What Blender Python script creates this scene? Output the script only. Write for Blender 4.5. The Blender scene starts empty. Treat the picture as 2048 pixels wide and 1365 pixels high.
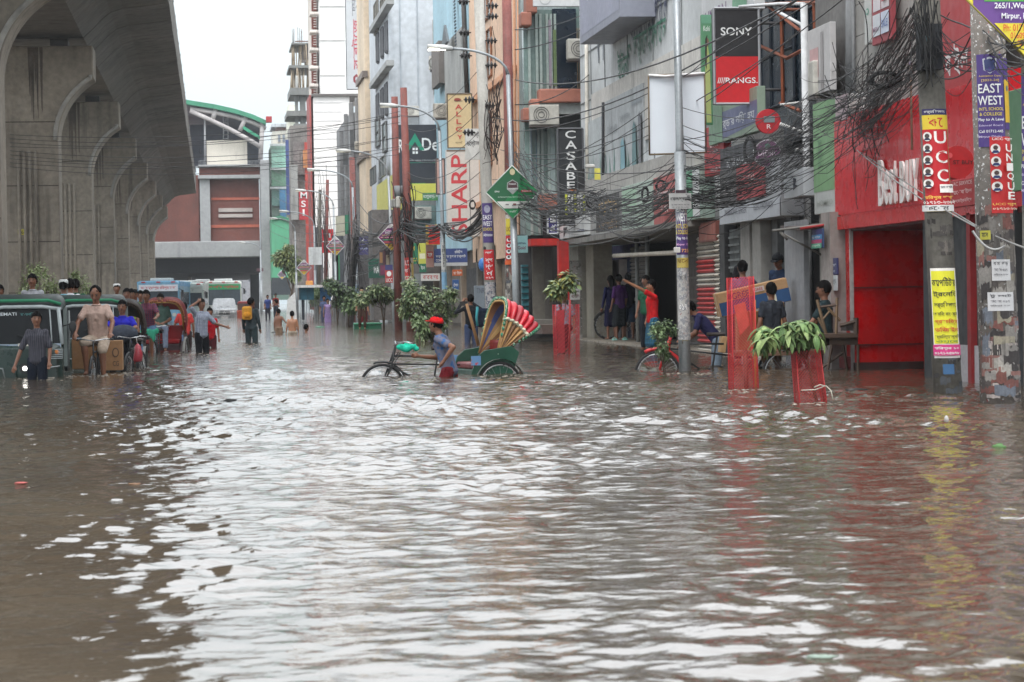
import bpy, bmesh, math, random
import numpy as np
from mathutils import Vector, Matrix
random.seed(7); np.random.seed(7)
R = math.radians
sc = bpy.context.scene
col = sc.collection
# ------------------------------------------------------------------ camera
FPX = 4835.0                       # focal length in photo pixels (85 mm on 36 mm)
CAMZ = 1.15
yaw, pitch, roll = R(7.06), R(-1.04), R(0.9)
fwd = Vector((math.sin(yaw)*math.cos(pitch), math.cos(yaw)*math.cos(pitch), math.sin(pitch)))
r0 = fwd.cross(Vector((0, 0, 1))).normalized()
u0 = r0.cross(fwd).normalized()
rgt = r0*math.cos(roll) - u0*math.sin(roll)
upv = u0*math.cos(roll) + r0*math.sin(roll)
CP = Vector((0, 0, CAMZ))
cam = bpy.data.cameras.new('camera'); camo = bpy.data.objects.new('camera', cam); col.objects.link(camo)
cam.sensor_width = 36; cam.lens = 85; cam.clip_start = .1; cam.clip_end = 3000
m = Matrix((rgt, upv, -fwd)).transposed().to_4x4(); m.translation = CP
camo.matrix_world = m
cam.dof.use_dof = True; cam.dof.focus_distance = 40; cam.dof.aperture_fstop = 8
sc.camera = camo
# ------------------------------------------------------------------ sky, sun, exposure
w = bpy.data.worlds.new("World"); sc.world = w; w.use_nodes = True
nt = w.node_tree; nt.nodes.clear()
sky = nt.nodes.new('ShaderNodeTexSky'); sky.sky_type = 'NISHITA'; sky.sun_disc = False
sky.sun_elevation = R(58); sky.sun_rotation = R(200); sky.air_density = 1.5; sky.dust_density = 6
hs = nt.nodes.new('ShaderNodeHueSaturation'); hs.inputs['Saturation'].default_value = .35
bg1 = nt.nodes.new('ShaderNodeBackground'); bg1.inputs[1].default_value = .05
nt.links.new(sky.outputs[0], hs.inputs['Color']); nt.links.new(hs.outputs[0], bg1.inputs[0])
tc = nt.nodes.new('ShaderNodeTexCoord'); sx = nt.nodes.new('ShaderNodeSeparateXYZ')
nt.links.new(tc.outputs['Generated'], sx.inputs[0])
cr = nt.nodes.new('ShaderNodeValToRGB')           # overcast cloud layer, brighter overhead
cr.color_ramp.elements[0].position = 0; cr.color_ramp.elements[0].color = (.47, .55, .59, 1)
cr.color_ramp.elements[1].position = 1; cr.color_ramp.elements[1].color = (1.6, 1.65, 1.7, 1)
e = cr.color_ramp.elements.new(.12); e.color = (.59, .67, .71, 1)
e = cr.color_ramp.elements.new(.32); e.color = (1.2, 1.25, 1.3, 1)
nt.links.new(sx.outputs['Z'], cr.inputs[0])
ns = nt.nodes.new('ShaderNodeTexNoise'); ns.inputs['Scale'].default_value = 2.2; ns.inputs['Detail'].default_value = 5
nt.links.new(tc.outputs['Generated'], ns.inputs['Vector'])
mr = nt.nodes.new('ShaderNodeMapRange'); mr.inputs[3].default_value = .9; mr.inputs[4].default_value = 1.1
nt.links.new(ns.outputs[0], mr.inputs[0])
mx = nt.nodes.new('ShaderNodeMixRGB'); mx.blend_type = 'MULTIPLY'; mx.inputs[0].default_value = 1
nt.links.new(cr.outputs[0], mx.inputs[1]); nt.links.new(mr.outputs[0], mx.inputs[2])
bg2 = nt.nodes.new('ShaderNodeBackground'); bg2.inputs[1].default_value = 1.0
nt.links.new(mx.outputs[0], bg2.inputs[0])
ad = nt.nodes.new('ShaderNodeAddShader'); out = nt.nodes.new('ShaderNodeOutputWorld')
nt.links.new(bg1.outputs[0], ad.inputs[0]); nt.links.new(bg2.outputs[0], ad.inputs[1]); nt.links.new(ad.outputs[0], out.inputs[0])
sun = bpy.data.lights.new('sun', 'SUN'); sun.energy = .9; sun.angle = R(18); sun.color = (1, .97, .93)
so = bpy.data.objects.new('sun', sun); col.objects.link(so)
so.rotation_euler = (R(32), 0, R(-20)); so.location = (0, 0, 60)
sc.view_settings.view_transform = 'Standard'; sc.view_settings.look = 'None'
sc.view_settings.exposure = 0.6; sc.view_settings.gamma = 1; sc.view_settings.use_curve_mapping = False
sc.cycles.use_denoising = True; sc.cycles.max_bounces = 6; sc.cycles.diffuse_bounces = 3; sc.cycles.glossy_bounces = 3
sc.cycles.volume_bounces = 0; sc.cycles.caustics_reflective = False; sc.cycles.caustics_refractive = False
sc.cycles.sample_clamp_indirect = 4

# ------------------------------------------------------------------ geometry of the view (photo pixel -> point at a real distance)
def ray(px, py): return fwd*FPX + rgt*(px-1024) + upv*(682.5-py)
def W(px, py, Y):
    d = ray(px, py); return CP + d*(Y/d.y)
def F(px, py, X):
    d = ray(px, py); return CP + d*(X/d.x)
def gx(px, Y):
    return W(px, 604 - .0157*(px-425) + FPX*CAMZ/Y, Y).x

# ------------------------------------------------------------------ materials
def C(r, g, b):
    f = lambda c: (c/255/12.92) if c/255 < .04045 else ((c/255+.055)/1.055)**2.4
    return (f(r), f(g), f(b), 1)
_M = {}
def mat(c, rough=.7, metal=0, kind='plain', c2=None, scale=1.0, amt=.25, bump=0., emit=0, name=None, spec=.5):
    key = (tuple(round(x, 4) for x in c), rough, metal, kind, c2, scale, amt, bump, emit, spec)
    if key in _M: return _M[key]
    m = bpy.data.materials.new(name or kind+'_finish'); m.use_nodes = True; _M[key] = m
    N = m.node_tree.nodes; L = m.node_tree.links; b = N['Principled BSDF']
    b.inputs['Roughness'].default_value = rough; b.inputs['Metallic'].default_value = metal
    b.inputs['Specular IOR Level'].default_value = spec
    if emit:
        b.inputs['Emission Color'].default_value = c; b.inputs['Emission Strength'].default_value = emit
    b.inputs['Base Color'].default_value = c
    if kind == 'flat': return m
    g = N.new('ShaderNodeNewGeometry')
    def noise(sc_, det=4, vec=None, stretch=None):
        n = N.new('ShaderNodeTexNoise'); n.inputs['Scale'].default_value = sc_; n.inputs['Detail'].default_value = det
        src = g.outputs['Position']
        if stretch:
            mp = N.new('ShaderNodeMapping'); mp.inputs['Scale'].default_value = stretch; L.new(src, mp.inputs[0]); src = mp.outputs[0]
        L.new(src, n.inputs['Vector']); return n.outputs[0]
    def rng(v, a, b_, lo, hi):
        r = N.new('ShaderNodeMapRange'); L.new(v, r.inputs[0])
        for i, x in enumerate((a, b_, lo, hi)): r.inputs[i+1].default_value = x
        return r.outputs[0]
    def mul(a, bb, t='MULTIPLY', fac=1.0):
        x = N.new('ShaderNodeMixRGB'); x.blend_type = t
        if isinstance(fac, float): x.inputs[0].default_value = fac
        else: L.new(fac, x.inputs[0])
        for i, q in ((1, a), (2, bb)):
            if isinstance(q, tuple): x.inputs[i].default_value = q
            else: L.new(q, x.inputs[i])
        return x.outputs[0]
    v1 = rng(noise(.7*scale), .3, .7, 1-amt, 1+amt*.5)
    v2 = rng(noise(9*scale, 6), .3, .7, 1-amt*.6, 1+amt*.4)
    cc = mul(mul(c, v1), v2)
    if kind == 'wall':              # rain streaks and soot
        st = rng(noise(1.0, 5, None, (5*scale, 5*scale, .35*scale)), .5, .72, 0, 1.0)
        s2 = rng(noise(.45*scale, 3), .42, .62, 0, 1.0)
        x = N.new('ShaderNodeMath'); x.operation = 'MULTIPLY'; L.new(st, x.inputs[0]); L.new(s2, x.inputs[1])
        y = N.new('ShaderNodeMath'); y.operation = 'MULTIPLY'; L.new(x.outputs[0], y.inputs[0]); y.inputs[1].default_value = min(1, amt*2.6)
        cc = mul(cc, c2 or (.05, .045, .04, 1), 'MIX', y.outputs[0])
    if kind == 'patch':             # torn posters, flaked paint
        p = rng(noise(6*scale, 3), .52, .56, 0, 1.); cc = mul(cc, c2, 'MIX', p)
        p = rng(noise(11*scale, 5), .60, .63, 0, 1.); cc = mul(cc, (.5, .5, .5, 1), 'MIX', p)
        p = rng(noise(14*scale, 5, None, (1, 1, .6)), .66, .69, 0, 1.); cc = mul(cc, (.22, .05, .05, 1), 'MIX', p)
    if kind in ('plaid', 'stripe', 'mottle'):
        tcn = N.new('ShaderNodeTexCoord'); src = tcn.outputs['Object']
        if kind == 'mottle':
            v = N.new('ShaderNodeTexVoronoi'); v.inputs['Scale'].default_value = 16*scale; L.new(src, v.inputs['Vector'])
            cc = mul(cc, c2, 'MIX', rng(v.outputs['Distance'], .2, .45, 0, 1.))
        else:
            for ax in ('X', 'Z') if kind == 'plaid' else ('X',):
                wv = N.new('ShaderNodeTexWave'); wv.bands_direction = ax; wv.inputs['Scale'].default_value = 6*scale; L.new(src, wv.inputs['Vector'])
                cc = mul(cc, c2, 'MIX', rng(wv.outputs['Fac'], .55, .8, 0, .75))
    L.new(cc, b.inputs['Base Color'])
    rr = rng(noise(5*scale), .3, .7, max(0, rough-.12), min(1, rough+.1)); L.new(rr, b.inputs['Roughness'])
    if bump:
        bn = N.new('ShaderNodeBump'); bn.inputs['Strength'].default_value = bump; bn.inputs['Distance'].default_value = .03
        L.new(noise(14*scale, 5), bn.inputs['Height']); L.new(bn.outputs[0], b.inputs['Normal'])
    return m
def P(*rgb, **k): return mat(C(*rgb), **k)
def cloth(*rgb, **k):
    k.setdefault('rough', .9); k.setdefault('bump', .5); k.setdefault('amt', .34); k.setdefault('scale', 1.6); k.setdefault('spec', .2)  # strong tone noise puts fold shading into the cloth colour
    return mat(C(*rgb), **k)

# ------------------------------------------------------------------ objects
XF = {}
def ident(o): return XF.get(o.name, Matrix.Identity(4))
def thing(name, label, cat, loc=(0, 0, 0), rz=0, group=None, rx=0, ry=0, kind=None):
    o = bpy.data.objects.new(name, None); col.objects.link(o)
    o.empty_display_size = .1
    o.location = loc; o.rotation_euler = (rx, ry, rz)
    XF[o.name] = Matrix.Translation(Vector(loc)) @ o.rotation_euler.to_matrix().to_4x4()
    o['label'] = label
    if cat: o['category'] = cat
    if group: o['group'] = group
    if kind: o['kind'] = kind
    return o
def copy_tree(o, parent=None):
    c = o.copy(); col.objects.link(c)
    XF[c.name] = ident(o)
    if parent is not None: c.parent = parent
    for ch in [x for x in KIDS.get(o.name, [])]:
        KIDS.setdefault(c.name, []).append(copy_tree(ch, c))
    return c
def dup(o, loc, rz=0, label=None, group=None, s=None):
    c = copy_tree(o); c.location = loc; c.rotation_euler[2] = rz
    if s: c.scale = (s, s, s)
    if label: c['label'] = label
    if group: c['group'] = group
    XF[c.name] = Matrix.Translation(Vector(loc)) @ Matrix.Rotation(rz, 4, 'Z')
    return c
KIDS = {}
LATER = []
class MB:
    def __init__(s): s.v = []; s.f = []; s.sm = []
    def add(s, vs, fs, smooth=False):
        n = len(s.v); s.v += [tuple(x) for x in vs]; s.f += [tuple(i+n for i in f) for f in fs]; s.sm += [smooth]*len(fs); return s
    def box(s, a, b, M=None):
        x0, y0, z0 = a; x1, y1, z1 = b
        x0, x1 = min(x0, x1), max(x0, x1); y0, y1 = min(y0, y1), max(y0, y1); z0, z1 = min(z0, z1), max(z0, z1)
        vs = [Vector(p) for p in ((x0, y0, z0), (x1, y0, z0), (x1, y1, z0), (x0, y1, z0), (x0, y0, z1), (x1, y0, z1), (x1, y1, z1), (x0, y1, z1))]
        if M is not None: vs = [M @ p for p in vs]
        return s.add(vs, [(0, 3, 2, 1), (4, 5, 6, 7), (0, 1, 5, 4), (1, 2, 6, 5), (2, 3, 7, 6), (3, 0, 4, 7)])
    def cbox(s, c, d, rot=None):
        M = Matrix.Translation(Vector(c)) @ (rot if rot is not None else Matrix.Identity(4))
        return s.box([-x/2 for x in d], [x/2 for x in d], M)
    def tube(s, pts, r, n=8, caps=True, smooth=True, closed=False):
        pts = [Vector(p) for p in pts]; k = len(pts)
        rs = r if isinstance(r, (list, tuple)) else [r]*k
        vs = []; pu = None
        for i, p in enumerate(pts):
            if closed: t = pts[(i+1) % k]-pts[i-1]
            else: t = pts[min(i+1, k-1)]-pts[max(i-1, 0)]
            if t.length < 1e-9: t = Vector((0, 0, 1))
            t.normalize()
            if pu is None:
                a = Vector((0, 0, 1)) if abs(t.z) < .9 else Vector((1, 0, 0)); pu = t.cross(a).normalized()
            else:
                pu = (pu - t*pu.dot(t))
                if pu.length < 1e-6: pu = t.orthogonal()
                pu.normalize()
            w_ = t.cross(pu)
            for j in range(n):
                an = 2*math.pi*j/n; vs.append(p + (pu*math.cos(an)+w_*math.sin(an))*rs[i])
        fs = []
        for i in range(k if closed else k-1):
            for j in range(n):
                a, b = i*n+j, i*n+(j+1) % n; c, d = ((i+1) % k)*n+(j+1) % n, ((i+1) % k)*n+j
                fs.append((a, b, c, d))
        s.add(vs, fs, smooth)
        if caps and not closed:
            nn = len(s.v)-k*n
            s.f += [tuple(nn+j for j in reversed(range(n))), tuple(nn+(k-1)*n+j for j in range(n))]; s.sm += [False]*2
        return s
    def cone(s, p, z0, z1, r0_, r1_, n=16):
        return s.tube([(p[0], p[1], z0), (p[0], p[1], z1)], [r0_, r1_], n)
    def loft(s, secs, smooth=False, cap=True):
        n = len(secs[0]); vs = [p for q in secs for p in q]; fs = []
        for i in range(len(secs)-1):
            for j in range(n):
                fs.append((i*n+j, i*n+(j+1) % n, (i+1)*n+(j+1) % n, (i+1)*n+j))
        s.add(vs, fs, smooth)
        if cap:
            nn = len(s.v)-len(vs)
            s.f += [tuple(nn+j for j in reversed(range(n))), tuple(nn+(len(secs)-1)*n+j for j in range(n))]; s.sm += [False]*2
        return s
    def ball(s, c, r, n=12, k=8, M=None):
        r = r if isinstance(r, (tuple, list)) else (r, r, r); vs = []
        for i in range(k+1):
            th = math.pi*i/k
            for j in range(n):
                a = 2*math.pi*j/n; v = Vector((math.sin(th)*math.cos(a)*r[0], math.sin(th)*math.sin(a)*r[1], math.cos(th)*r[2]))
                if M is not None: v = M @ v
                vs.append(v+Vector(c))
        fs = [(i*n+j, (i+1)*n+j, (i+1)*n+(j+1) % n, i*n+(j+1) % n) for i in range(k) for j in range(n)]
        return s.add(vs, fs, True)
    def torus(s, c, R_, r, axis='X', n=28, k=8, a0=0, a1=2*math.pi):
        full = abs(a1-a0-2*math.pi) < 1e-6; pts = []
        for i in range(n if full else n+1):
            a = a0+(a1-a0)*i/n; x, y = math.cos(a)*R_, math.sin(a)*R_
            pts.append(Vector(c)+Vector({'X': (0, x, y), 'Y': (x, 0, y), 'Z': (x, y, 0)}[axis]))
        return s.tube(pts, r, k, closed=full, caps=not full)
    def prism(s, poly, d):       # poly: list of 3D points, d extrusion vector
        n = len(poly); d = Vector(d); vs = [Vector(p) for p in poly]+[Vector(p)+d for p in poly]
        fs = [tuple(range(n))[::-1], tuple(range(n, 2*n))]+[(i, (i+1) % n, n+(i+1) % n, n+i) for i in range(n)]
        return s.add(vs, fs)
    def mesh(s, name):
        used = sorted({i for f in s.f for i in f}); 
        if len(used) < len(s.v):
            mp = {q: k for k, q in enumerate(used)}; s.v = [s.v[i] for i in used]; s.f = [tuple(mp[i] for i in f) for f in s.f]
        me = bpy.data.meshes.new(name); me.from_pydata(s.v, [], s.f); me.polygons.foreach_set('use_smooth', s.sm); me.update(); return me
    def build(s, name, m_, parent=None, label=None, cat=None, group=None, kind=None, bevel=0, remesh=0, smooth_it=0, fixn=False):
        if parent is not None:
            inv = ident(parent).inverted(); 
            if getattr(s, 'world', False): s.v = [tuple(inv @ Vector(p)) for p in s.v]
        me = s.mesh(name)
        if fixn:
            bm = bmesh.new(); bm.from_mesh(me); bmesh.ops.recalc_face_normals(bm, faces=bm.faces[:]); bm.to_mesh(me); bm.free()
        o = bpy.data.objects.new(name, me); col.objects.link(o)
        for q in (m_ if isinstance(m_, (list, tuple)) else [m_]): me.materials.append(q)
        if parent is not None:
            o.parent = parent; KIDS.setdefault(parent.name, []).append(o); XF[o.name] = ident(parent)
        if label: o['label'] = label
        if cat: o['category'] = cat
        if group: o['group'] = group
        if kind: o['kind'] = kind
        if bevel:
            b = o.modifiers.new('b', 'BEVEL'); b.width = bevel; b.segments = 2; b.limit_method = 'ANGLE'; b.angle_limit = R(35); LATER.append(o)
        if remesh:
            b = o.modifiers.new('r', 'REMESH'); b.mode = 'VOXEL'; b.voxel_size = remesh; b.use_smooth_shade = True
            if smooth_it:
                b = o.modifiers.new('s', 'SMOOTH'); b.iterations = smooth_it; b.factor = .5
            LATER.append(o)
        return o
def WB():
    m_ = MB(); m_.world = True; return m_
def link(me, name, parent, M=None):
    o = bpy.data.objects.new(name, me); col.objects.link(o)
    if parent is not None: o.parent = parent; KIDS.setdefault(parent.name, []).append(o)
    if M is not None: o.matrix_local = M
    XF[o.name] = ident(parent) if parent is not None else Matrix.Identity(4)
    return o

# ------------------------------------------------------------------ lettering
_T = {}
def glyphs(s, space=1.0, sp=1.0):
    if (s, space) in _T: return _T[(s, space)]
    cu = bpy.data.curves.new('t', 'FONT'); cu.body = s; cu.resolution_u = 3; cu.align_x = 'CENTER'; cu.space_line = space; cu.offset = .012
    o = bpy.data.objects.new('t', cu); col.objects.link(o)
    me = o.to_mesh(); vs = np.array([v.co[:] for v in me.vertices]); fs = [tuple(p.vertices) for p in me.polygons]
    o.to_mesh_clear(); bpy.data.objects.remove(o); bpy.data.curves.remove(cu)
    if len(vs) == 0: _T[(s, space)] = None; return None
    a, b = vs.min(0), vs.max(0); q = (vs-a)/np.maximum(b-a, 1e-6)
    _T[(s, space)] = ([(x, 1-y) for x, y, z in q], fs); return _T[(s, space)]
def frame(plane, rect):
    """sign surface map (u 0..1 left to right, v 0..1 top to bottom) on a street-side (X) or camera-facing (Y) plane"""
    k, d = plane; px0, py0, px1, py1 = rect
    if k == 'X':
        a, b = F(px0, py0, d), F(px1, py1, d); n = Vector((-1, 0, 0))
        f = lambda u, v, o: Vector((d-o, a.y+(b.y-a.y)*u, a.z+(b.z-a.z)*v))
    else:
        a, b = W(px0, py0, d), W(px1, py1, d); n = Vector((0, -1, 0))
        f = lambda u, v, o: Vector((a.x+(b.x-a.x)*u, d-o, a.z+(b.z-a.z)*v))
    f.seg = 1
    return f
def colm(c): return c if not isinstance(c, tuple) else P(*c, rough=.55, amt=.12)
def layers(par, f, L, base=0.0, step=.004):
    i = 0
    for l in L:
        i += 1; o = base+step*i; t = l[0]; m_ = WB()
        if t == 'r':
            _, u0_, v0_, u1_, v1_, c = l; k = f.seg
            for j in range(k):
                a, b = u0_+(u1_-u0_)*j/k, u0_+(u1_-u0_)*(j+1)/k
                m_.add([f(a, v0_, o), f(a, v1_, o), f(b, v1_, o), f(b, v0_, o)], [(0, 1, 2, 3)], f.seg > 1)
            m_.build('printed_panel', colm(c), par)
        elif t == 'p':
            m_.add([f(u, v, o) for u, v in l[1]], [tuple(range(len(l[1])))]); m_.build('printed_shape', colm(l[2]), par)
        elif t == 'd':
            _, uc, vc, ru, rv, c = l
            m_.add([f(uc+ru*math.cos(a*math.pi/12), vc+rv*math.sin(a*math.pi/12), o) for a in range(24)], [tuple(range(24))])
            m_.build('printed_disc', colm(c), par)
        elif t in ('t', 'T', 'S'):
            _, s, u0_, v0_, u1_, v1_, c = l[:7]
            if t == 'S': s = '\n'.join(s)
            g = glyphs(s, l[7] if len(l) > 7 else 1.0)
            if g is None: continue
            if t == 'T':   # reads bottom to top
                vs = [f(u0_+(u1_-u0_)*y, v1_+(v0_-v1_)*x, o) for x, y in g[0]]
            else: vs = [f(u0_+(u1_-u0_)*x, v0_+(v1_-v0_)*y, o) for x, y in g[0]]
            m_.add(vs, g[1]); m_.build('lettering', colm(c), par)
def sign(label, plane, rect, L, c=(225, 228, 228), th=.12, name='shop_sign', cat='sign', group=None, edge=None, bracket=None):
    f = frame(plane, rect); a, b = f(0, 0, 0), f(1, 1, 0)
    loc = (f(0, 0, 0)+f(1, 1, 0))/2; loc.z = min(a.z, b.z)
    t = thing(name, label, cat, loc, group=group)
    m_ = WB()
    if plane[0] == 'X': m_.box((plane[1], a.y, a.z), (plane[1]+th, b.y, b.z))
    else: m_.box((a.x, plane[1], a.z), (b.x, plane[1]+th, b.z))
    m_.build('board', colm(c), t, bevel=.008)
    if edge:
        m_ = WB(); e_ = .025
        for (q0, q1) in (((0, 0), (1, 0)), ((0, 1), (1, 1)), ((0, 0), (0, 1)), ((1, 0), (1, 1))):
            m_.tube([f(q0[0], q0[1], .012), f(q1[0], q1[1], .012)], e_, 4, smooth=False)
        m_.build('frame', colm(edge), t)
    if bracket:
        m_ = WB()
        for v in (.15, .85):
            p = f(1, v, -th/2); m_.tube([p, p+Vector((bracket, 0, 0))], .03, 6)
        m_.build('bracket', P(60, 60, 62), t)
    layers(t, f, L)
    return t
def polemap(x, y, r, z0, z1, a0, a1, dx=0, dy=0, H=1.):
    def f(u, v, o):
        a = a0+(a1-a0)*u; z = z1+(z0-z1)*v
        return Vector((x+dx*z+math.cos(a)*(r+o), y+dy*z+math.sin(a)*(r+o), z))
    f.seg = 8
    return f
# ================================================================== SETTING: road, water
m_ = MB(); m_.box((-60, -20, -.9), (9.3, 900, -.5)); m_.build('road', P(60, 60, 62, rough=.9), kind='structure')
m_ = MB(); m_.box((7.9, 12, -.5), (9.45, 330, -.12)); m_.build('pavement', P(120, 112, 104, rough=.9), kind='structure')
m_ = MB(); m_.box((9.45, 37, -.5), (26, 77, .03)); m_.build('shop_porch_floor', P(150, 142, 130, rough=.35, kind='wall', amt=.3), kind='structure')
m_ = MB(); m_.box((-11, 14, -.5), (-4.6, 300, .12)); m_.build('median', P(105, 98, 88, rough=.9, kind='wall'), kind='structure')

def water():
    nr, nc = 1050, 470
    inv = np.linspace(1/6.0, 1/420.0, nr); Y = 1/inv
    s = np.linspace(-.17, .43, nc)
    YY, SS = np.meshgrid(Y, s, indexing='ij'); XX = SS*YY
    rng = np.random.RandomState(3); H = np.zeros_like(XX)
    # warped domain so that crests wander
    wx = XX+.35*np.sin(.9*YY+.6*XX)+.2*np.sin(1.9*XX-.7*YY+1); wy = YY+.3*np.sin(.8*XX-.5*YY)+.15*np.sin(2.1*YY+1.3*XX)
    rt = np.clip((XX-.3-.075*YY)/1.6, 0, 1); rt = rt*rt*(3-2*rt)
    far = np.clip((YY-9)/15, 0, 1)
    lf = np.clip((.9-XX)/2.2, 0, 1)
    chop = .18+.12*rt+.60*far*(1-.45*rt)*(1-.66*lf)+.10*np.sin(.55*XX+.21*YY)*np.sin(.17*YY-.4*XX)
    calm = .45+.75*(.5+.5*np.sin(1.13*wx+.61*wy+2))*(.5+.5*np.sin(.59*wy-.97*wx))+.35*(.5+.5*np.sin(2.7*wx-1.1*wy))*(.5+.5*np.sin(1.9*wy+2.1*wx))
    row = (YY*YY)/(FPX*CAMZ)*.8          # ground length of one pixel row: waves shorter than that are left to the material
    for i in range(96):
        lam = .12*(7.0**rng.rand()); k = 2*math.pi/lam
        th = rng.rand()*math.pi
        amp = lam*.0062*rng.exponential(1.)**.6*(1.25 if lam < .5 else .8)
        ph = rng.rand()*6.283
        x_, y_ = (wx, wy) if lam > .5 else (XX+.05*np.sin(3*YY+i), YY+.05*np.sin(2.3*XX+i))
        q = np.sin(k*(x_*math.cos(th)+y_*math.sin(th))+ph)
        fade = np.clip(lam/(row*1.3)-.5, 0, 1)
        H += amp*(q+.25*np.sin(2*np.arcsin(np.clip(q, -1, 1))+1.2))*fade*chop*(calm if lam < .9 else .8)
    V = np.stack([XX, YY, H], -1).reshape(-1, 3)
    idx = np.arange(nr*nc).reshape(nr, nc)
    q = np.stack([idx[:-1, :-1], idx[:-1, 1:], idx[1:, 1:], idx[1:, :-1]], -1).reshape(-1, 4)
    # far and side water beyond the detailed sheet, a little lower
    ex = np.array([(-90, -15, -.05), (90, -15, -.05), (90, 900, -.05), (-90, 900, -.05)], float)
    V = np.vstack([V, ex]); n0 = nr*nc; q = np.vstack([q, [[n0, n0+1, n0+2, n0+3]]])
    me = bpy.data.meshes.new('water'); me.vertices.add(len(V)); me.vertices.foreach_set('co', V.ravel())
    me.loops.add(q.size); me.loops.foreach_set('vertex_index', q.ravel().astype(np.int32))
    me.polygons.add(len(q)); me.polygons.foreach_set('loop_start', np.arange(0, q.size, 4, dtype=np.int32))
    me.polygons.foreach_set('loop_total', np.full(len(q), 4, np.int32)); me.polygons.foreach_set('use_smooth', np.ones(len(q), bool))
    me.update(calc_edges=True); me.validate()
    o = bpy.data.objects.new('flood_water', me); col.objects.link(o); o['kind'] = 'structure'
    m = bpy.data.materials.new('muddy_water'); m.use_nodes = True; N = m.node_tree.nodes; L = m.node_tree.links; b = N['Principled BSDF']
    b.inputs['Roughness'].default_value = .05; b.inputs['IOR'].default_value = 2.6; b.inputs['Specular IOR Level'].default_value = .5
    g = N.new('ShaderNodeNewGeometry'); n1 = N.new('ShaderNodeTexNoise'); n1.inputs['Scale'].default_value = .5; n1.inputs['Detail'].default_value = 4
    L.new(g.outputs['Position'], n1.inputs['Vector'])
    r = N.new('ShaderNodeValToRGB'); r.color_ramp.elements[0].position = .3; r.color_ramp.elements[0].color = (.066, .050, .035, 1)
    r.color_ramp.elements[1].position = .7; r.color_ramp.elements[1].color = (.094, .074, .052, 1); L.new(n1.outputs[0], r.inputs[0]); L.new(r.outputs[0], b.inputs['Base Color'])
    hs_ = []; sp_ = N.new('ShaderNodeSeparateXYZ'); L.new(g.outputs['Position'], sp_.inputs[0])
    far_ = N.new('ShaderNodeMapRange'); L.new(sp_.outputs['Y'], far_.inputs[0])
    for i_, x_ in enumerate((8., 30., .55, 1.5)): far_.inputs[i_+1].default_value = x_
    for sc_, st in ((2.6, .014), (6.5, .010), (17., .0036)):
        mp = N.new('ShaderNodeMapping'); mp.inputs['Scale'].default_value = (.8, 1.15, 1); L.new(g.outputs['Position'], mp.inputs[0])
        n = N.new('ShaderNodeTexNoise'); n.inputs['Scale'].default_value = sc_; n.inputs['Detail'].default_value = 2; n.inputs['Distortion'].default_value = .6
        L.new(mp.outputs[0], n.inputs['Vector'])
        bu = N.new('ShaderNodeBump'); L.new(far_.outputs[0], bu.inputs['Strength']); bu.inputs['Distance'].default_value = st
        L.new(n.outputs[0], bu.inputs['Height'])
        if hs_: L.new(hs_[-1].outputs[0], bu.inputs['Normal'])
        hs_.append(bu)
    L.new(hs_[-1].outputs[0], b.inputs['Normal'])
    me.materials.append(m)
water()

# ================================================================== ELEVATED RAILWAY
CONC = mat(C(134, 126, 114), kind='wall', amt=.34, scale=.6, rough=.85, c2=C(62, 56, 50), bump=.15)
CONC2 = mat(C(152, 150, 144), kind='wall', amt=.3, scale=.5, rough=.85, c2=C(74, 72, 68), bump=.12)
DARKSTAIN = mat(C(58, 50, 44), kind='wall', amt=.4, scale=1.2, rough=.9)
CX = -7.1+0.0
def pier_profile(hw_s=1.23, hw_c=2.64, zt=10.15+CAMZ, ztip=9+CAMZ):
    zf = 7.6; aa = R(58); pts = [(hw_s, -.55), (hw_s, zf)]
    # concave flare from the shaft out to the tip of the cap
    for i in range(1, 13):
        a = i/12*aa
        pts.append((hw_s+(hw_c-hw_s)*(1-math.cos(a))/(1-math.cos(aa)), zf+(ztip-.12-zf)*math.sin(a)/math.sin(aa)))
    pts += [(hw_c, ztip-.12), (hw_c, ztip), (hw_c, zt)]
    return pts
PIERS = [44.0, 70.8] + [97.6+26.75*i for i in range(7)]
pp = pier_profile()
def make_pier():
    t = thing('viaduct_pier', 'concrete pier closest to the viewer', 'pier', (CX, PIERS[0], 0))
    d0, d1 = -1.0, 1.0
    poly = pp + [(-x, z) for x, z in reversed(pp)]
    m_ = MB(); m_.prism([(x, d0, z) for x, z in poly], (0, d1-d0, 0)); m_.build('shaft', CONC, t, bevel=.16, fixn=True)
    for k in range(4):
        m_ = MB(); x = -.33+.22*k; m_.tube([(x, d0-.01, -.4), (x, d0-.01, 7.2)], .07, 8); m_.build('flute', CONC, t)
    for sx_ in (-1, 1):   # raised rim along the flare
        m_ = MB(); q = [(sx_*(x-.13), d0-.03, z) for x, z in pp[1:-1]]; m_.tube(q, .09, 6); m_.build('flare_rim', CONC2, t)
    for z in (1.6, 3.6, 5.8, 8.3):
        m_ = MB(); m_.box((-1.2, d0-.006, z), (1.2, d0+.01, z+.035)); m_.build('pour_joint', DARKSTAIN, t)
    for sx_ in (-1.3, 1.3):
        m_ = MB(); m_.box((sx_-.35, -.6, zt0), (sx_+.35, .6, zt0+.32)); m_.build('bearing', P(60, 58, 56), t, bevel=.02)
    m_ = MB(); rr = random.Random(5)
    for k in range(9):
        x = .15+rr.random()*.5; h_ = .8+rr.random()*2.2; ww = .02+rr.random()*.05
        m_.add([(x-ww, d0-.008, zt0-.05), (x-ww*.3, d0-.008, zt0-h_), (x+ww*.3, d0-.008, zt0-h_-.2), (x+ww, d0-.008, zt0-.05)], [(0, 1, 2, 3)])
    m_.build('water_stain', mat(C(92, 84, 76), kind='wall', amt=.4, scale=1.2, rough=.9), t, kind='stuff')
    return t
zt0 = 10.15+CAMZ
pier0 = make_pier()
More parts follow.
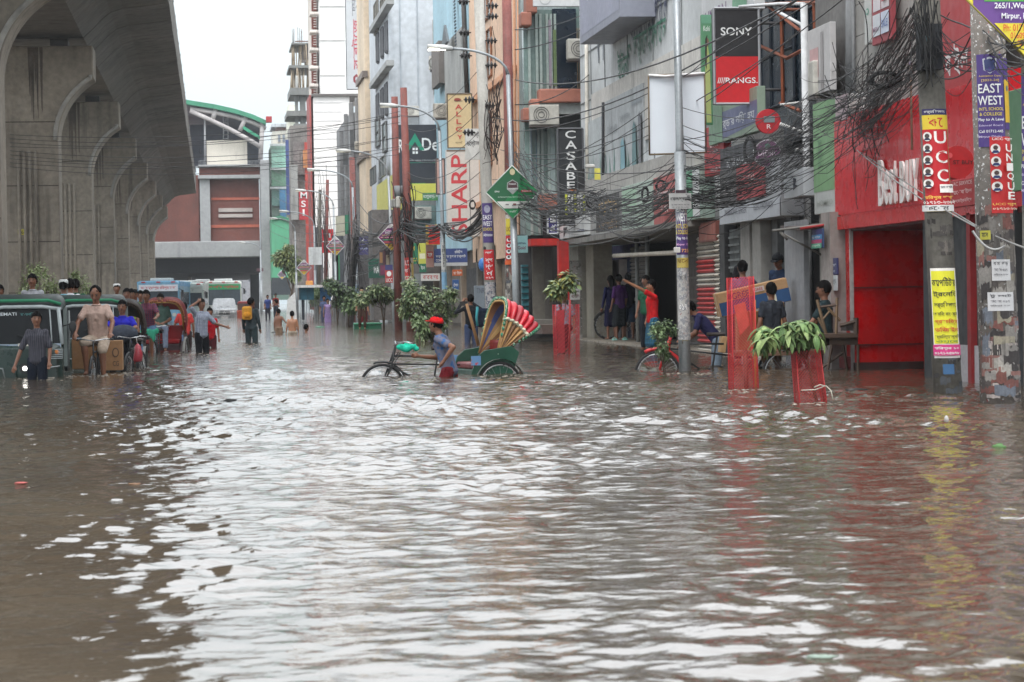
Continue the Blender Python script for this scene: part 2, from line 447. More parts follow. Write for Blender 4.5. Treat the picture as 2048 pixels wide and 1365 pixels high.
lab = ['second', 'third', 'fourth', 'fifth', 'sixth', 'seventh', 'eighth', 'ninth']
pier0['label'] = 'concrete pier closest to the viewer, mostly outside the picture'
pier0['group'] = 'piers of the elevated railway'
allp = [pier0]
for i, y in enumerate(PIERS[1:]):
    l_ = ['flared concrete pier at the left picture edge behind the green three-wheeler',
          'broad fluted concrete pier with a dark drip stain and yellow number plate',
          'flared concrete pier next behind the one with the yellow plate',
          'third flared pier back from the yellow number plate', 'fourth flared pier back from the yellow number plate',
          'fifth flared pier back from the yellow number plate', 'slim distant flared pier just before the station box', 'last flared pier touching the metro station']
    allp.append(dup(pier0, (CX, y, 0), 0, l_[i], 'piers of the elevated railway'))
# number plate
p1 = allp[2]; XF[p1.name] = Matrix.Translation(Vector((CX, PIERS[2], 0)))
f = frame(('Y', PIERS[2]-1.03), (36, 459, 54, 470))
layers(p1, f, [('r', 0, 0, 1, 1, (182, 172, 60)), ('t', '268', .12, .15, .88, .85, (60, 55, 20))])

# box girder deck made of segments
def girder(y0, y1):
    z = CAMZ; c = CX
    half = [(-2.2, 10.6), (-2.62, 11.0), (-2.95, 11.35), (-3.3, 11.62), (-3.8, 11.78), (-4.6, 11.86), (-5.6, 12.0), (-5.6, 13.7), (-5.45, 13.7), (-5.45, 12.35)]
    left = [(c+x, z+h) for x, h in half]; rightp = [(c-x, z+h) for x, h in half]
    poly = left+rightp[::-1]
    return poly
poly = girder(0, 0)
deck = thing('railway_viaduct', 'long curved-soffit concrete box girder viaduct of the elevated railway running into the station', 'viaduct', (CX, 60, 10.6+CAMZ))
seg = MB(); L_ = 3.0
rel = [(x-CX, z-10.6-CAMZ) for x, z in poly]
seg.prism([(x, 0, z) for x, z in rel], (0, L_-.035, 0)); me = seg.mesh('segment')
bm = bmesh.new(); bm.from_mesh(me); bmesh.ops.recalc_face_normals(bm, faces=bm.faces[:]); bm.to_mesh(me); bm.free()
GIRD = mat(C(106, 102, 96), kind='wall', amt=.32, scale=.35, rough=.88, c2=C(50, 48, 46), bump=.1)
me.materials.append(GIRD)
y = 14.0
rr = random.Random(2)
while y < 268:
    link(me, 'segment', deck, Matrix.Translation((rr.uniform(-.012, .012), y-60, rr.uniform(-.015, .015)))); y += L_
m_ = MB()

for k in range(0, 250, 6): m_.box((5.6-.02, 14-60+k, 2.9), (5.64, 14-60+k+.2, 3.02))
m_.build('edge_fitting', P(120, 120, 120), deck, kind='stuff')

# ================================================================== METRO STATION
SY = 280.0
def sbox(t, name, px0, py0, px1, py1, Y, dep, mt, bevel=0, **k):
    a, b = W(px0, py0, Y), W(px1, py1, Y); m_ = WB(); m_.box((a.x, Y, b.z), (b.x, Y+dep, a.z)); return m_.build(name, mt, t, bevel=bevel, **k)
st = thing('metro_station', 'brick-red and grey elevated metro station with green arched roof spanning the street', 'station', (0, SY, 0))
SG = mat(C(150, 152, 154), kind='wall', amt=.2, scale=.3, rough=.8, c2=C(90, 92, 94)); RB = mat(C(106, 60, 52), kind='wall', amt=.2, scale=.3, rough=.8, c2=C(80, 45, 38))
sbox(st, 'column', 520, 320, 543, 620, SY-1, 5, SG, .1)
sbox(st, 'beam', 250, 485, 521, 514, SY, 60, SG, .1)
sbox(st, 'soffit', 250, 514, 521, 545, SY+3, 100, P(22, 25, 32), 0)  # near-black colour paints the shade beneath the beam
sbox(st, 'wall', 250, 352, 520, 486, SY+1.2, 110, RB)
sbox(st, 'parapet_wall', 398, 333, 520, 353, SY+.4, 3, RB, .05)
sbox(st, 'ledge', 396, 351, 521, 357, SY-.2, 2, SG, .05)
sbox(st, 'ledge', 396, 330, 521, 334, SY-.2, 2, SG, .05)
sbox(st, 'pilaster', 399, 357, 422, 486, SY+.3, 2, SG, .06)
sbox(st, 'louvre', 437, 417, 505, 424, SY+.9, 1, P(170, 160, 156), .03)
sbox(st, 'louvre', 437, 429, 505, 435, SY+.9, 1, P(170, 160, 156), .03)
sbox(st, 'red_band', 422, 396, 519, 400, SY+1.1, 1, P(172, 88, 66), 0)
sbox(st, 'red_band', 300, 452, 519, 455, SY+1.1, 1, P(172, 88, 66), 0)
sbox(st, 'wall', 250, 357, 399, 486, SY+.8, 4, P(104, 60, 52, kind='wall'), 0)
pod = sbox(st, 'plant_room', 413, 281, 495, 331, SY+2, 12, P(214, 208, 196, kind='wall', amt=.1), .1)
sbox(st, 'back_wall', 380, 250, 521, 331, SY+22, 1, P(70, 78, 92), 0)
# roof: green-edged arch
m_ = WB(); g_ = WB(); tr = WB()
top = [(330, 192), (380, 201), (430, 209), (470, 218), (505, 229), (532, 241)]
low = [(380, 222), (420, 240), (460, 259), (500, 281), (521, 294)]
pt = [W(x, y, SY) for x, y in top]; pb = [W(x, y+9, SY) for x, y in top]
for i in range(len(pt)-1):
    g_.prism([pt[i], pt[i+1], pb[i+1], pb[i]], (0, 1.2, 0))
    m_.prism([pb[i]+Vector((0, 1.3, .1)), pb[i+1]+Vector((0, 1.3, .1)), pb[i+1]+Vector((0, 1.3, -.1)), pb[i]+Vector((0, 1.3, -.1))], (0, 85, 0))
rf = m_.build('roof', P(88, 98, 112, kind='wall'), st); g_.build('green_fascia', P(60, 140, 110), rf)
tr.tube([W(x, y, SY+.5) for x, y in low], .28, 6); tr.tube([W(x, y+17, SY+.6) for x, y in top[1:]], .25, 6)
for a, b in (((432, 217), (425, 242)), ((492, 235), (480, 262)), ((525, 245), (521, 320))): tr.tube([W(*a, SY+.6), W(*b, SY+.6)], .3, 6)
tr.build('truss', P(176, 172, 172), rf)
m_ = WB(); m_.prism([W(484, 250, SY+.4), W(520, 273, SY+.4), W(520, 279, SY+.4), W(484, 257, SY+.4)], (0, .4, 0)); m_.build('green_panel', P(50, 150, 115), rf)
sbox(st, 'red_cap', 532, 233, 544, 245, SY-.5, 1, P(170, 40, 45), .05)
for k in range(9): 
    m_ = WB(); q = W(385+15*k, 300-2*k, SY+14); m_.tube([q, q+Vector((0, 50, 0))], .12, 5); m_.build('purlin', P(60, 68, 80), rf)
m_ = WB()
for x in (447, 456):
    m_.tube([W(x, 281, SY+1.5), W(x, 225, SY+1.5)], .06, 5)
for y in range(230, 281, 8): m_.tube([W(447, y, SY+1.5), W(456, y, SY+1.5)], .04, 4)
m_.tube([W(410, 331, SY+1), W(410, 240, SY+1)], .12, 5); m_.build('lattice_mast', P(150, 152, 156), st)
for a, b in ((398, 413), (496, 519)):
    m_ = WB()
    for x in range(a, b, 3): m_.tube([W(x, 331, SY+.3), W(x, 322, SY+.3)], .04, 4)
    m_.tube([W(a, 322, SY+.3), W(b, 322, SY+.3)], .04, 4)
    m_.build('railing', P(110, 114, 118), st, kind='stuff')
# far portal and street beyond
sbox(st, 'column', 500, 500, 519, 620, SY+30, 4, P(34, 38, 46), 0)
sbox(st, 'column', 376, 540, 384, 620, SY+40, 4, P(150, 140, 130), 0)
sign('small dark notice board on the lamp post under the station beam', ('Y', 260), (513, 537, 527, 543), [], c=(90, 60, 70), th=.1, name='street_notice')
hz_b = thing('distant_block', 'hazy pinkish street buildings glimpsed under the station beam', 'building', (0, 420, 0))
for i, (a, b, t_, c) in enumerate(((340, 400, 500, (150, 145, 142)), (400, 440, 542, (140, 120, 120)), (440, 470, 535, (165, 165, 168)), (470, 520, 520, (150, 152, 158)))):
    sbox(hz_b, 'wall', a, t_, b, 606, 420+i*3, 10, P(*c, kind='wall', amt=.4, scale=.4), 0)
rr = random.Random(8)
for i in range(16):
    x = 385+i*8; y_ = 556+rr.random()*30; sbox(hz_b, 'window', x, y_, x+4, y_+5, 419.5, .3, P(70, 74, 84), 0)
# ================================================================== BUILDINGS ALONG THE RIGHT
def bldg(label, X, Y0, Y1, z1, dep, m_, z0=-.5, name='building', cat='building'):
    t = thing(name, label, cat, (X, (Y0+Y1)/2, 0))
    b = WB(); b.box((X, Y0, z0), (X+dep, Y1, z1)); b.build('wall', m_, t); return t
def rect_on(plane, rect, back, front):
    """box lying on a plane, from 'back' behind it to 'front' proud of it"""
    f = frame(plane, rect); m_ = WB(); a, b = f(0, 0, front), f(1, 1, -back); m_.box(a, b); return m_
def bx(t, name, plane, rect, mt, front=.06, back=.0, bevel=0, **k):
    if isinstance(mt, tuple): mt = P(*mt, kind='wall', amt=.22)
    return rect_on(plane, rect, back, front).build(name, mt, t, bevel=bevel, **k)
GLASS = mat((.10, .15, .15, 1), rough=.12, kind='plain', amt=.5, scale=.6, spec=.9)
GLASS_G = mat(C(120, 142, 138), rough=.18, amt=.35, scale=.5, spec=.8)
GLASS_B = mat(C(24, 40, 56), rough=.2, amt=.4, scale=.5, spec=.6)
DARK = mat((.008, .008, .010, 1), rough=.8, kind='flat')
def win(t, plane, rect, pane=None, frm=(70, 72, 74), nx=1, ny=1, fr=.05, w_=.045):
    f = frame(plane, rect); m_ = WB()
    for i in range(nx+1):
        m_.tube([f(i/nx, 0, fr/2), f(i/nx, 1, fr/2)], w_, 4, smooth=False)
    for j in range(ny+1):
        m_.tube([f(0, j/ny, fr/2), f(1, j/ny, fr/2)], w_, 4, smooth=False)
    o = m_.build('window', P(*frm), t)
    rect_on(plane, rect, 0, .012).build('pane', pane or GLASS, o)
    return o
def shutter(t, plane, rect, c1, c2=None, n=20, seed=1, bad=.5):
    f = frame(plane, rect); rr = random.Random(seed)
    o = rect_on(plane, rect, .03, 0).build('roller_shutter', P(50, 50, 52), t)
    for i in range(n):
        m_ = WB(); v0, v1 = (i+.04)/n, (i+.86)/n
        pts = [f(0, v0, .005), f(0, (v0+v1)/2, .045), f(0, v1, .005)]; q = [f(1, v0, .005), f(1, (v0+v1)/2, .045), f(1, v1, .005)]
        m_.add(pts+q, [(0, 1, 4, 3), (1, 2, 5, 4)])
        c = c2 if (c2 and c2[1](i)) else c1
        m_.build('slat', c if not isinstance(c, tuple) else (P(*c) if not callable(c[1]) else c[0]), o)
    return o

# ---- B: grey light panel building with the green lettering (the long oblique front)
XJ = 9.8
PANEL = mat(C(202, 206, 208), kind='wall', amt=.2, scale=.5, rough=.6, c2=C(110, 114, 116))
j = bldg('long light grey panelled building front with faded green lettering above the dark shops', XJ, 47.2, 63.5, 10.5, 10, PANEL, z0=2.55)
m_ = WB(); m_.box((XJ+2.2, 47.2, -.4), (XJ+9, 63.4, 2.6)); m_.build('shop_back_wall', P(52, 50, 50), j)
for k in range(1, 6):
    m_ = WB(); z = 3.7+k*1.25; m_.box((XJ-.02, 47.25, z), (XJ+.01, 63.45, z+.03)); m_.build('panel_joint', P(120, 124, 126), j)
for y in (49.5, 52.8, 56.1, 59.4, 61.6):
    m_ = WB(); m_.box((XJ-.022, y, 3.7), (XJ+.01, y+.05, 10.4)); m_.build('panel_joint', P(126, 130, 132), j)
layers(j, frame(('X', XJ), (1262, 18, 1330, 85)), [('t', 'কলেজ ও হাসপাতাল', 0, .1, 1.1, .75, (56, 62, 86))], base=.02)
layers(j, frame(('X', XJ), (1236, 62, 1335, 128)), [('t', 'ইউনি', 0, .35, .3, .9, (60, 120, 98)), ('t', 'ভার্সেল হাসপাতাল', .36, .25, 1.0, .8, (60, 120, 98))], base=.02)
layers(j, frame(('X', XJ), (1196, 52, 1210, 120)), [('p', [(.1, 1), (0, .5), (.5, 0), (1, .5), (.9, 1), (.8, 1), (.85, .5), (.5, .12), (.15, .5), (.2, 1)], (90, 96, 108))], base=.02)
bx(j, 'cream_band', ('X', XJ), (1186, 190, 1425, 232), (206, 203, 198), .05)
bx(j, 'faded_mural_panel', ('X', XJ), (1181, 245, 1212, 375), (178, 184, 186), .06)
bx(j, 'faded_mural_panel', ('X', XJ), (1216, 205, 1296, 372), (180, 185, 188), .08)
rr = random.Random(4)
for (a, b, c_, d_) in ((1181, 245, 1212, 375), (1216, 205, 1296, 372)):
    f = frame(('X', XJ), (a, b, c_, d_))
    m_ = WB()
    for i in range(30):
        u = rr.random()*.95; h_ = .15+.5*rr.random()*(1 if rr.random() > .4 else .4); 
        m_.add([f(u, 1, .09), f(u+.004, 1-h_, .09), f(u+.012+.02*rr.random(), 1-h_*.6, .09), f(u+.02, 1, .09)], [(0, 1, 2, 3)])
    m_.build('mural_streaks', P(112, 150, 142), j, kind='stuff')
f = frame(('X', XJ), (1216, 205, 1296, 372))
layers(j, f, [('t', 'OVC AND', .08, .28, .34, .36, (150, 156, 160)), ('t', 'হোম কেয়ার', .42, .22, .66, .3, (150, 156, 160)), ('t', 'মেডিকেল', .74, .12, .98, .18, (140, 150, 160)),
    ('p', [(.72, 1), (.76, .4), (.8, .33), (.84, .4), (.86, 1)], (96, 128, 132)), ('p', [(.45, 1), (.46, .5), (.52, .45), (.56, .55), (.57, 1)], (126, 168, 180)), ('p', [(.9, .9), (.91, .3), (.95, .26), (.98, .35), (.97, .9)], (110, 112, 118))], base=.1)
m_ = WB(); a = F(1214, 205, XJ); b = F(1214, 380, XJ); m_.tube([a+Vector((-.1, 0, 0)), b+Vector((-.1, 0, 0))], .04, 6); m_.build('downpipe', P(60, 62, 66), j)
m_ = WB(); a = F(1177, 40, XJ); b = F(1180, 470, XJ); m_.tube([a+Vector((-.06, 0, 0)), b+Vector((-.06, 0, 0))], .05, 6); m_.build('corner_trim', P(214, 210, 200), j)
# lavender board high on its corner
sign('pale lavender hoarding high on the corner of the grey panelled building', ('X', 9.0), (1158, -60, 1240, 34), [('r', .02, .1, .98, .9, (150, 154, 172)), ('t', 'আই হাসপাতাল', .15, .2, .9, .55, (225, 228, 236))], c=(140, 144, 158), th=.8, name='hoarding')
# fascia signs above the shops (X = 9.5)
FX = 9.45
def fascia(label, px0, px1, L, c, y_at=None, zt=3.65, zb=2.62, th=.3, X=FX, group=None):
    a, b = F(px0, 400, X), F(px1, 400, X)
    t = thing('fascia_sign', label, 'sign', (X, (a.y+b.y)/2, zb), group=group)
    m_ = WB(); m_.box((X, a.y, zb), (X+th, b.y, zt)); m_.build('board', P(*c, amt=.2, kind='wall'), t, bevel=.01)
    f = lambda u, v, o: Vector((X-o, a.y+(b.y-a.y)*u, zt+(zb-zt)*v)); f_ = f
    class _F: seg = 1
    def ff(u, v, o): return f_(u, v, o)
    ff.seg = 1
    layers(t, ff, L); return t
fascia('white bank booth fascia with small VISA lettering below the black sign', 1118, 1178, [('t', 'VISA', .62, .72, .85, .82, (40, 50, 110)), ('p', [(.15, .5), (.15, .95), (.3, .5)], (40, 44, 46))], (196, 198, 198), zt=3.3, zb=2.7, th=.6)
fascia('grey fascia with a dark niche of letters coloured as if lit gold', 1180, 1242, [('r', .2, .1, .95, .92, (40, 36, 34)), ('t', 'আল', .3, .2, .9, .6, (208, 170, 104)), ('t', 'আমিন', .3, .66, .9, .88, (150, 120, 80))], (150, 150, 148))  # warm light of the niche is put into the letter colours
fascia('pale green fascia sign between the gold-lit niche and the pink sign', 1243, 1306, [('r', .03, .08, .5, .6, (160, 190, 168)), ('r', .5, .3, .97, .9, (176, 196, 182))], (170, 186, 176))
fascia('faded pink-red fascia sign with white letters left of the notice post', 1307, 1352, [('t', 'মিষ্টি', .15, .2, .8, .45, (228, 206, 204)), ('t', 'ঘর', .25, .55, .7, .75, (228, 206, 204))], (176, 98, 96))
fascia('green and white fascia sign directly behind the notice post', 1353, 1400, [('r', .35, .05, .7, .95, (96, 150, 120)), ('r', .72, .05, 1, .95, (205, 208, 208))], (150, 170, 160))
m_ = WB(); m_.box((9.3, 47.2, 2.5), (12, 64, 2.63)); m_.build('canopy_slab', P(120, 118, 114, kind='wall'), j)
m_ = WB(); m_.box((9.55, 47.2, 3.66), (9.9, 63.4, 4.1)); m_.build('canopy_edge', P(170, 168, 164, kind='wall'), j)
# ground floor of B: columns, panels, shutters (plane X = 11)
def gf(px0, px1, X, z0=.0, z1=2.5):
    return (F(px0, 600, X).y, F(px1, 600, X).y, z0, z1)
def gbox(t, name, px0, px1, X, mt, z0=.0, z1=2.5, dep=.2, bevel=0):
    y0, y1, _, _ = gf(px0, px1, X); m_ = WB(); m_.box((X, y1, z0), (X+dep, y0, z1))
    return m_.build(name, P(*mt, kind='wall', amt=.25) if isinstance(mt, tuple) else mt, t, bevel=bevel)
gbox(j, 'column', 1136, 1158, 9.8, (150, 148, 140), dep=.5)
gbox(j, 'column', 1166, 1188, 10.0, (158, 152, 138), dep=.5)
gbox(j, 'door_panel', 1190, 1240, 10.7, (168, 160, 156), z1=2.1)
gbox(j, 'lower_door_panel', 1195, 1238, 10.66, (176, 182, 190), z0=.05, z1=.75, dep=.03)
gbox(j, 'blue_glass_door', 1244, 1262, 10.9, (40, 56, 84), z1=2.05)
def zrect(X, px0, px1, z0, z1):
    a, b = F(px0, 600, X), F(px1, 600, X)
    def f(u, v, o): return Vector((X-o, a.y+(b.y-a.y)*u, z1+(z0-z1)*v))
    f.seg = 1; return f
def shutter2(t, X, px0, px1, z0, z1, c1, c2=None, n=24, seed=1):
    f = zrect(X, px0, px1, z0, z1); m_ = WB(); m_.box(f(0, 0, 0), f(1, 1, -.05)); o = m_.build('roller_shutter', P(46, 46, 48), t)
    rr = random.Random(seed)
    for i in range(n):
        m_ = WB(); v0, v1 = (i+.05)/n, (i+.9)/n; j1, j2 = rr.uniform(-.01, .015), rr.uniform(-.01, .015)
        m_.add([f(0, v0, .005), f(0, (v0+v1)/2, .05+j1), f(0, v1, .005), f(1, v0, .005), f(1, (v0+v1)/2, .05+j2), f(1, v1, .005)], [(0, 1, 4, 3), (1, 2, 5, 4)])
        m_.build('slat', c2[0] if (c2 and c2[1](i, n)) else c1, o)
    return o
shutter2(j, 10.9, 1264, 1296, 0, 2.4, P(112, 108, 104, amt=.3))
gbox(j, 'interior_shade_sheet', 1298, 1352, 11.6, DARK, z1=2.5, dep=.1)  # near-black sheet, paints the shade inside the open shop
gbox(j, 'purple_interior_board', 1196, 1268, 10.95, (46, 40, 84), z0=2.05, z1=2.5)
gbox(j, 'door_leaf', 1352, 1398, 10.8, (70, 62, 58)); 
for z in (.5, 1.0, 1.5, 2.0):
    gbox(j, 'door_rail', 1352, 1398, 10.77, (98, 90, 84), z0=z, z1=z+.05, dep=.03)
for a, x_ in ((1296, 9.9), (1275, 10.1)):
    a = F(a, 600, x_).y; m_ = WB(); m_.tube([(x_, a, -.3), (x_, a, 2.5)], .05, 8); m_.build('post', P(140, 142, 140), j)
m_ = WB(); q0, q1 = F(1228, 512, 9.55), F(1352, 506, 9.55); m_.tube([q0, q1], .055, 6); m_.build('fluorescent_tube_bracket', P(196, 188, 176), j)
# red and white shutter and its neighbours (building C)
c_ = bldg('narrow grey shop building behind the electronics brand sign, with white-and-red roller shutter', 10.3, 44.0, 47.1, 4.2, 8, P(150, 150, 148, kind='wall'), z0=2.7)
RW = (P(176, 52, 52, amt=.3), lambda i, n: (.18 < i/n < .27) or (.42 < i/n < .62) or (.66 < i/n < .86) or i/n > .93)
shutter2(c_, 9.75, 1398, 1432, -.1, 2.3, P(176, 170, 160, amt=.35), RW, n=26, seed=3)
shutter2(c_, 9.7, 1433, 1443, -.1, 2.3, P(190, 184, 172, amt=.35), None, n=26, seed=4)
sign('small faded brown-red board over the red and white roller shutter', ('X', 9.65), (1397, 447, 1432, 482), [('r', .03, .1, .97, .9, (150, 84, 70))], c=(120, 66, 54), th=.15)

# ---- C: corner glass building with terracotta bands
i_ = bldg('glass-fronted building with stepped terracotta bands next to the peach building', 9.9, 66.5, 77.5, 12, 10, mat(C(112, 128, 126), kind='wall', amt=.3, rough=.4, scale=.5))
TER = mat(C(160, 104, 88), kind='wall', amt=.22, rough=.75, scale=.8, c2=C(90, 56, 46))
pl = ('Y', 66.4)
def fz(t, name, px0, py0, px1, py1, Y, mt, th=.15, bevel=0):
    f = frame(('Y', Y), (px0, py0, px1, py1)); m_ = WB(); a, b = f(0, 0, 0), f(1, 1, -th); m_.box(a, b); return m_.build(name, P(*mt, kind='wall') if isinstance(mt, tuple) else mt, t, bevel=bevel)
fz(i_, 'curtain_wall', 1046, 20, 1178, 470, 66.45, GLASS_G, .3)
for (a, b, c, d) in ((1052, -20, 1075, 26), (1042, 24, 1064, 52), (1078, 178, 1178, 205), (1062, 198, 1080, 232), (1046, 216, 1064, 242), (1080, 388, 1118, 420)):
    fz(i_, 'terracotta_band', a, b, c, d, 65.9, TER, .6, .04)
fz(i_, 'white_soffit', 1080, 206, 1178, 228, 66.1, (170, 176, 174), .3)
for x in (1060, 1075, 1083, 1096, 1104, 1112):
    fz(i_, 'mullion', x, 28, x+2, 470, 66.35, (150, 164, 160), .1)
fz(i_, 'dark_glass', 1104, 18, 1154, 176, 66.38, GLASS_B, .05); fz(i_, 'green_pane', 1106, 60, 1114, 172, 66.33, (106, 128, 84), .04)
fz(i_, 'purplish_pane', 1097, 40, 1104, 172, 66.34, (150, 140, 152), .04)
for x in range(1154, 1176, 4): fz(i_, 'curtain_fold', x, 56, x+2.5, 176, 66.3, (140, 112, 84), .08)
fz(i_, 'lower_dark_glass', 1090, 230, 1160, 262, 66.36, (58, 62, 64), .05)
for x in (1062, 1072): fz(i_, 'blue_mullion', x, 240, x+2.5, 400, 66.3, (70, 110, 150), .06)
fz(i_, 'grey_pier', 1100, 236, 1112, 400, 66.25, (140, 156, 156), .1)
fz(i_, 'void_shade_sheet', 1085, 420, 1118, 475, 66.2, DARK, .05)  # near-black sheet painted in for the shade of the opening
sign('white board with a grey emblem high above the glass building', ('Y', 65.2), (1066, -40, 1160, 13), [('d', .25, .75, .12, .2, (170, 172, 174)), ('d', .25, .75, .10, .16, (200, 202, 202))], c=(196, 198, 200))
# low level shops under C
s2 = thing('shop_row', 'row of small shops with leaning grey panels under a red awning', 'building', (9.9, 68, 0))
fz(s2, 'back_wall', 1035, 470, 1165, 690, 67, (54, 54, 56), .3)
fz(s2, 'red_awning', 1062, 478, 1118, 491, 64.5, (186, 40, 34), 1.6)
for (a, b, c) in ((1064, 1090, (112, 108, 100)), (1088, 1106, (96, 92, 88)), (1104, 1116, (60, 58, 58))):
    fz(s2, 'wall_panel', a, 495, b, 640, 66, c, .1)
fz(s2, 'teal_shelving', 1044, 530, 1058, 636, 66.2, (40, 110, 120), .3)
for k in range(8): fz(s2, 'shelf', 1044, 534+13*k, 1058, 536+13*k, 66.15, (20, 40, 48), .3)
fz(s2, 'red_column', 1117, 482, 1139, 600, 62.6, (178, 34, 30), .3)
fz(s2, 'poster_wall', 1139, 522, 1165, 680, 62.8, P(140, 138, 134, kind='patch', c2=C(108, 106, 102)), .3)
fz(s2, 'step', 1050, 640, 1112, 668, 62, (116, 112, 106), 1.2)
fz(s2, 'step', 1084, 650, 1114, 668, 60.5, (96, 80, 74), 1.0)

# ---- D: peach building, light blue, grey tower
h = bldg('tall peach plastered building behind the thick concrete pole', 10.0, 78, 92.6, 13.2, 10, mat(C(218, 186, 160), kind='wall', amt=.26, scale=.6, rough=.8, c2=C(110, 84, 70)), z0=2.5)
for k in range(2):
    m_ = WB(); m_.box((9.85, 78.2, 4.5+4*k), (10.1, 92.4, 4.7+4*k)); m_.build('ledge', P(214, 160, 124), h)
for (a, b, c, d) in ((968, -10, 984, 28), (968, 70, 984, 150), (968, 235, 984, 330)):
    win(h, ('X', 9.98), (a, b, c, d), GLASS, (140, 96, 70), 2, 1)
for a in (1028, 1036):
    m_ = WB(); m_.tube([F(a, -20, 9.9), F(a+4, 470, 9.9)], .05, 6); m_.build('downpipe', P(190, 140, 108), h)
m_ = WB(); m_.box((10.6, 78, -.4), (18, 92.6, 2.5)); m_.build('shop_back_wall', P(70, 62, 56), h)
g = bldg('light blue painted building stained by a leaking pipe, left of the peach one', 10.0, 93, 107.5, 15, 9, mat(C(158, 192, 206), kind='wall', amt=.2, scale=.6, rough=.8, c2=C(84, 96, 104)), z0=3)
m_ = WB(); m_.tube([F(926, -10, 9.9), F(934, 190, 9.9)], .09, 8); m_.build('drainpipe', P(56, 52, 50), g)
m_ = WB(); a, b = F(908, -10, 9.85), F(912, 90, 9.85)
for k in range(16): m_.cbox(a.lerp(b, k/15), (.05, .5, .05))
m_.build('ladder_rungs', P(84, 96, 106), g, kind='stuff')
bx(g, 'grey_cladding', ('X', 9.95), (893, 92, 930, 188), (158, 160, 158), .1); bx(g, 'dark_streaked_pillar', ('X', 9.9), (874, 98, 890, 166), (110, 104, 100), .25)
m_ = WB(); q = F(893, 75, 9.6); m_.prism([q+Vector((0, 0, .5)), q+Vector((0, 1.2, -.3)), q+Vector((0, -1.2, -.3))], (-.1, 0, 0)); m_.build('torn_tin_sheet', P(96, 104, 108), g)
f_ = bldg('blue-grey tower block with slit windows and a blank side wall', 10.0, 134.5, 150.5, 20.5, 14, mat(C(190, 196, 202), kind='wall', amt=.22, scale=.4, rough=.85, c2=C(96, 100, 104)), z0=-.4)
for (x, ys) in ((757, ((72, 122), (192, 238))), (766, ((60, 112), (181, 234))), (774.5, ((48, 102), (170, 228)))):
    for a, b in ys: win(f_, ('X', 9.98), (x-1.6, a, x+1.6, b), DARK, (90, 92, 96), 1, 1, .05, .12)
for (a, b, c, d) in ((748, 168, 784, 132), (748, 58, 784, 8)):
    p, q = F(a, b, 9.9), F(c, d, 9.9); m_ = WB(); m_.box((9.6, p.y, (p.z+q.z)/2-.15), (10.02, q.y, (p.z+q.z)/2+.15)); m_.build('ledge', P(150, 152, 152, kind='wall'), f_)
for (a, b, c, d) in ((749, 12, 757, 60), (762, 4, 770, 30)): win(f_, ('X', 9.97), (a, b, c, d), GLASS, (120, 116, 108), 2, 2, .05, .06)
for (a, b) in ((800, 802), (835, 837)): fz(f_, 'wall_joint', a, -10, b, 250, 134.45, (160, 168, 176), .1)
m_ = WB(); m_.tube([W(869, 40, 134), W(871, 190, 134)], .12, 6); m_.build('drainpipe', P(110, 100, 90), f_)
t = thing('air_conditioner', 'grubby white air conditioner unit bracketed high beside the light blue building', 'air conditioner', W(872, 127, 107))
fz(t, 'casing', 859, 112, 880, 139, 106.6, (196, 190, 182), .4); m_ = WB(); q = W(868, 126, 106.5); m_.torus(q, .22, .03, 'Y'); m_.build('fan_grille', P(120, 118, 112), t)
fz(t, 'bracket', 862, 140, 880, 143, 106.7, (60, 58, 58), .5)
# low buildings under the tower: dark sign building, glass, yellow boards
lo = bldg('low building under the dark real estate sign with bluish shop glass', 9.6, 111, 133, 7.6, 8, P(120, 124, 124, kind='wall', amt=.3))
fz(lo, 'shop_glass', 808, 412, 884, 480, 110.9, GLASS_G, .1)
for x in (818, 826, 834, 846, 858, 872): fz(lo, 'mullion', x, 412, x+1.6, 490, 110.8, (70, 92, 108), .1)
lo2 = bldg('grey-beige shop building under an oblique yellow board', 9.2, 107.5, 110.8, 4.0, 9, P(90, 84, 80, kind='wall', amt=.3), z0=2.3)
ug = thing('shop_row', 'dim brownish row of shops behind the leafy saplings', 'building', (9.8, 95, 0))
m_ = WB(); m_.box((10.2, 78, -.4), (10.5, 135, 3.0)); m_.build('back_wall', P(84, 74, 66, kind='wall', amt=.5), ug)
for k in range(9):
    y = 79+6*k; m_ = WB(); m_.box((10.0, y, 0), (10.22, y+.5, 3.0)); m_.build('column', P(*((134, 120, 104) if k % 2 else (110, 106, 100)), kind='wall'), ug)
    m_ = WB(); m_.box((10.15, y+.6, .1), (10.21, y+5.4, 2.3)); m_.build('shutter', P(*random.choice([(92, 84, 74), (70, 72, 74), (112, 100, 84), (40, 40, 44)]), kind='wall', amt=.5), ug)
# more distant structures
bp = bldg('narrow beige pilaster building with a brown lower half', 9.7, 151, 158, 22.5, 10, mat(C(214, 196, 172), kind='wall', amt=.2, rough=.85, scale=.4, c2=C(140, 120, 100)))
for k in range(3):
    m_ = WB(); m_.box((9.55, 150.9, 5+5*k), (9.9, 158, 5.4+5*k)); m_.build('ledge', P(120, 110, 104), bp)
gs = bldg('angular grey concrete building with folded front, under the slanting white wall', 9.3, 160, 178, 13.5, 10, mat(C(128, 130, 132), kind='wall', amt=.3, rough=.85, scale=.5))
for k, (a, b, tp) in enumerate(((679, 690, 262), (688, 700, 228), (698, 712, 205), (710, 732, 196))):
    fz(gs, 'folded_panel', a, tp, b, 470 if k < 2 else 500, 159.6-k*.5, (116+8*k, 118+8*k, 120+8*k), .5, .05)
for (a, b, c, d) in ((686, 300, 696, 330), (700, 260, 708, 300), (722, 320, 732, 420), (704, 360, 712, 420)): fz(gs, 'window', a, b, c, d, 157.4, (72, 76, 80), .1)
lw = thing('white_wall_building', 'plain white painted lower block below the tall white tower', 'building', (10, 196, 0))
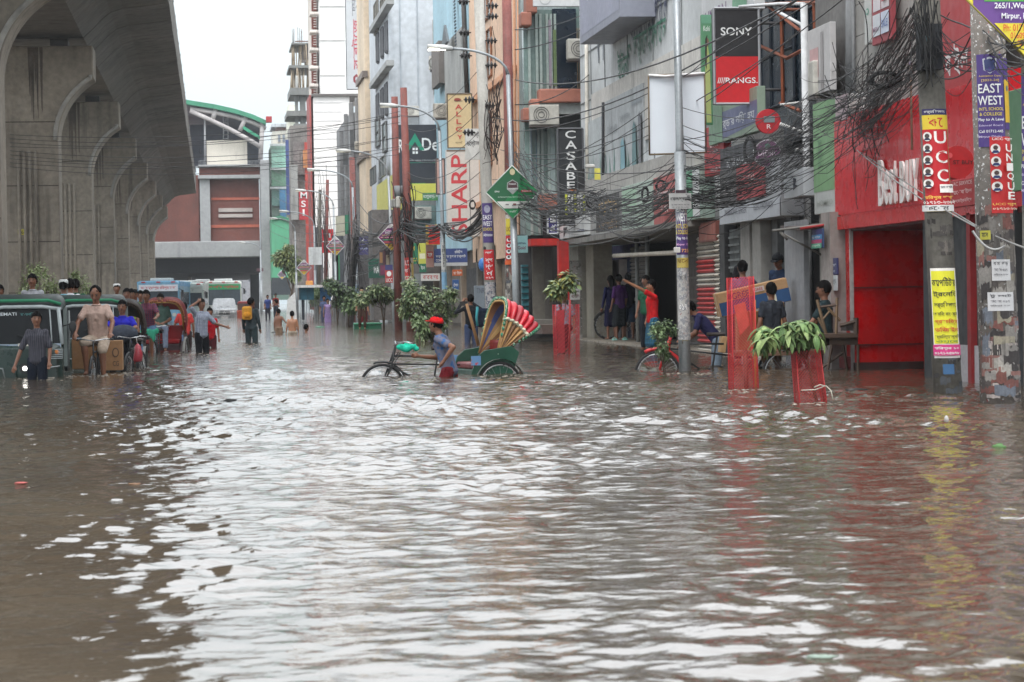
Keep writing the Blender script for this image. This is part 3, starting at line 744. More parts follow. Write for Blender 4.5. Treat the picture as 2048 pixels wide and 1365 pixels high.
fz(lw, 'wall', 626, 192, 706, 620, 196, mat(C(236, 234, 232), kind='wall', amt=.06, rough=.8, scale=.3), 8)
fz(lw, 'parapet', 624, 188, 716, 192, 195.7, (110, 106, 104), 8)
for k in range(9): fz(lw, 'render_joint', 628, 205+18*k, 684, 205.6+18*k, 195.95, P(226, 226, 226, amt=.05), .1)
fz(lw, 'red_edge', 622, 190, 626, 620, 195.8, (150, 74, 70), 6)
tw = thing('white_tower', 'tall bright white apartment tower with a slatted brown balcony edge', 'building', (10, 204, 0))
fz(tw, 'wall', 635, -150, 745, 190, 204, mat(C(240, 240, 238), kind='wall', amt=.05, rough=.8, scale=.3), 12)
for y in (12, 80, 150): fz(tw, 'render_joint', 640, y, 690, y+1, 203.9, P(226, 226, 224, amt=.05), .1)
fz(tw, 'edge_wall', 622, -150, 636, 190, 206, (206, 196, 186), 10)
for k in range(9):
    y = -120+36*k; fz(tw, 'balcony', 620, y, 637, y+6, 203.2, (216, 208, 200), 2, .05)
    b = fz(tw, 'window', 623, y+8, 633, y+34, 205.5, (132, 74, 64), .4)
    for q in range(5): fz(tw, 'slat', 627, y+9+5*q, 635, y+10.5+5*q, 203.4, (190, 184, 178), .1)
un = thing('unfinished_tower', 'unfinished concrete tower with bamboo props and reinforcement rods on top', 'building', (10, 262, 0))
BG = P(120, 122, 120, kind='wall'); BAM = P(176, 158, 134)
for (a, b, y0_, y1_) in ((578, 628, 131, 136), (580, 628, 176, 190), (574, 632, 222, 232), (588, 632, 248, 256)): fz(un, 'floor_slab', a, y0_, b, y1_, 262, BG, 9)
fz(un, 'floor_slab', 583, 86, 625, 89, 262, BG, 9)
for (a, b) in ((590, 597), (600, 612), (618, 622)):
    fz(un, 'column', a, 188, b, 250, 263, BG, 1.2)
rr = random.Random(6)
for (n, y0_, y1_, a, b) in ((26, 89, 131, 584, 624), (30, 136, 178, 582, 624)):
    for k in range(n):
        x = rr.uniform(a, b); m_ = WB(); m_.tube([W(x, y0_, 262+rr.random()*5), W(x+rr.uniform(-3, 3), y1_, 262+rr.random()*5)], .055, 4); m_.build('bamboo_prop', BAM, un)
m_ = WB()
for x in (585, 587, 596, 599, 604, 588, 602): m_.tube([W(x, 88, 263), W(x+rr.uniform(-1, 1), 52+rr.random()*10, 263)], .03, 4)
m_.build('reinforcement_rods', P(110, 100, 96), un, kind='stuff')
fz(un, 'scrap_screen', 600, 92, 618, 126, 264, (120, 110, 104), .3); fz(un, 'top_rail', 590, 82, 624, 84, 262, (120, 90, 80), .3)
lb = thing('ruined_block', 'patchy grey concrete block with red and blue advertising strips under the unfinished tower', 'building', (9, 232, 0))
fz(lb, 'wall', 580, 252, 628, 600, 232, mat(C(132, 128, 124), kind='wall', amt=.5, scale=.8), 8)
fz(lb, 'wall', 586, 284, 610, 350, 231.7, P(134, 128, 126, kind='wall', amt=.5), .2)
fz(lb, 'red_strip', 609, 285, 628, 600, 231.2, P(176, 70, 62, kind='wall', amt=.3), .6); fz(lb, 'orange_strip', 606, 300, 622, 336, 231.0, (196, 130, 80), .2)
fz(lb, 'blue_strip', 571, 280, 580, 430, 231, (64, 80, 132), .4); fz(lb, 'grey_strip', 581, 330, 597, 440, 231, (150, 152, 150), .4)
fz(lb, 'brick_shaft', 623, 290, 631, 480, 229, P(150, 60, 56, kind='wall', amt=.3), .6)
gb = thing('green_building', 'green-glass shopping building with planted balconies beside the station', 'building', (8, 292, 0))
fz(gb, 'wall', 541, 292, 578, 600, 292, P(132, 160, 148, kind='wall'), 10)
fz(gb, 'glass', 543, 300, 575, 335, 291.7, P(150, 196, 180, rough=.3), .2); fz(gb, 'glass', 543, 341, 575, 372, 291.7, P(110, 150, 128, rough=.3), .2)
fz(gb, 'glass', 543, 378, 575, 412, 291.7, P(120, 164, 156, rough=.3), .2); fz(gb, 'frame', 540, 288, 578, 292, 291.2, (190, 200, 200), .4)
fz(gb, 'frame', 540, 374, 578, 378, 291.2, (190, 200, 200), .4); fz(gb, 'frame', 540, 336, 578, 340, 291.2, (190, 200, 200), .4)
fz(gb, 'blue_panel', 559, 380, 572, 436, 290.8, (74, 128, 168), .3)
gm = thing('green_hall', 'large plain green painted hall with a dark open front beside the station column', 'building', (7, 270, 0))
fz(gm, 'wall', 543, 436, 584, 560, 270, mat(C(84, 160, 124), kind='wall', amt=.12, rough=.7), 8)
fz(gm, 'dark_front', 543, 556, 584, 590, 269.6, (44, 52, 58), .3)
m_ = WB(); m_.prism([W(543, 436, 269.8), W(560, 431, 269.8), W(586, 440, 269.8), W(586, 448, 269.8), W(560, 438, 269.8), W(543, 442, 269.8)], (0, 9, 0)); m_.build('roof_edge', P(60, 130, 100), gm)
pb_ = thing('pale_block', 'pale yellow-white block beyond the station roof edge', 'building', (9, 330, 0))
fz(pb_, 'wall', 545, 262, 580, 600, 330, (210, 208, 196), 10); fz(pb_, 'cornice', 543, 248, 582, 254, 329.5, (180, 186, 190), 10); fz(pb_, 'wall', 552, 254, 580, 263, 331, (184, 140, 130), 8)
for k in range(3): fz(pb_, 'window', 556+9*k, 270, 561+9*k, 284, 329.8, (130, 140, 150), .2)
pc_ = thing('cream_block', 'cream building with dark floor bands behind the unfinished tower', 'building', (9, 300, 0))
fz(pc_, 'wall', 576, 210, 600, 600, 300, (222, 222, 206), 8); fz(pc_, 'band', 574, 222, 600, 232, 299, (96, 104, 110), 1)
# filling: backs of blocks further right so that no gap opens between them
for (Y0, Y1, X, z) in ((63.6, 66.4, 11.5, 9), (92.7, 92.95, 11, 10)):
    m_ = WB(); m_.box((X, Y0, 0), (X+6, Y1, z)); m_.build('party_wall', P(130, 130, 128, kind='wall'), h)
rr = random.Random(12)
for k, (px0, px1, top_, Y, c) in enumerate(((632, 648, 455, 190, (90, 88, 92)), (668, 690, 470, 150, (70, 74, 80)), (700, 760, 470, 132, (84, 82, 84)), (744, 800, 420, 118, (96, 92, 90)))):
    fz(lb if k < 1 else gs, 'street_wall', px0, top_, px1, 640, Y, mat(C(*c), kind='wall', c2=C(50, 46, 50), amt=.5, scale=.8), 3)

# ---- E: dark blue glass building behind the electronics brand sign, grey tiled wall, red shop
k_ = bldg('dark blue glass building with a rusty steel frame in front', 10.6, 39.5, 47.0, 9, 9, mat(C(30, 46, 60), rough=.3, kind='plain', amt=.4, spec=.6), z0=3.9)
for (a, b, c, d) in ((1521, 20, 1592, 200), (1618, 18, 1696, 112)): win(k_, ('X', 10.58), (a, b, c, d), GLASS_B, (34, 44, 56), 3, 2, .05, .03)
RUST = P(128, 66, 38, kind='wall', amt=.35)
m_ = WB()
for a, b in (((1508, -8), (1606, 66)), ((1563, 20), (1566, 210)), ((1519, 92), (1574, 117)), ((1574, 117), (1606, 100)), ((1628, -8), (1630, 66)), ((1650, -8), (1674, 128)), ((1500, 10), (1680, 4)), ((1560, 207), (1600, 222))):
    m_.tube([F(a[0], a[1], 10.1), F(b[0], b[1], 10.1)], .035, 4, smooth=False)
for a in ((1563, 20), (1628, 10), (1508, 10)): m_.tube([F(a[0], a[1], 10.1), F(a[0], a[1], 10.1)+Vector((.6, 0, 0))], .03, 4)
m_.build('rusty_frame', RUST, k_)
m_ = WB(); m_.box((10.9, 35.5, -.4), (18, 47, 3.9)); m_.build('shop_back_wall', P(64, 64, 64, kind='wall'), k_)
TILE = mat(C(150, 147, 143), kind='wall', amt=.14, rough=.6, scale=.8, c2=C(96, 94, 92))
l_ = bldg('grey tiled upper wall crossed by hanging cables above the red shop', 9.9, 24, 38.8, 9, 9, P(104, 102, 100), z0=3.5)
tb = MB(); tb.box((0, 0, 0), (.03, .79, .47)); tme = tb.mesh('tile'); tme.materials.append(TILE)
for a in range(8):
    for b in range(13):
        y0 = 30.2+a*.8+.01; z0 = 3.62+b*.48
        if y0 < 38.2: 
            o = link(tme, 'tile', l_, Matrix.Translation((9.87-9.9+random.uniform(-.004, .004), y0-31.4, z0)))
sign('tall red board with big white Bengali letters above the red shop, behind the poles', ('X', 9.35), (1843, 10, 1962, 222), [('r', 0, .55, 1, 1, (176, 62, 66)), ('r', .0, 0, 1, .55, (170, 56, 60)), ('t', 'মোবাইল', .12, .42, .82, .68, (226, 220, 220))], c=(160, 50, 54), th=.3, name='hoarding')
sign('white poster board with a red frame and four small panels on the tiled wall', ('X', 9.7), (1743, -20, 1782, 78), [('r', .08, .0, .48, .42, (206, 200, 204)), ('r', .53, .0, .95, .42, (206, 196, 200)), ('r', .08, .48, .48, .86, (200, 204, 210)), ('r', .53, .48, .95, .86, (196, 204, 220)), ('t', 'MEN', .12, .7, .4, .78, (150, 120, 140)), ('t', 'SALE', .58, .62, .9, .75, (110, 130, 180)), ('p', [(.62, .3), (.72, .05), (.82, .3)], (176, 60, 70))], c=(150, 60, 68), th=.08)
sign('narrow white board with a green ring on the tiled wall', ('X', 9.72), (1728, -20, 1742, 86), [('d', .5, .42, .25, .06, (90, 150, 130)), ('d', .5, .42, .14, .035, (196, 198, 196))], c=(184, 186, 184), th=.08)
sign('pale slanting signboard beside the white pipe', ('X', 9.6), (1614, 64, 1661, 180), [('r', .12, .3, .5, .75, (186, 150, 150)), ('r', .6, .1, .72, 1, (150, 146, 146))], c=(182, 180, 180), th=.1)
sign('tall light green and white shop panel beside the red shop front', ('X', 9.35), (1626, 210, 1699, 420), [('r', 0, .0, .66, .8, (120, 158, 116)), ('r', .66, 0, 1, .97, (186, 168, 174)), ('t', 'HOMEO', .1, .88, .55, .93, (160, 166, 160)), ('T', 'ফার্মেসি', .12, .3, .3, .6, (104, 140, 110))], c=(180, 184, 182), th=.35)
# ---- the red electronics shop
rs = thing('red_shop', 'bright red electronics shop front with a deep red doorway and white raised name letters', 'shop', (9.4, 33, 0))
RED = mat(C(204, 30, 40), rough=.3, kind='wall', amt=.10, scale=.8, c2=C(130, 20, 26)); RED2 = mat(C(196, 10, 14), rough=.3, amt=.12, kind='wall', c2=C(90, 10, 10))
yA, yB = 35.3, 27.5
m_ = WB(); m_.box((9.35, yB, 2.08), (9.6, yA, 3.75)); m_.build('fascia', RED, rs)
for k in range(14):
    m_ = WB(); y = yB+.2+k*.56; m_.box((9.33, y, 2.3), (9.352, y+.55, 3.7)); m_.build('panel', RED, rs)
m_ = WB(); m_.box((9.30, yB, 2.08), (9.36, yA, 2.27)); m_.build('lower_trim', RED2, rs)
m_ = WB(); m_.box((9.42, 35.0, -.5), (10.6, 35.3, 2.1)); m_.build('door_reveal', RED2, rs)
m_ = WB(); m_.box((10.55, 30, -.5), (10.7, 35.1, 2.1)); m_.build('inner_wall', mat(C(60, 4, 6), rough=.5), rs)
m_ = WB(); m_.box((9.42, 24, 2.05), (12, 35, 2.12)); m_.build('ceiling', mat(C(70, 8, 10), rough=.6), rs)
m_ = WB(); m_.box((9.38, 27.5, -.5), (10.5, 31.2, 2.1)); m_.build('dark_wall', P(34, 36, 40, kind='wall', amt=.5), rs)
for (a, b, c) in ((1934, 1941, (120, 16, 20)),): 
    m_ = WB(); y0 = F(a, 600, 9.3).y; y1 = F(b, 600, 9.3).y; m_.box((9.3, y1, -.4), (9.4, y0, 2.1)); m_.build('red_door_jamb', P(*c), rs)
m_ = WB(); y0 = F(1918, 700, 9.34).y; y1 = F(1962, 700, 9.34).y; m_.box((9.34, y1, -.2), (9.4, y0, .46)); m_.build('grey_base_panel', P(170, 172, 176, kind='stripe', c2=C(90, 40, 44), scale=2), rs)
def raised(par, s, f, c, depth=.05, n=3):
    g = glyphs(s); m_ = WB()
    for d in range(n):
        m_.add([f(x, y, .012+depth*d/(n-1)) for x, y in g[0]], g[1])
    # sides
    from collections import Counter
    cnt = Counter()
    for fc in g[1]:
        for i in range(len(fc)): cnt[frozenset((fc[i], fc[(i+1) % len(fc)]))] += 1
    for e, k in cnt.items():
        if k == 1:
            a, b = tuple(e); A, B = g[0][a], g[0][b]; m_.add([f(*A, 0), f(*B, 0), f(*B, .012+depth), f(*A, .012+depth)], [(0, 1, 2, 3)])
    return m_.build('letters', colm(c), par)
f = zrect(9.30, 1763, 1842, 2.34, 2.98)
for s, a, b, v0 in (('B', .0, .14, 0.), ('e', .165, .265, .25), ('s', .285, .375, .25), ('t', .395, .465, .08), ('B', .56, .68, .12), ('U', .71, .83, .12), ('Y', .86, 1.0, .12)):
    raised(rs, s, lambda u, v, o, a=a, b=b, v0=v0: f(a+(b-a)*u, v0+(1-v0)*v, o), (246, 242, 240), .02)
# awning
aw = thing('awning', 'thin red-edged tin awning sagging over the carpenter tables', 'awning', (9, 37, 2.2))
m_ = WB(); a, b, c, d = W(1600, 458, 35.8), W(1716, 440, 35.6), W(1716, 446, 39.5), W(1560, 452, 39.5)
m_.prism([a, b, c, d], (0, 0, -.03)); m_.build('tin_sheet', P(80, 66, 62, kind='wall'), aw)
m_ = WB(); m_.tube([a, b], .022, 6); m_.build('red_edge_bar', P(150, 24, 26), aw)
m_ = WB(); m_.tube([W(1545, 462, 36), W(1716, 441, 35.7)], .02, 5); m_.tube([W(1560, 465, 36), W(1660, 520, 36.5)], .018, 5); m_.tube([W(1560, 465, 36), W(1575, 480, 36)], .02, 5); m_.build('support_rod', P(120, 118, 114), aw)
# pillars and cloths between the red shop and the grey shops
pr = thing('grey_shop_front', 'grey pillared shop front behind the cardboard cartons', 'building', (10, 38, 0))
for (a, b, X, c, z1) in ((1440, 1450, 9.6, (40, 40, 42), 2.5), (1455, 1484, 9.75, (96, 98, 98), 1.95), (1482, 1500, 9.6, (140, 138, 134), 2.5), (1506, 1522, 9.6, (146, 144, 140), 2.5),
                       (1521, 1556, 9.8, (110, 112, 114), 2.5), (1640, 1662, 9.4, (136, 132, 126), 2.4), (1586, 1600, 9.9, (80, 82, 84), 2.5)):
    gbox(pr, 'pillar', a, b, X, c, z0=-.4, z1=z1, dep=.25, bevel=.01)
gbox(pr, 'interior_shade_sheet', 1450, 1725, 10.7, DARK, z0=-.4, z1=2.6, dep=.1)  # near-black sheet behind the pillars, stands in for indoor shade
gbox(pr, 'metal_door_sign', 1456, 1482, 9.7, (88, 92, 92), z0=1.55, z1=2.35, dep=.04)
for k in range(5): gbox(pr, 'louvre', 1458, 1480, 9.66, (120, 124, 124), z0=1.62+.14*k, z1=1.66+.14*k, dep=.03)
m_ = WB(); m_.box((9.2, 35.35, -.4), (9.75, 35.9, 2.35)); m_.build('plaster_column', P(150, 142, 138, kind='wall', amt=.3), pr)
m_ = WB(); m_.box((9.28, 37.3, -.4), (9.36, 38.6, 2.3)); m_.build('canvas_sheet', P(140, 142, 146, kind='wall', amt=.2), pr)
sign('dark blue board with white Bengali letters on the canvas', ('X', 9.24), (1646, 518, 1674, 550), [('t', 'বিকাশ', .15, .25, .95, .6, (200, 204, 214)), ('t', 'এজেন্ট', .5, .7, .9, .9, (180, 184, 200))], c=(44, 46, 92), th=.03)
sign('small white notice below the dark blue board', ('X', 9.24), (1650, 552, 1674, 582), [('t', 'এই', .1, .3, .45, .6, (60, 60, 64)), ('t', 'পণ্য', .6, .25, .95, .6, (90, 90, 94))], c=(180, 184, 186), th=.02)
sign('small turquoise, blue and pink notice on the doorway post', ('X', 9.1), (1624, 460, 1645, 496), [('r', 0, 0, 1, .3, (50, 50, 100)), ('r', 0, .3, 1, .55, (60, 130, 180)), ('r', 0, .55, 1, .75, (180, 60, 110)), ('r', 0, .75, 1, 1, (90, 170, 140)), ('t', 'মোবাইল', .1, .35, .9, .5, (220, 220, 220)), ('t', 'সার্ভিস', .1, .8, .9, .95, (220, 230, 220))], c=(60, 80, 120), th=.03)
sign('pale blue paper strip pasted near the red reveal', ('Y', 35.3), (1708, 512, 1716, 542), [], c=(170, 178, 190), th=.01)
# big white pipe frame
pf = thing('pipe_gantry', 'white painted steel pipe post with a top rail, standing before the dark glass', 'gantry', (gx(1612, 40), 40, -.5))
m_ = WB(); a = W(1608, 8, 40); b = W(1618, 640, 40); m_.tube([a, b, b+Vector((0, 0, -1.3))], .062, 10); m_.build('post', P(196, 198, 200), pf)
m_ = WB(); m_.tube([W(1478, 14, 41.5), W(1560, 8, 41), a], .03, 6); m_.tube([W(1556, 24, 41), W(1606, 52, 40)], .03, 6); m_.build('rail', P(200, 202, 204), pf)
m_ = WB(); m_.tube([W(1560, 248, 40), W(1624, 272, 40)], .03, 6); m_.tube([W(1560, 210, 40), W(1608, 204, 40)], .02, 6); m_.tube([W(1590, 300, 40), W(1628, 301, 40)], .03, 4); m_.build('brace', P(196, 196, 194), pf)
gp = thing('grey_pipe', 'grey steel pipe rising behind the cable tangle beside the tiled wall', 'pipe', (gx(1703, 36), 36, 3))
m_ = WB(); m_.tube([W(1703, -20, 36.5), W(1702, 195, 36.5)], .09, 10); m_.tube([W(1706, -20, 36.2), W(1708, 250, 36.2)], .03, 6); m_.build('pipe', P(110, 112, 114), gp)

# door fittings inside the red shop
for z in (.35, 1.2):
    m_ = WB(); m_.box((9.45, 34.96, z), (10.5, 35.0, z+.02)); m_.build('panel_seam', mat(C(96, 8, 10), rough=.5), rs)
m_ = WB(); m_.box((9.40, 34.97, -.4), (9.45, 35.02, 2.1)); m_.build('white_edge_strip', P(176, 168, 166, kind='wall', amt=.4), rs)
m_ = WB(); m_.box((9.43, 34.95, -.3), (10.5, 34.99, .10)); m_.build('mud_line', P(70, 30, 24, kind='wall', amt=.5), rs)
# ================================================================== SIGNS
BK = (34, 36, 40); WH = (228, 230, 230); GR = (36, 120, 76)
sign('black over red projecting electronics sign with white SONY and RANGS lettering', ('Y', 42), (1427, 17, 1520, 208),
     [('r', 0, 0, 1, .505, (32, 31, 34)), ('r', 0, .505, 1, 1, (196, 28, 36)), ('t', 'SONY', .15, .20, .84, .285, WH), ('t', 'RANGS.', .24, .725, .95, .785, WH),
      ('p', [(.06, .785), (.09, .725), (.105, .725), (.075, .785)], WH), ('p', [(.10, .785), (.13, .725), (.145, .725), (.115, .785)], WH), ('p', [(.14, .785), (.17, .725), (.185, .725), (.155, .785)], WH), ('p', [(.18, .785), (.21, .725), (.225, .725), (.195, .785)], WH)],
     c=(60, 60, 62), th=.2, edge=(150, 152, 156), bracket=.5, name='projecting_sign')
sign('tall black projecting furnishing sign with stacked white letters beginning CASA', ('Y', 62.5), (1115, 258, 1168, 450),
     [('t', 'C', .30, .02, .72, .10, WH), ('t', 'A', .3, .125, .76, .21, WH), ('t', 'S', .34, .235, .70, .325, WH), ('t', 'A', .28, .345, .74, .43, WH), ('t', 'B', .34, .45, .68, .53, WH), ('t', 'E', .34, .55, .66, .62, WH),
      ('r', .36, .635, .7, .66, (180, 100, 40)), ('t', 'FURNISHINGS', .08, .935, .96, .965, (190, 190, 190))], c=(40, 42, 46), th=.25, edge=(90, 92, 96), name='projecting_sign')
sign('tall white projecting electronics sign with huge vertical red SHARP lettering', ('Y', 90), (893, 300, 976, 473),
     [('T', 'SHARP', .1, .06, .5, .98, (196, 66, 74)), ('r', .0, -.0, .5, .02, (120, 110, 100)), ('r', .56, 0, .575, 1, (90, 88, 84)), ('t', 'SHARP', .12, 1.0, .3, 1.03, (180, 60, 70))], c=(206, 204, 200), th=.5, name='projecting_sign')
sign('cream projecting sign with stacked red letters ALLCY beside the light blue wall', ('Y', 90.5), (894, 188, 945, 296),
     [('d', .42, .11, .14, .03, (150, 70, 60)), ('t', 'NONO', .28, .12, .62, .15, (60, 50, 40)), ('t', 'A', .32, .2, .6, .29, (190, 56, 60)), ('t', 'L', .36, .33, .56, .42, (190, 56, 60)), ('t', 'L', .36, .47, .56, .56, (190, 56, 60)), ('t', 'C', .33, .61, .58, .7, (190, 56, 60)), ('t', 'Y', .38, .76, .6, .84, (190, 56, 60)), ('t', 'গ্যালারি', .3, .88, .6, .93, (80, 70, 50))],
     c=(206, 190, 150), th=.3, edge=(96, 90, 80), name='projecting_sign')
sign('grey projecting sign high on the tower with red vertical Bengali letters and a hexagon emblem', ('Y', 172), (690, -40, 733, 179),
     [('T', 'সারটেজ', .28, .36, .62, .82, (176, 60, 76)), ('T', 'ফ্যাশন', .32, .02, .58, .33, (90, 92, 100)), ('p', [(.5, .86), (.66, .885), (.66, .93), (.5, .955), (.34, .93), (.34, .885)], (130, 50, 60)), ('d', .5, .907, .06, .02, (180, 186, 190))],
     c=(186, 190, 194), th=.6, edge=(80, 82, 84), name='projecting_sign')
sign('dark projecting real estate sign with a green roof chevron between white letters', ('Y', 106.8), (795, 250, 883, 371),
     [('t', 'Re', .02, .24, .2, .46, WH), ('t', 'De', .56, .22, .94, .43, WH), ('p', [(.16, .42), (.4, .14), (.62, .42), (.52, .42), (.4, .28), (.26, .42)], (30, 140, 110)),
      ('r', .34, .38, .39, .42, WH), ('r', .41, .38, .46, .42, WH), ('r', .34, .44, .39, .48, WH), ('r', .41, .44, .46, .48, WH), ('t', 'Construction | Construction', .2, .575, .93, .6, (190, 194, 196)), ('r', .2, .62, 1, .632, (40, 120, 100)),
      ('r', .2, .96, .63, 1.0, (60, 130, 84))], c=(48, 52, 60), th=.3, name='projecting_sign')
sign('yellow board under the dark real estate sign with a small green Bengali label', ('Y', 106.6), (817, 368, 883, 401), [('r', .42, .55, 1, 1, (70, 130, 80)), ('t', 'রেস্টুরেন্ট, লেক', .44, .62, .98, .92, WH)], c=(206, 202, 92), th=.3)
sign('long oblique faded yellow board facing the street beside the tower', ('X', 9.3), (753, 372, 792, 420), [], c=(196, 192, 100), th=.3)
sign('pinkish blank back of a signboard beside the red lettered one', ('Y', 98), (872, 318, 890, 388), [], c=(190, 150, 140), th=.3, edge=(80, 70, 66))
sign('crooked blue long shop board with white Bengali lettering and a white footer', ('Y', 80), (868, 498, 935, 532), [('r', 0, 0, 1, .8, (58, 74, 128)), ('t', 'ডিজিটাল', .62, .08, .85, .28, WH), ('t', 'কম্পিউটার সুপার মার্কেট', .05, .34, .95, .56, WH), ('t', 'COMPUTER', .05, .6, .4, .74, WH)], c=(190, 192, 194), th=.12)
sign('small brownish-red board left of the crooked blue one', ('Y', 80), (852, 490, 868, 535), [('r', .1, .3, .9, .6, (170, 60, 50)), ('t', 'সেল', .2, .35, .8, .55, WH)], c=(170, 130, 120), th=.12)
sign('green shop board with yellow Latin letters partly hidden by a concrete pole', ('Y', 96), (817, 487, 836, 528), [('t', 'nd', .1, .15, .65, .35, (220, 190, 70)), ('t', 'tics', .1, .65, .9, .88, (220, 190, 70))], c=(40, 120, 90), th=.2)
sign('yellow vertical board right of the green shop board', ('Y', 95), (837, 487, 852, 528), [('r', .1, .5, .9, .75, (230, 230, 200))], c=(200, 204, 90), th=.2)
sign('small green Bengali board below the yellow vertical board', ('Y', 95), (839, 528, 853, 545), [('t', 'ইস', .2, .2, .8, .7, WH)], c=(36, 110, 84), th=.2)
sign('plain red square board with a yellow edge over the blue long board', ('Y', 84), (852, 450, 880, 490), [('r', .18, .03, 1, .97, (186, 34, 34))], c=(196, 160, 60), th=.15)
sign('narrow violet-blue banner sign with white lettering beside the black furnishing sign', ('Y', 61), (1095, 422, 1116, 468), [('r', .25, .1, .8, .5, WH), ('t', 'ডাচ', .3, .15, .75, .45, (40, 40, 100)), ('t', 'এটি', .2, .6, .85, .9, WH)], c=(56, 50, 110), th=.1, edge=(190, 192, 196))
sign('round pale blue shop sign with small dark lettering', ('Y', 57.5), (1030, 472, 1056, 506), [('d', .5, .5, .5, .5, (150, 196, 200)), ('t', 'SAPNA', .15, .38, .85, .5, (40, 50, 90)), ('t', 'Gold', .2, .6, .8, .8, (120, 30, 70))], c=(150, 192, 196), th=.04)
sign('white Bengali shield-shaped dental sign among the cables', ('Y', 80), (930, 258, 962, 320), [('p', [(.0, .0), (1, 0), (.95, .55), (.5, 1), (.1, .55)], (206, 208, 206)), ('t', 'ডিসেন্ট', .1, .08, .95, .3, BK), ('t', 'ডেন্টাল', .1, .36, .9, .6, BK)], c=(190, 192, 190), th=.06)
sign('green purple figure poster beside the electronics brand sign', ('Y', 44.5), (1402, 30, 1426, 250), [('r', 0, 0, 1, .08, (96, 148, 120)), ('t', 'Kohi', .2, .1, .8, .15, (210, 220, 214)), ('p', [(.4, .98), (.3, .6), (.35, .35), (.5, .22), (.7, .35), (.8, .6), (.85, .98)], (168, 178, 112)), ('d', .52, .25, .17, .04, (120, 92, 74)), ('p', [(.3, .45), (.34, .22), (.55, .18), (.5, .3), (.45, .5)], (44, 38, 34))], c=(84, 136, 100), th=.1, name='advert_panel')
sign('white hospital board with purple letters at the top edge', ('X', 9.6), (1402, -40, 1508, 18), [('t', 'UNION', .08, .62, .5, .9, (110, 84, 120)), ('r', .62, .5, .88, .95, (110, 160, 130))], c=(196, 198, 200), th=.2)
sign('grey slanting board with white Bengali lettering under the brand sign', ('X', 9.5), (1418, 210, 1515, 262), [('p', [(.0, 1), (.15, .3), (1, .3), (1, .8)], (100, 104, 136)), ('t', 'অর্ডার নিয়া হয়', .2, .45, .95, .75, (210, 212, 220)), ('r', 0, 0, .3, 1, (120, 150, 126))], c=(130, 146, 130), th=.15)
sign('shaded shop fascia with faded SONY lettering and a red panel', ('X', 9.45), (1440, 342, 1562, 432), [('r', 0, 0, .45, .68, (84, 82, 82)), ('r', .3, 0, .78, .62, (150, 44, 50)), ('t', 'SONY', .07, .3, .28, .48, (170, 166, 164)), ('t', 'SR', .5, .18, .62, .4, (190, 150, 150)), ('r', 0, .68, 1, 1, (168, 172, 178)), ('t', 'PANASONIC SINGER', .1, .74, .48, .86, (110, 112, 120)), ('t', 'ELECTRONICS', .6, .72, .9, .84, (110, 112, 120))], c=(150, 152, 156), th=.4)
sign('dark fascia with white Bengali phone line above the faded one', ('X', 9.5), (1440, 300, 1510, 350), [('t', 'ফোন ০১৭১২', .15, .35, .85, .65, (190, 192, 194))], c=(56, 56, 62), th=.2)
sign('red shop board with white stacked Bengali words left of the cable bundle', ('X', 9.55), (1408, 258, 1448, 345), [('t', 'উত্তর', .3, .36, .75, .46, (220, 206, 206)), ('t', 'সার্ভিস', .25, .5, .75, .58, (220, 206, 206)), ('t', 'সেন্টার', .3, .85, .9, .95, (220, 206, 206))], c=(166, 40, 46), th=.15)
sign('white and blue electrical box panel behind the lower cables', ('X', 9.3), (1567, 344, 1607, 392), [('p', [(.5, .3), (.66, .35), (.6, .55), (.72, .6), (.5, .75)], (40, 44, 60))], c=(176, 180, 184), th=.3, name='meter_box', cat='electrical box')
def disc_sign(label, px, py, rx, Y, c, L, th=.1):
    q = W(px, py, Y); r_ = rx*Y/FPX; t = thing('round_sign', label, 'sign', q)
    m_ = WB(); m_.tube([q, q+Vector((0, th, 0))], r_, 28); m_.build('disc', P(*c), t)
    f = frame(('Y', Y), (px-rx, py-rx, px+rx, py+rx)); layers(t, f, L, base=.004); return t
disc_sign('bright red round sign snagged in the cables above the violet one', 1537, 243, 25, 40.5, (176, 34, 44), [('r', .3, .3, .75, .55, (120, 130, 134)), ('t', 'R', .42, .62, .6, .8, (220, 200, 200))])
disc_sign('violet round sign with a white rim tangled in cables', 1535, 307, 28, 40.3, (206, 206, 210), [('d', .5, .5, .46, .46, (112, 72, 104)), ('t', 'DIEBR', .15, .4, .8, .58, (206, 196, 206)), ('d', .5, .25, .1, .1, (80, 110, 100))])
disc_sign('big glossy red disc sign with dark BEST BUY lettering between the two poles', 1916, 325, 34, 28.3, (172, 24, 30), [('t', 'ST BUY', .35, .44, .95, .56, (60, 14, 16)), ('d', .25, .3, .08, .08, (206, 80, 84))], th=.25)
# oval white sign, camera box on the red shop
ov = thing('oval_sign', 'white oval blade sign standing out from the red shop', 'sign', W(1805, 265, 32.5))
m_ = WB(); q = W(1805, 265, 32.5); m_.ball(q, (.06, .05, .24), 12, 10); m_.build('blade', P(206, 200, 198), ov)
m_ = WB(); q2 = W(1796, 267, 32.4); m_.ball(q2, (.055, .02, .21), 12, 10); m_.build('face', P(170, 60, 64), ov)
cc = thing('security_camera', 'small white camera and plate with red-black lettering under the oval sign', 'camera', W(1808, 300, 32.5))
fz(cc, 'housing', 1800, 292, 1816, 304, 32.3, (214, 214, 210), .25, .02); fz(cc, 'plate', 1788, 309, 1822, 328, 32.4, (190, 184, 176), .05)
layers(cc, frame(('Y', 32.4), (1788, 309, 1822, 328)), [('t', '৫৪৪', .1, .2, .65, .8, (90, 50, 44))], base=.002)
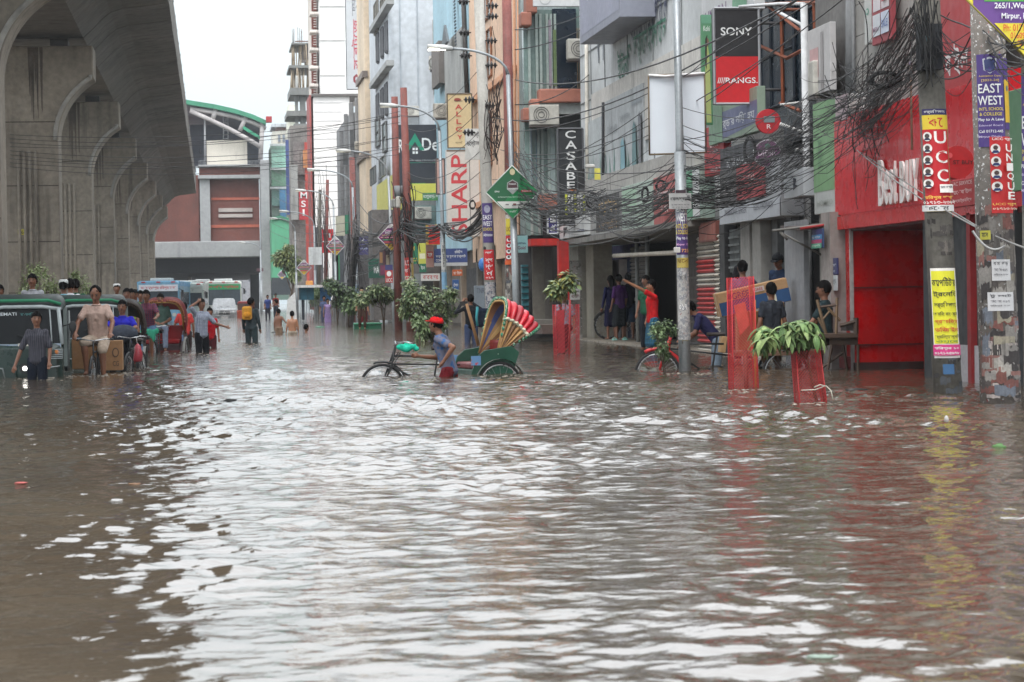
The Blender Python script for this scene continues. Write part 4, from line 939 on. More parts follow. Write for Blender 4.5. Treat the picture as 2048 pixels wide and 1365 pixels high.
# small red-with-white sign group low right of the disc
sign('red panel with rows of small white Bengali text below the round red disc', ('X', 9.26), (1902, 362, 1950, 410), [('t', 'AC SERVICE', .1, .08, .9, .22, (220, 190, 190)), ('t', 'মোবাইল', .1, .35, .9, .55, (220, 190, 190)), ('t', 'ইলেকট্রনিক্স', .1, .7, .9, .88, (220, 190, 190))], c=(170, 44, 48), th=.05)
sign('green wall panel between the concrete poles', ('X', 9.2), (1990, 190, 2048, 380), [], c=(88, 128, 96), th=.1)
# billboard left blank, on the first lamp post
bb = thing('blank_billboard', 'blank white rectangular billboard with thin brown frame strapped to the nearest lamp post', 'billboard', W(1353, 308, 36.1))
fz(bb, 'panel', 1297, 150, 1410, 306, 35.95, mat(C(214, 222, 230), rough=.5, amt=.04, scale=.4), .04)
m_ = WB(); 
q = [W(1297, 151, 35.93), W(1409, 147, 35.93), W(1412, 305, 35.93), W(1299, 310, 35.93)]
for i in range(4): m_.tube([q[i], q[(i+1) % 4]], .013, 5)
m_.build('frame', P(104, 88, 66), bb)
m_ = WB(); m_.tube([q[0]+Vector((0, -.01, 0)), W(1330, 153, 35.9), W(1380, 149, 35.9), q[1]+Vector((0, -.01, 0))], .02, 5); m_.build('wrinkled_edge', P(226, 226, 226), bb)
# second blank board far away
b2 = thing('blank_billboard', 'small distant blank white board on a far lamp post', 'billboard', W(630, 530, 140))
fz(b2, 'panel', 617, 495, 644, 530, 140, (216, 220, 222), .06)
sign('red vertical distant sign with white stacked letters M S I', ('Y', 215), (598, 383, 618, 440), [('t', 'M', .15, .03, .85, .25, WH), ('t', 'S', .2, .33, .7, .55, WH), ('t', 'I', .35, .63, .55, .85, WH)], c=(176, 52, 60), th=.4)
sign('red distant board with a small white M crest', ('Y', 168), (644, 459, 668, 482), [('t', 'M', .3, .35, .7, .75, WH)], c=(206, 40, 50), th=.3)
sign('red distant board with a white chevron under the crest board', ('Y', 168), (644, 484, 668, 506), [('p', [(.25, .15), (.5, .6), (.75, .15), (.68, .1), (.5, .42), (.32, .1)], WH)], c=(186, 36, 46), th=.3)
sign('narrow red and green vertical strip sign far down the street', ('Y', 150), (672, 510, 680, 560), [('r', .6, 0, 1, 1, (60, 130, 90))], c=(186, 40, 46), th=.2)
sign('purple distant board with white Bengali lettering', ('Y', 118), (717, 474, 737, 510), [('t', 'সি', .3, .1, .6, .4, WH), ('t', 'ফার্মেসী', .1, .6, .9, .75, (190, 200, 230))], c=(70, 66, 110), th=.2)
sign('dark green shop board with white letters MA and NIGH behind the poster pole', ('Y', 110), (737, 518, 790, 556), [('t', 'MA', .2, .4, .4, .75, WH), ('t', 'NUHC', .55, .4, .95, .75, WH)], c=(36, 84, 70), th=.3)
sign('cluster of bright handbags and posters hung under the nearest violet diamond board', ('Y', 92), (758, 500, 782, 552), [('r', .05, .1, .3, .5, (160, 120, 80)), ('r', .35, .05, .55, .6, (90, 60, 70)), ('r', .6, .2, .9, .7, (170, 160, 140)), ('r', .1, .6, .5, .95, (120, 60, 90))], c=(80, 74, 78), th=.2)
sign('beige meter cabinet high on a distant wall', ('Y', 122), (672, 432, 690, 472), [], c=(178, 176, 158), th=.4, name='meter_box', cat='electrical box')
sign('tall green strip sign beside the beige cabinet', ('Y', 122), (690, 430, 699, 468), [], c=(50, 120, 92), th=.3)

# ---- diamond boards on posts
def diamond(label, px, py, hw, hh, Y, L, c, edge, group=None):
    t = thing('diamond_sign', label, 'sign', W(px, py+hh, Y), group=group)
    f = frame(('Y', Y), (px-hw, py-hh, px+hw, py+hh)); m_ = WB()
    m_.prism([f(.5, 0, 0), f(1, .5, 0), f(.5, 1, 0), f(0, .5, 0)], (0, .04, 0)); m_.build('board', P(*c, rough=.35, amt=.06), t, fixn=True)
    m_ = WB(); 
    for a, b in (((.5, 0), (1, .5)), ((1, .5), (.5, 1)), ((.5, 1), (0, .5)), ((0, .5), (.5, 0))): m_.tube([f(*a, .0), f(*b, .0)], .012*max(1, Y/60), 4)
    m_.build('frame', P(*edge), t); layers(t, f, L, base=.004); return t
diamond('green diamond-shaped sponsor board with a crest on the second lamp post', 1025, 385, 54, 53, 55.4,
    [('p', [(.5, .02), (.72, .24), (.3, .72), (.02, .5)], (34, 96, 62)), ('p', [(.2, .67), (.8, .67), (.67, .8), (.33, .8)], (206, 208, 204)), ('d', .5, .12, .05, .06, (196, 186, 150)),
     ('p', [(.40, .32), (.5, .26), (.6, .32), (.61, .44), (.5, .54), (.39, .44)], (150, 160, 156)), ('p', [(.415, .33), (.5, .28), (.585, .33), (.59, .42), (.41, .42)], (74, 44, 50)),
     ('t', 'PREMIER', .43, .335, .57, .36, WH), ('t', 'UNIVERSITY', .40, .42, .6, .45, WH), ('t', 'GPHU', .16, .47, .25, .5, WH), ('r', .66, .46, .86, .5, (180, 40, 44)), ('t', 'Football', .68, .468, .84, .49, WH),
     ('t', 'INTERNATIONAL MATCH | CRICKET', .22, .58, .78, .605, (190, 210, 196)), ('r', .36, .72, .42, .74, (90, 90, 90)), ('r', .5, .71, .56, .74, (120, 60, 60)), ('t', 'কমিটি', .43, .84, .57, .88, (200, 210, 200))],
    (36, 128, 76), (206, 210, 206))
EW = lambda: [('p', [(.5, 0), (.66, .16), (.34, .16)], (206, 204, 204)), ('p', [(.24, .74), (.76, .74), (.5, 1)], (214, 184, 60)), ('r', .3, .24, .7, .27, (206, 150, 190)), ('t', 'EAST WEST', .27, .28, .73, .37, WH),
    ("t", "INT'L SCHOOL & COLLEGE", .16, .4, .84, .45, (230, 200, 80)), ('r', .08, .48, .92, .53, (186, 80, 110)), ('t', 'Play to A Level Admission', .12, .485, .88, .525, WH), ('r', .18, .57, .82, .61, (90, 170, 120)), ('r', .22, .65, .78, .70, (206, 90, 100)), ('t', '01712', .36, .77, .64, .84, (120, 40, 60))]
GD = 'violet and yellow diamond school boards on the lamp posts'
diamond('violet and yellow diamond school board, largest of the row down the street', 783, 475, 28, 27, 91.5, EW(), (110, 56, 110), (206, 200, 204), GD)
diamond('violet diamond school board on the post in front of the red crest board', 671, 493, 18.5, 19.5, 130, EW(), (112, 84, 112), (196, 196, 200), GD)
diamond('violet diamond school board left of the blank distant board', 608, 536, 15, 15, 168, EW(), (118, 92, 116), (190, 190, 196), GD)
diamond('tiny violet diamond board nearest to the station', 564, 550, 9, 9, 228, EW()[:3], (110, 100, 112), (180, 180, 186), GD)
diamond('large violet, green and yellow diamond school board cut by the top right corner', 2046, -24, 138, 136, 22.6,
    [('p', [(.13, .37), (.87, .37), (.87, .63), (.5, 1), (.13, .63)], (96, 60, 130)), ('r', .21, .53, .79, .60, (70, 160, 80)), ('t', 'EDEXCEL EXAM CENTER', .22, .54, .78, .59, (226, 214, 90)), ('p', [(.28, .76), (.72, .76), (.5, 1)], (220, 206, 60)), ('r', .2, .5, .8, .525, (206, 200, 210)), ('t', 'EAST WEST SCHOOL', .13, .42, .87, .51, WH),
     ('t', '265/1,West Agargaon', .28, .61, .75, .665, WH), ('t', 'Mirpur, Dhaka-1216', .33, .685, .72, .74, WH), ('r', .3, .755, .7, .76, (90, 60, 130)), ('t', 'Ph: 01712-445566', .34, .77, .68, .82, (196, 60, 40)), ('t', '01609-33421', .39, .83, .61, .875, (196, 60, 40)), ('t', '0225588', .44, .885, .56, .925, (196, 60, 40))],
    (220, 206, 60), (150, 140, 60))
m_ = WB()

# ================================================================== POLES
CONP = mat(C(100, 97, 91), kind='wall', amt=.38, rough=.85, scale=2, c2=C(70, 66, 62), bump=.2)
GALV = mat(C(150, 156, 160), rough=.45, metal=.35, amt=.18, scale=3)
REDP = mat(C(128, 74, 68), rough=.7, kind='wall', amt=.3, scale=3, c2=C(80, 70, 66))
def pole(label, px0, py0, px1, py1, Y, r0_, r1_, mt, name='utility_pole', cat='pole', group=None, z_extra=.55):
    a, b = W(px0, py0, Y), W(px1, py1, Y); d = (b-a).normalized(); b2 = b+d*z_extra
    t = thing(name, label, cat, b2, group=group)
    m_ = WB(); m_.tube([b2, a.lerp(b2, .5), a], [r1_, (r0_+r1_)/2, r0_], 18); m_.build('shaft', mt, t); t['_a'] = list(a); return t, a, b2
def pole_map(a, b, r0_, r1_, z0, z1, a0=R(200), a1=R(300)):
    """printed sheet wrapped on a leaning round pole: v=0 at height z1"""
    def f(u, v, o):
        z = z1+(z0-z1)*v; k = (z-b.z)/(a.z-b.z); c = b.lerp(a, k); r = r1_+(r0_-r1_)*k+o
        an = a0+(a1-a0)*u; return Vector((c.x+math.cos(an)*r, c.y+math.sin(an)*r, z))
    f.seg = 8; return f
def zpy(py, px, Y): return W(px, py, Y).z
def poster(label, pol, r0_, r1_, Y, px, py0, py1, L, a0=205, a1=318, c=None, name='poster'):
    _, a, b = pol; z1, z0 = zpy(py0, px, Y), zpy(py1, px, Y)
    f = pole_map(a, b, r0_, r1_, z0, z1, R(a0), R(a1)); q = f(.5, .5, .01)
    t = thing(name, label, 'poster', q); layers(t, f, ([('r', 0, 0, 1, 1, c)] if c else [])+L, base=.006, step=.0025); return t
def subdiv_poly_text(): pass

PA = pole('thick leaning concrete pole with UCC banner and yellow Bengali poster beside the red shop', 1852, -30, 1896, 795, 26.2, .145, .165, CONP)
PB = pole('concrete pole with EAST WEST and UNIQUE banners and torn bills at its foot', 1972, -30, 2001, 812, 24.0, .17, .215, mat(C(112, 106, 101), kind='patch', c2=C(100, 95, 91), rough=.85, amt=.35, scale=2.6))
PC = pole('pole with violet school banner cut by the right picture edge', 2068, 60, 2076, 850, 22.8, .13, .14, CONP)
W_ = (236, 232, 228)
poster('yellow computer training poster in black and red Bengali on the leaning pole', PA, .145, .165, 26.2, 1885, 537, 716, [('r', .04, .03, .93, .84, (222, 218, 50)), ('t', 'কমপিউটার', .06, .10, .92, .2, BK), ('t', 'ট্রেনিং', .1, .25, .9, .33, BK), ('t', 'ভর্তি চলছে', .12, .37, .9, .45, BK), ('t', 'অফিস কোর্স', .08, .48, .9, .54, BK), ('t', 'গ্রাফিক্স', .12, .56, .9, .63, (190, 40, 44)), ('t', 'ডিজাইন', .12, .65, .9, .71, (190, 40, 44)), ('t', 'ফ্রিল্যান্সিং', .12, .735, .92, .79, BK), ('t', 'ওয়েব', .15, .8, .85, .835, (60, 120, 60)), ('r', .04, .85, .93, .97, (196, 50, 120)), ('t', 'মিরপুর ১০', .1, .87, .85, .91, WH), ('t', '০১৭১২৫৬৭৮', .1, .93, .85, .96, WH)], c=W_)
UP = [('r', .0, .0, 1, .06, (44, 40, 90)), ('t', 'ভর্তি চলছে', .1, .01, .9, .05, WH), ('r', 0, .06, 1, .2, (222, 196, 60)), ('t', 'কে', .25, .08, .8, .18, (190, 50, 40)), ('r', 0, .2, .92, .94, (186, 26, 36)), ('t', 'U', .42, .22, .84, .34, W_), ('t', 'C', .44, .41, .84, .53, W_), ('t', 'C', .46, .59, .84, .71, W_)]
for k in range(5):
    UP += [('d', .2, .27+.115*k, .15, .045, W_), ('d', .2, .265+.115*k, .08, .022, (70, 60, 58)), ('p', [(.08, .305+.115*k), (.14, .285+.115*k), (.26, .285+.115*k), (.32, .305+.115*k)], (50, 56, 80))]
UP += [('r', .5, .74, .88, .82, W_), ('t', 'হেড অফিস', .52, .75, .86, .78, (40, 40, 60)), ('t', 'মিরপুর শাখা', .1, .845, .85, .89, (236, 200, 90)), ('t', '০১৭১৩-২৩৬৭', .05, .90, .9, .93, W_), ('r', .0, .94, .85, 1, (206, 206, 206)), ('t', 'ফোন', .1, .95, .7, .99, BK)]
poster('red UCC coaching banner with white letters and small portraits on the leaning pole', PA, .145, .165, 26.2, 1872, 220, 424, UP, c=(206, 180, 60))
EP = [('p', [(.25, .05), (.5, .03), (.75, .05), (.72, .17), (.5, .21), (.28, .17)], (190, 196, 206)), ('p', [(.3, .065), (.5, .05), (.7, .065), (.67, .16), (.5, .19), (.33, .16)], (60, 70, 120)), ('t', 'Admission Open', .1, .225, .9, .25, (206, 180, 90)), ('t', '[2023-24]', .2, .27, .8, .3, (206, 180, 90)),
      ('t', 'EAST', .08, .32, .86, .42, WH), ('t', 'WEST', .06, .45, .9, .55, WH), ('t', "INT'L SCHOOL", .1, .575, .92, .61, (214, 196, 70)), ('t', '& COLLEGE', .12, .63, .85, .665, (214, 196, 70)), ('t', 'Play to A Level', .08, .69, .9, .73, WH), ('t', 'Edexcel Board', .1, .76, .85, .78, (190, 180, 210)), ('t', 'Call 01712-445', .1, .82, .85, .85, WH), ('t', 'Mirpur Dhaka', .1, .88, .8, .91, (190, 180, 210))]
poster('violet EAST WEST school banner with a shield on the bill-covered pole', PB, .17, .215, 24, 1980, 112, 296, EP, a0=210, a1=298, c=(74, 54, 124))
poster('narrow mustard and violet strip beside the violet school banner', PB, .172, .217, 24, 1985, 120, 262, [('r', 0, 0, 1, .3, (74, 54, 124)), ('r', 0, .3, 1, .9, (206, 170, 50)), ('d', .5, .42, .2, .04, (70, 110, 130))], a0=300, a1=325, c=(74, 54, 124))
UQ = []
for k in range(4): UQ += [('d', .22, .16+.165*k, .19, .065, W_), ('d', .22, .145+.165*k, .09, .028, (70, 50, 48)), ('p', [(.06, .215+.165*k), (.14, .18+.165*k), (.3, .18+.165*k), (.38, .215+.165*k)], (44, 60, 110))]
UQ += [('t', 'UCC গ্রুপ', .1, .02, .9, .06, W_)]+[('t', ch, .56, .1+.125*i, .86, .2+.125*i, W_) for i, ch in enumerate('UNIQUE')]+[('t', 'UCC গ্রুপ', .05, .87, .9, .91, (230, 190, 90)), ('t', '০১৭১৩-২৩৬', .05, .93, .92, .96, (240, 220, 200))]
poster('red UNIQUE coaching banner with four hexagon portraits on the bill-covered pole', PB, .174, .219, 24, 1996, 276, 428, UQ, a0=246, a1=322, c=(196, 34, 36))
poster('violet school banner at the right picture edge', PC, .134, .144, 22.8, 2070, 150, 410, EP, a0=190, a1=300, c=(74, 54, 124))
for (lab_, y0_, y1_, a0, a1, s) in (('white paper bill with black Bengali handwriting high on the bill-covered pole', 520, 562, 240, 296, 'বাসা ভাড়া'), ('torn white paper bill with lines of print at mid height of the bill-covered pole', 585, 622, 225, 304, 'টু লেট')):
    poster(lab_, PB, .17, .215, 24, 1990, y0_, y1_, [('t', s, .1, .1, .9, .3, (70, 70, 74)), ('t', 'ফোন ০১৭', .12, .42, .8, .55, (90, 90, 96)), ('t', 'মিরপুর ঢাকা', .1, .66, .85, .78, (100, 100, 104))], a0=a0, a1=a1, c=(196, 196, 198))
poster('blue smear of torn paper near the foot of the leaning pole', PA, .147, .168, 26.2, 1892, 728, 748, [], a0=240, a1=282, c=(50, 90, 130))
poster('small yellow torn label on the bill-covered pole', PB, .17, .216, 24, 1990, 462, 480, [('t', 'মেস', .2, .2, .8, .7, BK)], a0=205, a1=240, c=(176, 170, 60))
# ballast-like boxes and bands on the leaning pole
m_ = WB(); q = W(1858, 95, 26); m_.box((q.x-.12, 25.9, q.z-.25), (q.x+.12, 26.1, q.z+.25)); m_.build('cable_box', P(28, 30, 36), PA[0]); XF[PA[0].name] = XF[PA[0].name]
m_ = WB(); q = W(1853, 78, 25.88); m_.box((q.x-.025, 25.86, q.z-.03), (q.x+.025, 25.9, q.z+.03)); m_.build('pale_label', P(150, 190, 200), PA[0])

# ---- lamp posts
def lamp(label, px0, py0, px1, py1, Y, hx, hy, rt, rb, lit=False, splice=None, z_extra=.55):
    a, b = W(px0, py0, Y), W(px1, py1, Y); d = (b-a).normalized(); b2 = b+d*z_extra; h = W(hx, hy, Y)
    t = thing('street_lamp', label, 'street lamp', b2, group='street lamps along the right kerb')
    m_ = WB(); m_.tube([b2, a.lerp(b2, .45)], [rb, rb*.93], 16); m_.tube([a.lerp(b2, .46), a.lerp(b2, .44), a], [rb*.8, rt*1.15, rt], 14); m_.build('post', GALV, t)
    arm = []
    for i in range(9):
        k = i/8; p = a+Vector((0, 0, 0)); arm.append(Vector((a.x+(h.x-a.x)*(1-math.cos(k*math.pi/2))**.8, a.y, a.z+(h.z-a.z)*math.sin(k*math.pi/2)**.75)))
    m_ = WB(); m_.tube(arm, [rt*.9]+[rt*.62]*8, 8); m_.build('arm', GALV, t)
    dv = Vector((-1, 0, .10)); e = h
    m_ = WB(); m_.tube([e, e+dv*.2, e+dv*.58], [.05, .075, .05], 8); m_.build('lamp_head', P(200, 202, 200), t)
    m_ = WB(); q = e+dv*.36; m_.box((q.x-.2, q.y-.05, q.z-.075), (q.x+.2, q.y+.05, q.z-.045)); m_.build('lens', mat((1, .95, .8, 1), emit=6 if lit else 0, rough=.3, kind='flat') if lit else P(210, 206, 190), t)
    return t, a, b2
L1 = lamp('galvanised street lamp post nearest the viewer, pasted with bills, carrying the blank billboard', 1350, -120, 1370, 747, 35.5, 1180, -200, .052, .093)
L2 = lamp('lit street lamp post carrying the green diamond board', 1016, 150, 1036, 694, 55.6, 905, 98, .05, .085, lit=True)
L3 = lamp('street lamp post between the green diamond board and the violet boards, third in the row', 879, 262, 892, 672, 74.5, 797, 213, .05, .08)
L4 = lamp('street lamp post carrying the largest violet diamond board', 777, 352, 790, 661, 92, 702, 303, .05, .09)
L5 = lamp('street lamp post with a beige roadside trunk band right of the tin shacks', 705, 375, 716, 652, 108, 640, 341, .05, .09)
L6 = lamp('street lamp post carrying the violet diamond board in front of the red crest board', 667, 412, 674, 640, 130, 612, 382, .05, .085)
L7 = lamp('slim street lamp post behind the blank distant board', 628, 450, 632, 632, 142, 578, 424, .05, .08)
L8 = lamp('far slim street lamp post nearest the yellow-green tree', 590, 462, 595, 630, 170, 556, 438, .05, .09)
L9 = lamp('street lamp post standing beneath the station beam', 521, 500, 523, 622, 230, 491, 486, .07, .13)
T_ = mat(C(160, 156, 150), kind='patch', c2=C(120, 118, 118), rough=.8, amt=.2, scale=2)
poster('band of violet EAST WEST school paper wrapped on the nearest lamp post', L1, .052, .098, 35.5, 1362, 415, 510, [('t', 'EAST', .1, .0, .9, .1, WH), ('t', 'WEST', .05, .13, .95, .3, WH), ("t", "INT'L SCH", .05, .35, .95, .45, (214, 196, 70)), ('t', '& COLLEGE', .05, .48, .95, .57, (214, 196, 70)), ('t', 'Play to A', .1, .62, .9, .7, WH), ('t', 'Mirpur 10', .1, .76, .9, .82, (206, 160, 200)), ('t', '01725', .1, .88, .9, .95, (220, 160, 90))], a0=195, a1=330, c=(74, 50, 110))
poster('mustard paper scrap below the violet band on the nearest lamp post', L1, .053, .1, 35.5, 1364, 516, 536, [('t', 'মেস', .1, .1, .9, .5, (120, 90, 30))], a0=195, a1=330, c=(180, 160, 80))
poster('patchwork of half-scraped white bills on the nearest lamp post', L1, .053, .1, 35.5, 1365, 537, 680, [('r', 0, 0, 1, 1, mat(C(168, 166, 164), kind='patch', c2=C(128, 130, 134), scale=3, amt=.3)), ('t', 'ফোন', .2, .1, .7, .16, (70, 70, 76)), ('t', '০১৭', .2, .5, .7, .58, (230, 230, 230))], a0=195, a1=330)
nb = thing('notice_board', 'small grey notice board with black Bengali heading strapped to the nearest lamp post', 'sign', W(1360, 418, 35.3))
fz(nb, 'board', 1338, 387, 1383, 418, 35.36, (186, 188, 188), .02)
layers(nb, frame(('Y', 35.36), (1338, 387, 1383, 418)), [('r', .3, -.2, .75, 0, (64, 50, 60)), ('t', 'ধবল/শ্বেতী', .05, .18, .95, .55, BK), ('t', 'রোগের চিকিৎসা করা হয়', .1, .68, .9, .8, (80, 80, 84)), ('t', 'যোগাযোগ ০১৭১', .12, .86, .85, .95, (90, 90, 94))])
q = thing('junction_box', 'small white junction box on the side of the nearest lamp post', 'box', W(1354, 500, 35.35)); fz(q, 'box', 1349, 495, 1361, 506, 35.33, (210, 208, 204), .08, .01)
# concrete / steel poles between the lamps
PD = pole('thick light concrete pole with black insulators in front of the peach building', 957, -30, 985, 690, 62, .13, .16, mat(C(176, 174, 168), kind='wall', amt=.2, rough=.85, scale=2, c2=C(100, 98, 94)))
PE = pole('rust-red steel pole just left of the lit street lamp', 1013, -30, 1022, 520, 58, .115, .12, REDP)
PF = pole('concrete stub pole with small posters below the green diamond board', 1020, 430, 1020, 692, 57.4, .11, .12, mat(C(150, 146, 138), kind='patch', c2=C(104, 100, 98), scale=2, amt=.3))
PG = pole('left one of the pair of rust-red poles', 789, 194, 797, 640, 88, .12, .15, REDP)
PH = pole('right one of the pair of rust-red poles, with a wire loop on top', 807, 176, 822, 655, 86, .12, .17, REDP)
PI = pole('distant wire-laden red pole', 704, 315, 712, 645, 112, .13, .15, REDP)
PJ = pole('far slim rust-red pole near the red strip', 655, 360, 650, 640, 150, .1, .14, REDP)
PK = pole('far grey pole behind the tin shacks', 640, 380, 636, 640, 155, .1, .13, CONP)
PL = pole('dark thick pole with cable rings right of the beige cabinet', 712, 440, 700, 640, 106, .14, .17, mat(C(104, 98, 96), kind='wall', amt=.5, scale=2))
poster('violet EAST WEST banner on the thick light concrete pole', PD, .13, .16, 62, 978, 407, 486, [('t', 'EAST', .1, .3, .9, .42, WH), ('t', 'WEST', .1, .46, .9, .58, WH), ('t', 'SCHOOL', .1, .62, .9, .7, (214, 196, 70)), ('t', 'Admission', .1, .76, .9, .84, WH), ('d', .5, .15, .25, .1, (150, 150, 170))], c=(70, 52, 112))
poster('red banner with stacked white Bengali letters on the thick light concrete pole', PD, .13, .16, 62, 980, 500, 560, [('t', 'স্প', .2, .28, .8, .45, WH), ('t', 'ন্দ', .2, .5, .8, .66, WH), ('t', 'ন', .25, .7, .75, .86, WH), ('t', 'ভর্তি', .2, .05, .8, .15, WH), ('t', '০১৭', .2, .9, .8, .96, WH)], c=(186, 32, 38))
poster('pale paper bills below the red Bengali banner', PD, .13, .16, 62, 981, 565, 660, [('r', 0, 0, 1, 1, mat(C(170, 168, 170), kind='patch', c2=C(90, 96, 110), scale=2, amt=.3))])
poster('red portrait banner on the stub pole below the green diamond board', PF, .11, .12, 57.4, 1020, 472, 530, [z for k in range(4) for z in (('d', .4, .14+.2*k, .25, .07, WH), ('d', .4, .13+.2*k, .12, .035, (60, 50, 50)))]+[('r', 0, .85, 1, 1, (200, 90, 40))], c=(186, 36, 46))
poster('yellow strip banner at the top of the stub pole', PF, .11, .12, 57.4, 1020, 438, 470, [('t', 'UCC', .1, .5, .8, .8, (120, 60, 40))], c=(206, 190, 60))
poster('red banner with white letters on the right one of the rust-red poles', PH, .12, .17, 86, 800, 516, 568, [('t', 'UCC', .1, .1, .9, .3, WH), ('t', 'ভর্তি', .1, .4, .9, .6, WH), ('t', 'UCC', .1, .7, .9, .9, WH)], c=(196, 50, 44), a0=185, a1=270)
poster('cream portrait banner on the right one of the rust-red poles', PH, .121, .171, 86, 815, 516, 566, [('r', .2, .2, .8, .8, (206, 190, 120))], c=(196, 196, 190), a0=280, a1=345)
poster('red and white ring banner on the lamp post by the dark thick pole', L5, .05, .092, 108, 714, 520, 566, [('r', 0, .3, 1, .5, (60, 50, 90)), ('t', 'UCC', .1, .55, .9, .75, WH)], c=(170, 60, 70), a0=190, a1=345)
poster('light blue band on the lamp post by the dark thick pole', L5, .05, .094, 108, 714, 570, 600, [], c=(160, 180, 200), a0=190, a1=345)
poster('light blue and white bills on the third street lamp post', L3, .05, .084, 74.5, 891, 545, 620, [('r', 0, 0, 1, .45, (120, 160, 190)), ('t', 'ফোন', .2, .6, .8, .75, BK)], c=(176, 178, 180), a0=195, a1=340)
poster('white paper with tall black script on the third street lamp post', L3, .05, .082, 74.5, 887, 485, 540, [('T', 'অনলাইন', .2, .1, .8, .9, BK)], c=(190, 190, 188), a0=195, a1=340)
# insulators on the concrete pole
ins = MB()
ins.tube([(0, 0, 0), (.32, 0, 0)], .018, 6)
for x, r_ in ((.08, .1), (.17, .115), (.26, .09)): ins.tube([(x-.03, 0, 0), (x, 0, 0), (x+.03, 0, 0)], [r_*.5, r_, r_*.5], 12)
insm = None
for k, (px, py, s) in enumerate(((972, 12, 1), (972, 33, 1), (970, 82, 1), (970, 131, 1), (940, 4, -1), (942, 66, -1), (944, 112, -1), (952, 200, -1), (966, 212, 1), (950, 265, -1))):
    q = W(px, py, 61.9); t = thing('insulator', 'black insulator on the %s of the light concrete pole, %s there' % ('right' if s > 0 else 'left', ('topmost', 'second from the top', 'third from the top', 'fourth from the top', 'lowest but one', 'lowest')[k if k < 4 else (4 if k == 8 else [0, 1, 2, 3, 9, 4][min(k-4, 5)] if k != 9 else 4)]), 'insulator', q, rz=0 if s > 0 else math.pi, group='black insulators on the light concrete pole')
    if insm is None: insm = ins.mesh('insulator_disc'); insm.materials.append(P(30, 26, 28, rough=.3))
    link(insm, 'insulator_discs', t)
# transformer on the pair of poles
tf = thing('transformer', 'grey pole-mounted transformer box between the pair of rust-red poles', 'transformer', W(797, 395, 87))
fz(tf, 'tank', 792, 393, 802, 416, 85.8, (176, 176, 170), .5, .05); fz(tf, 'tank', 783, 398, 792, 416, 86, (150, 150, 146), .4, .05); m_ = WB(); q = W(797, 372, 86); m_.tube([q, q+Vector((0, 0, -.4))], .16, 12); m_.build('drum', P(120, 124, 128), tf)
cl = thing('cctv_cluster', 'street camera cluster hanging among the cables near the yellow tag', 'camera', W(1180, 330, 52))
fz(cl, 'housing', 1172, 329, 1190, 336, 52, (200, 200, 196), .2, .02); fz(cl, 'yellow_tag', 1189, 337, 1201, 360, 52, (206, 200, 90), .02); fz(cl, 'junction_box', 1156, 338, 1170, 380, 52.2, (34, 34, 36), .2)
fl = thing('hanging_cloths', 'white and yellow cloth strips hanging under the black furnishing sign', 'cloth', W(1150, 430, 61))
for k in range(7):
    x = 1130+6*k; fz(fl, 'strip', x, 389, x+5, 430-2*(k % 3), 61-.05*(k % 2), (206, 206, 206) if k % 3 else (190, 196, 60), .02)

# ---- air conditioners, grilles and small clutter on the fronts
def acu(label, px, py, Y, w_=.8, h_=.55):
    q = W(px, py, Y); t = thing('air_conditioner', label, 'air conditioner', q, group='outdoor air conditioner units on the fronts')
    m_ = WB(); m_.box((q.x-w_/2, q.y, q.z), (q.x+w_/2, q.y+.35, q.z+h_)); m_.build('casing', P(186, 184, 176, kind='wall', amt=.3), t, bevel=.02)
    m_ = WB()
    for r_ in (.08, .15, .21): m_.torus((q.x-w_*.12, q.y-.01, q.z+h_/2), r_, .008, 'Y', 20, 4)
    m_.build('fan_grille', P(70, 70, 70), t); m_ = WB(); m_.box((q.x-w_/2, q.y-.05, q.z-.06), (q.x+w_/2, q.y+.4, q.z-.02)); m_.build('bracket', P(80, 74, 70), t)
for (px, py, Y, l_) in ((1165, 118, 65.5, 'grey-white air conditioner unit at the corner of the glass building'), (1090, 250, 65.6, 'air conditioner unit under the stepped terracotta bands'), (888, 236, 92, 'air conditioner unit left of the cream ALLCY sign'), (824, 232, 133.8, 'air conditioner unit low on the blank blue-grey side wall'),
    (846, 438, 110.4, 'air conditioner unit beside the bluish shop glass'), (1676, 190, 37.5, 'dusty air conditioner unit behind the cable tangle by the white pipe'), (722, 300, 158, 'distant air conditioner unit on the beige pilaster building')):
    acu(l_, px, py, Y)
for (a, b, c, d) in ((1256, 140, 1290, 176), (1350, 60, 1400, 110)):
    pass
for i, (a, b, c, d, Y, n_) in enumerate(((806, 262, 0, 0, 0, 0),)): pass
for (px0, py0, px1, py1, X, nx, ny) in ((752, 240, 760, 290, 9.95, 1, 2), (766, 250, 774, 300, 9.95, 1, 2), (742, 340, 752, 365, 9.6, 2, 1), (760, 320, 772, 350, 9.6, 2, 1)):
    win(f_, ('X', X), (px0, py0, px1, py1), GLASS, (110, 112, 112), nx, ny, .05, .06)
sign('small orange and white shop board low on the brown shop row', ('Y', 78), (905, 540, 925, 552), [('t', 'হোটেল', .1, .2, .9, .8, WH)], c=(196, 96, 50), th=.1)
sign('white board with rows of print beside the teal shelving', ('Y', 62.4), (1140, 560, 1160, 600), [('r', .1, .1, .9, .25, (90, 90, 94)), ('r', .1, .4, .9, .45, (120, 120, 124)), ('r', .1, .55, .9, .6, (120, 120, 124)), ('t', 'নোটিশ', .1, .7, .9, .9, (90, 40, 40))], c=(190, 190, 188), th=.02)
sign('grey door panel with painted letters TNR near the photographer', ('Y', 70), (948, 572, 975, 622), [('t', 'TNR', .2, .1, .8, .3, (90, 96, 110))], c=(130, 140, 150), th=.05)
sign('faded pink festoon board hanging over the grey fascia shop', ('X', 9.2), (1310, 374, 1350, 402), [('t', 'ঈদ অফার', .1, .2, .9, .8, (220, 200, 200))], c=(170, 92, 90), th=.03)
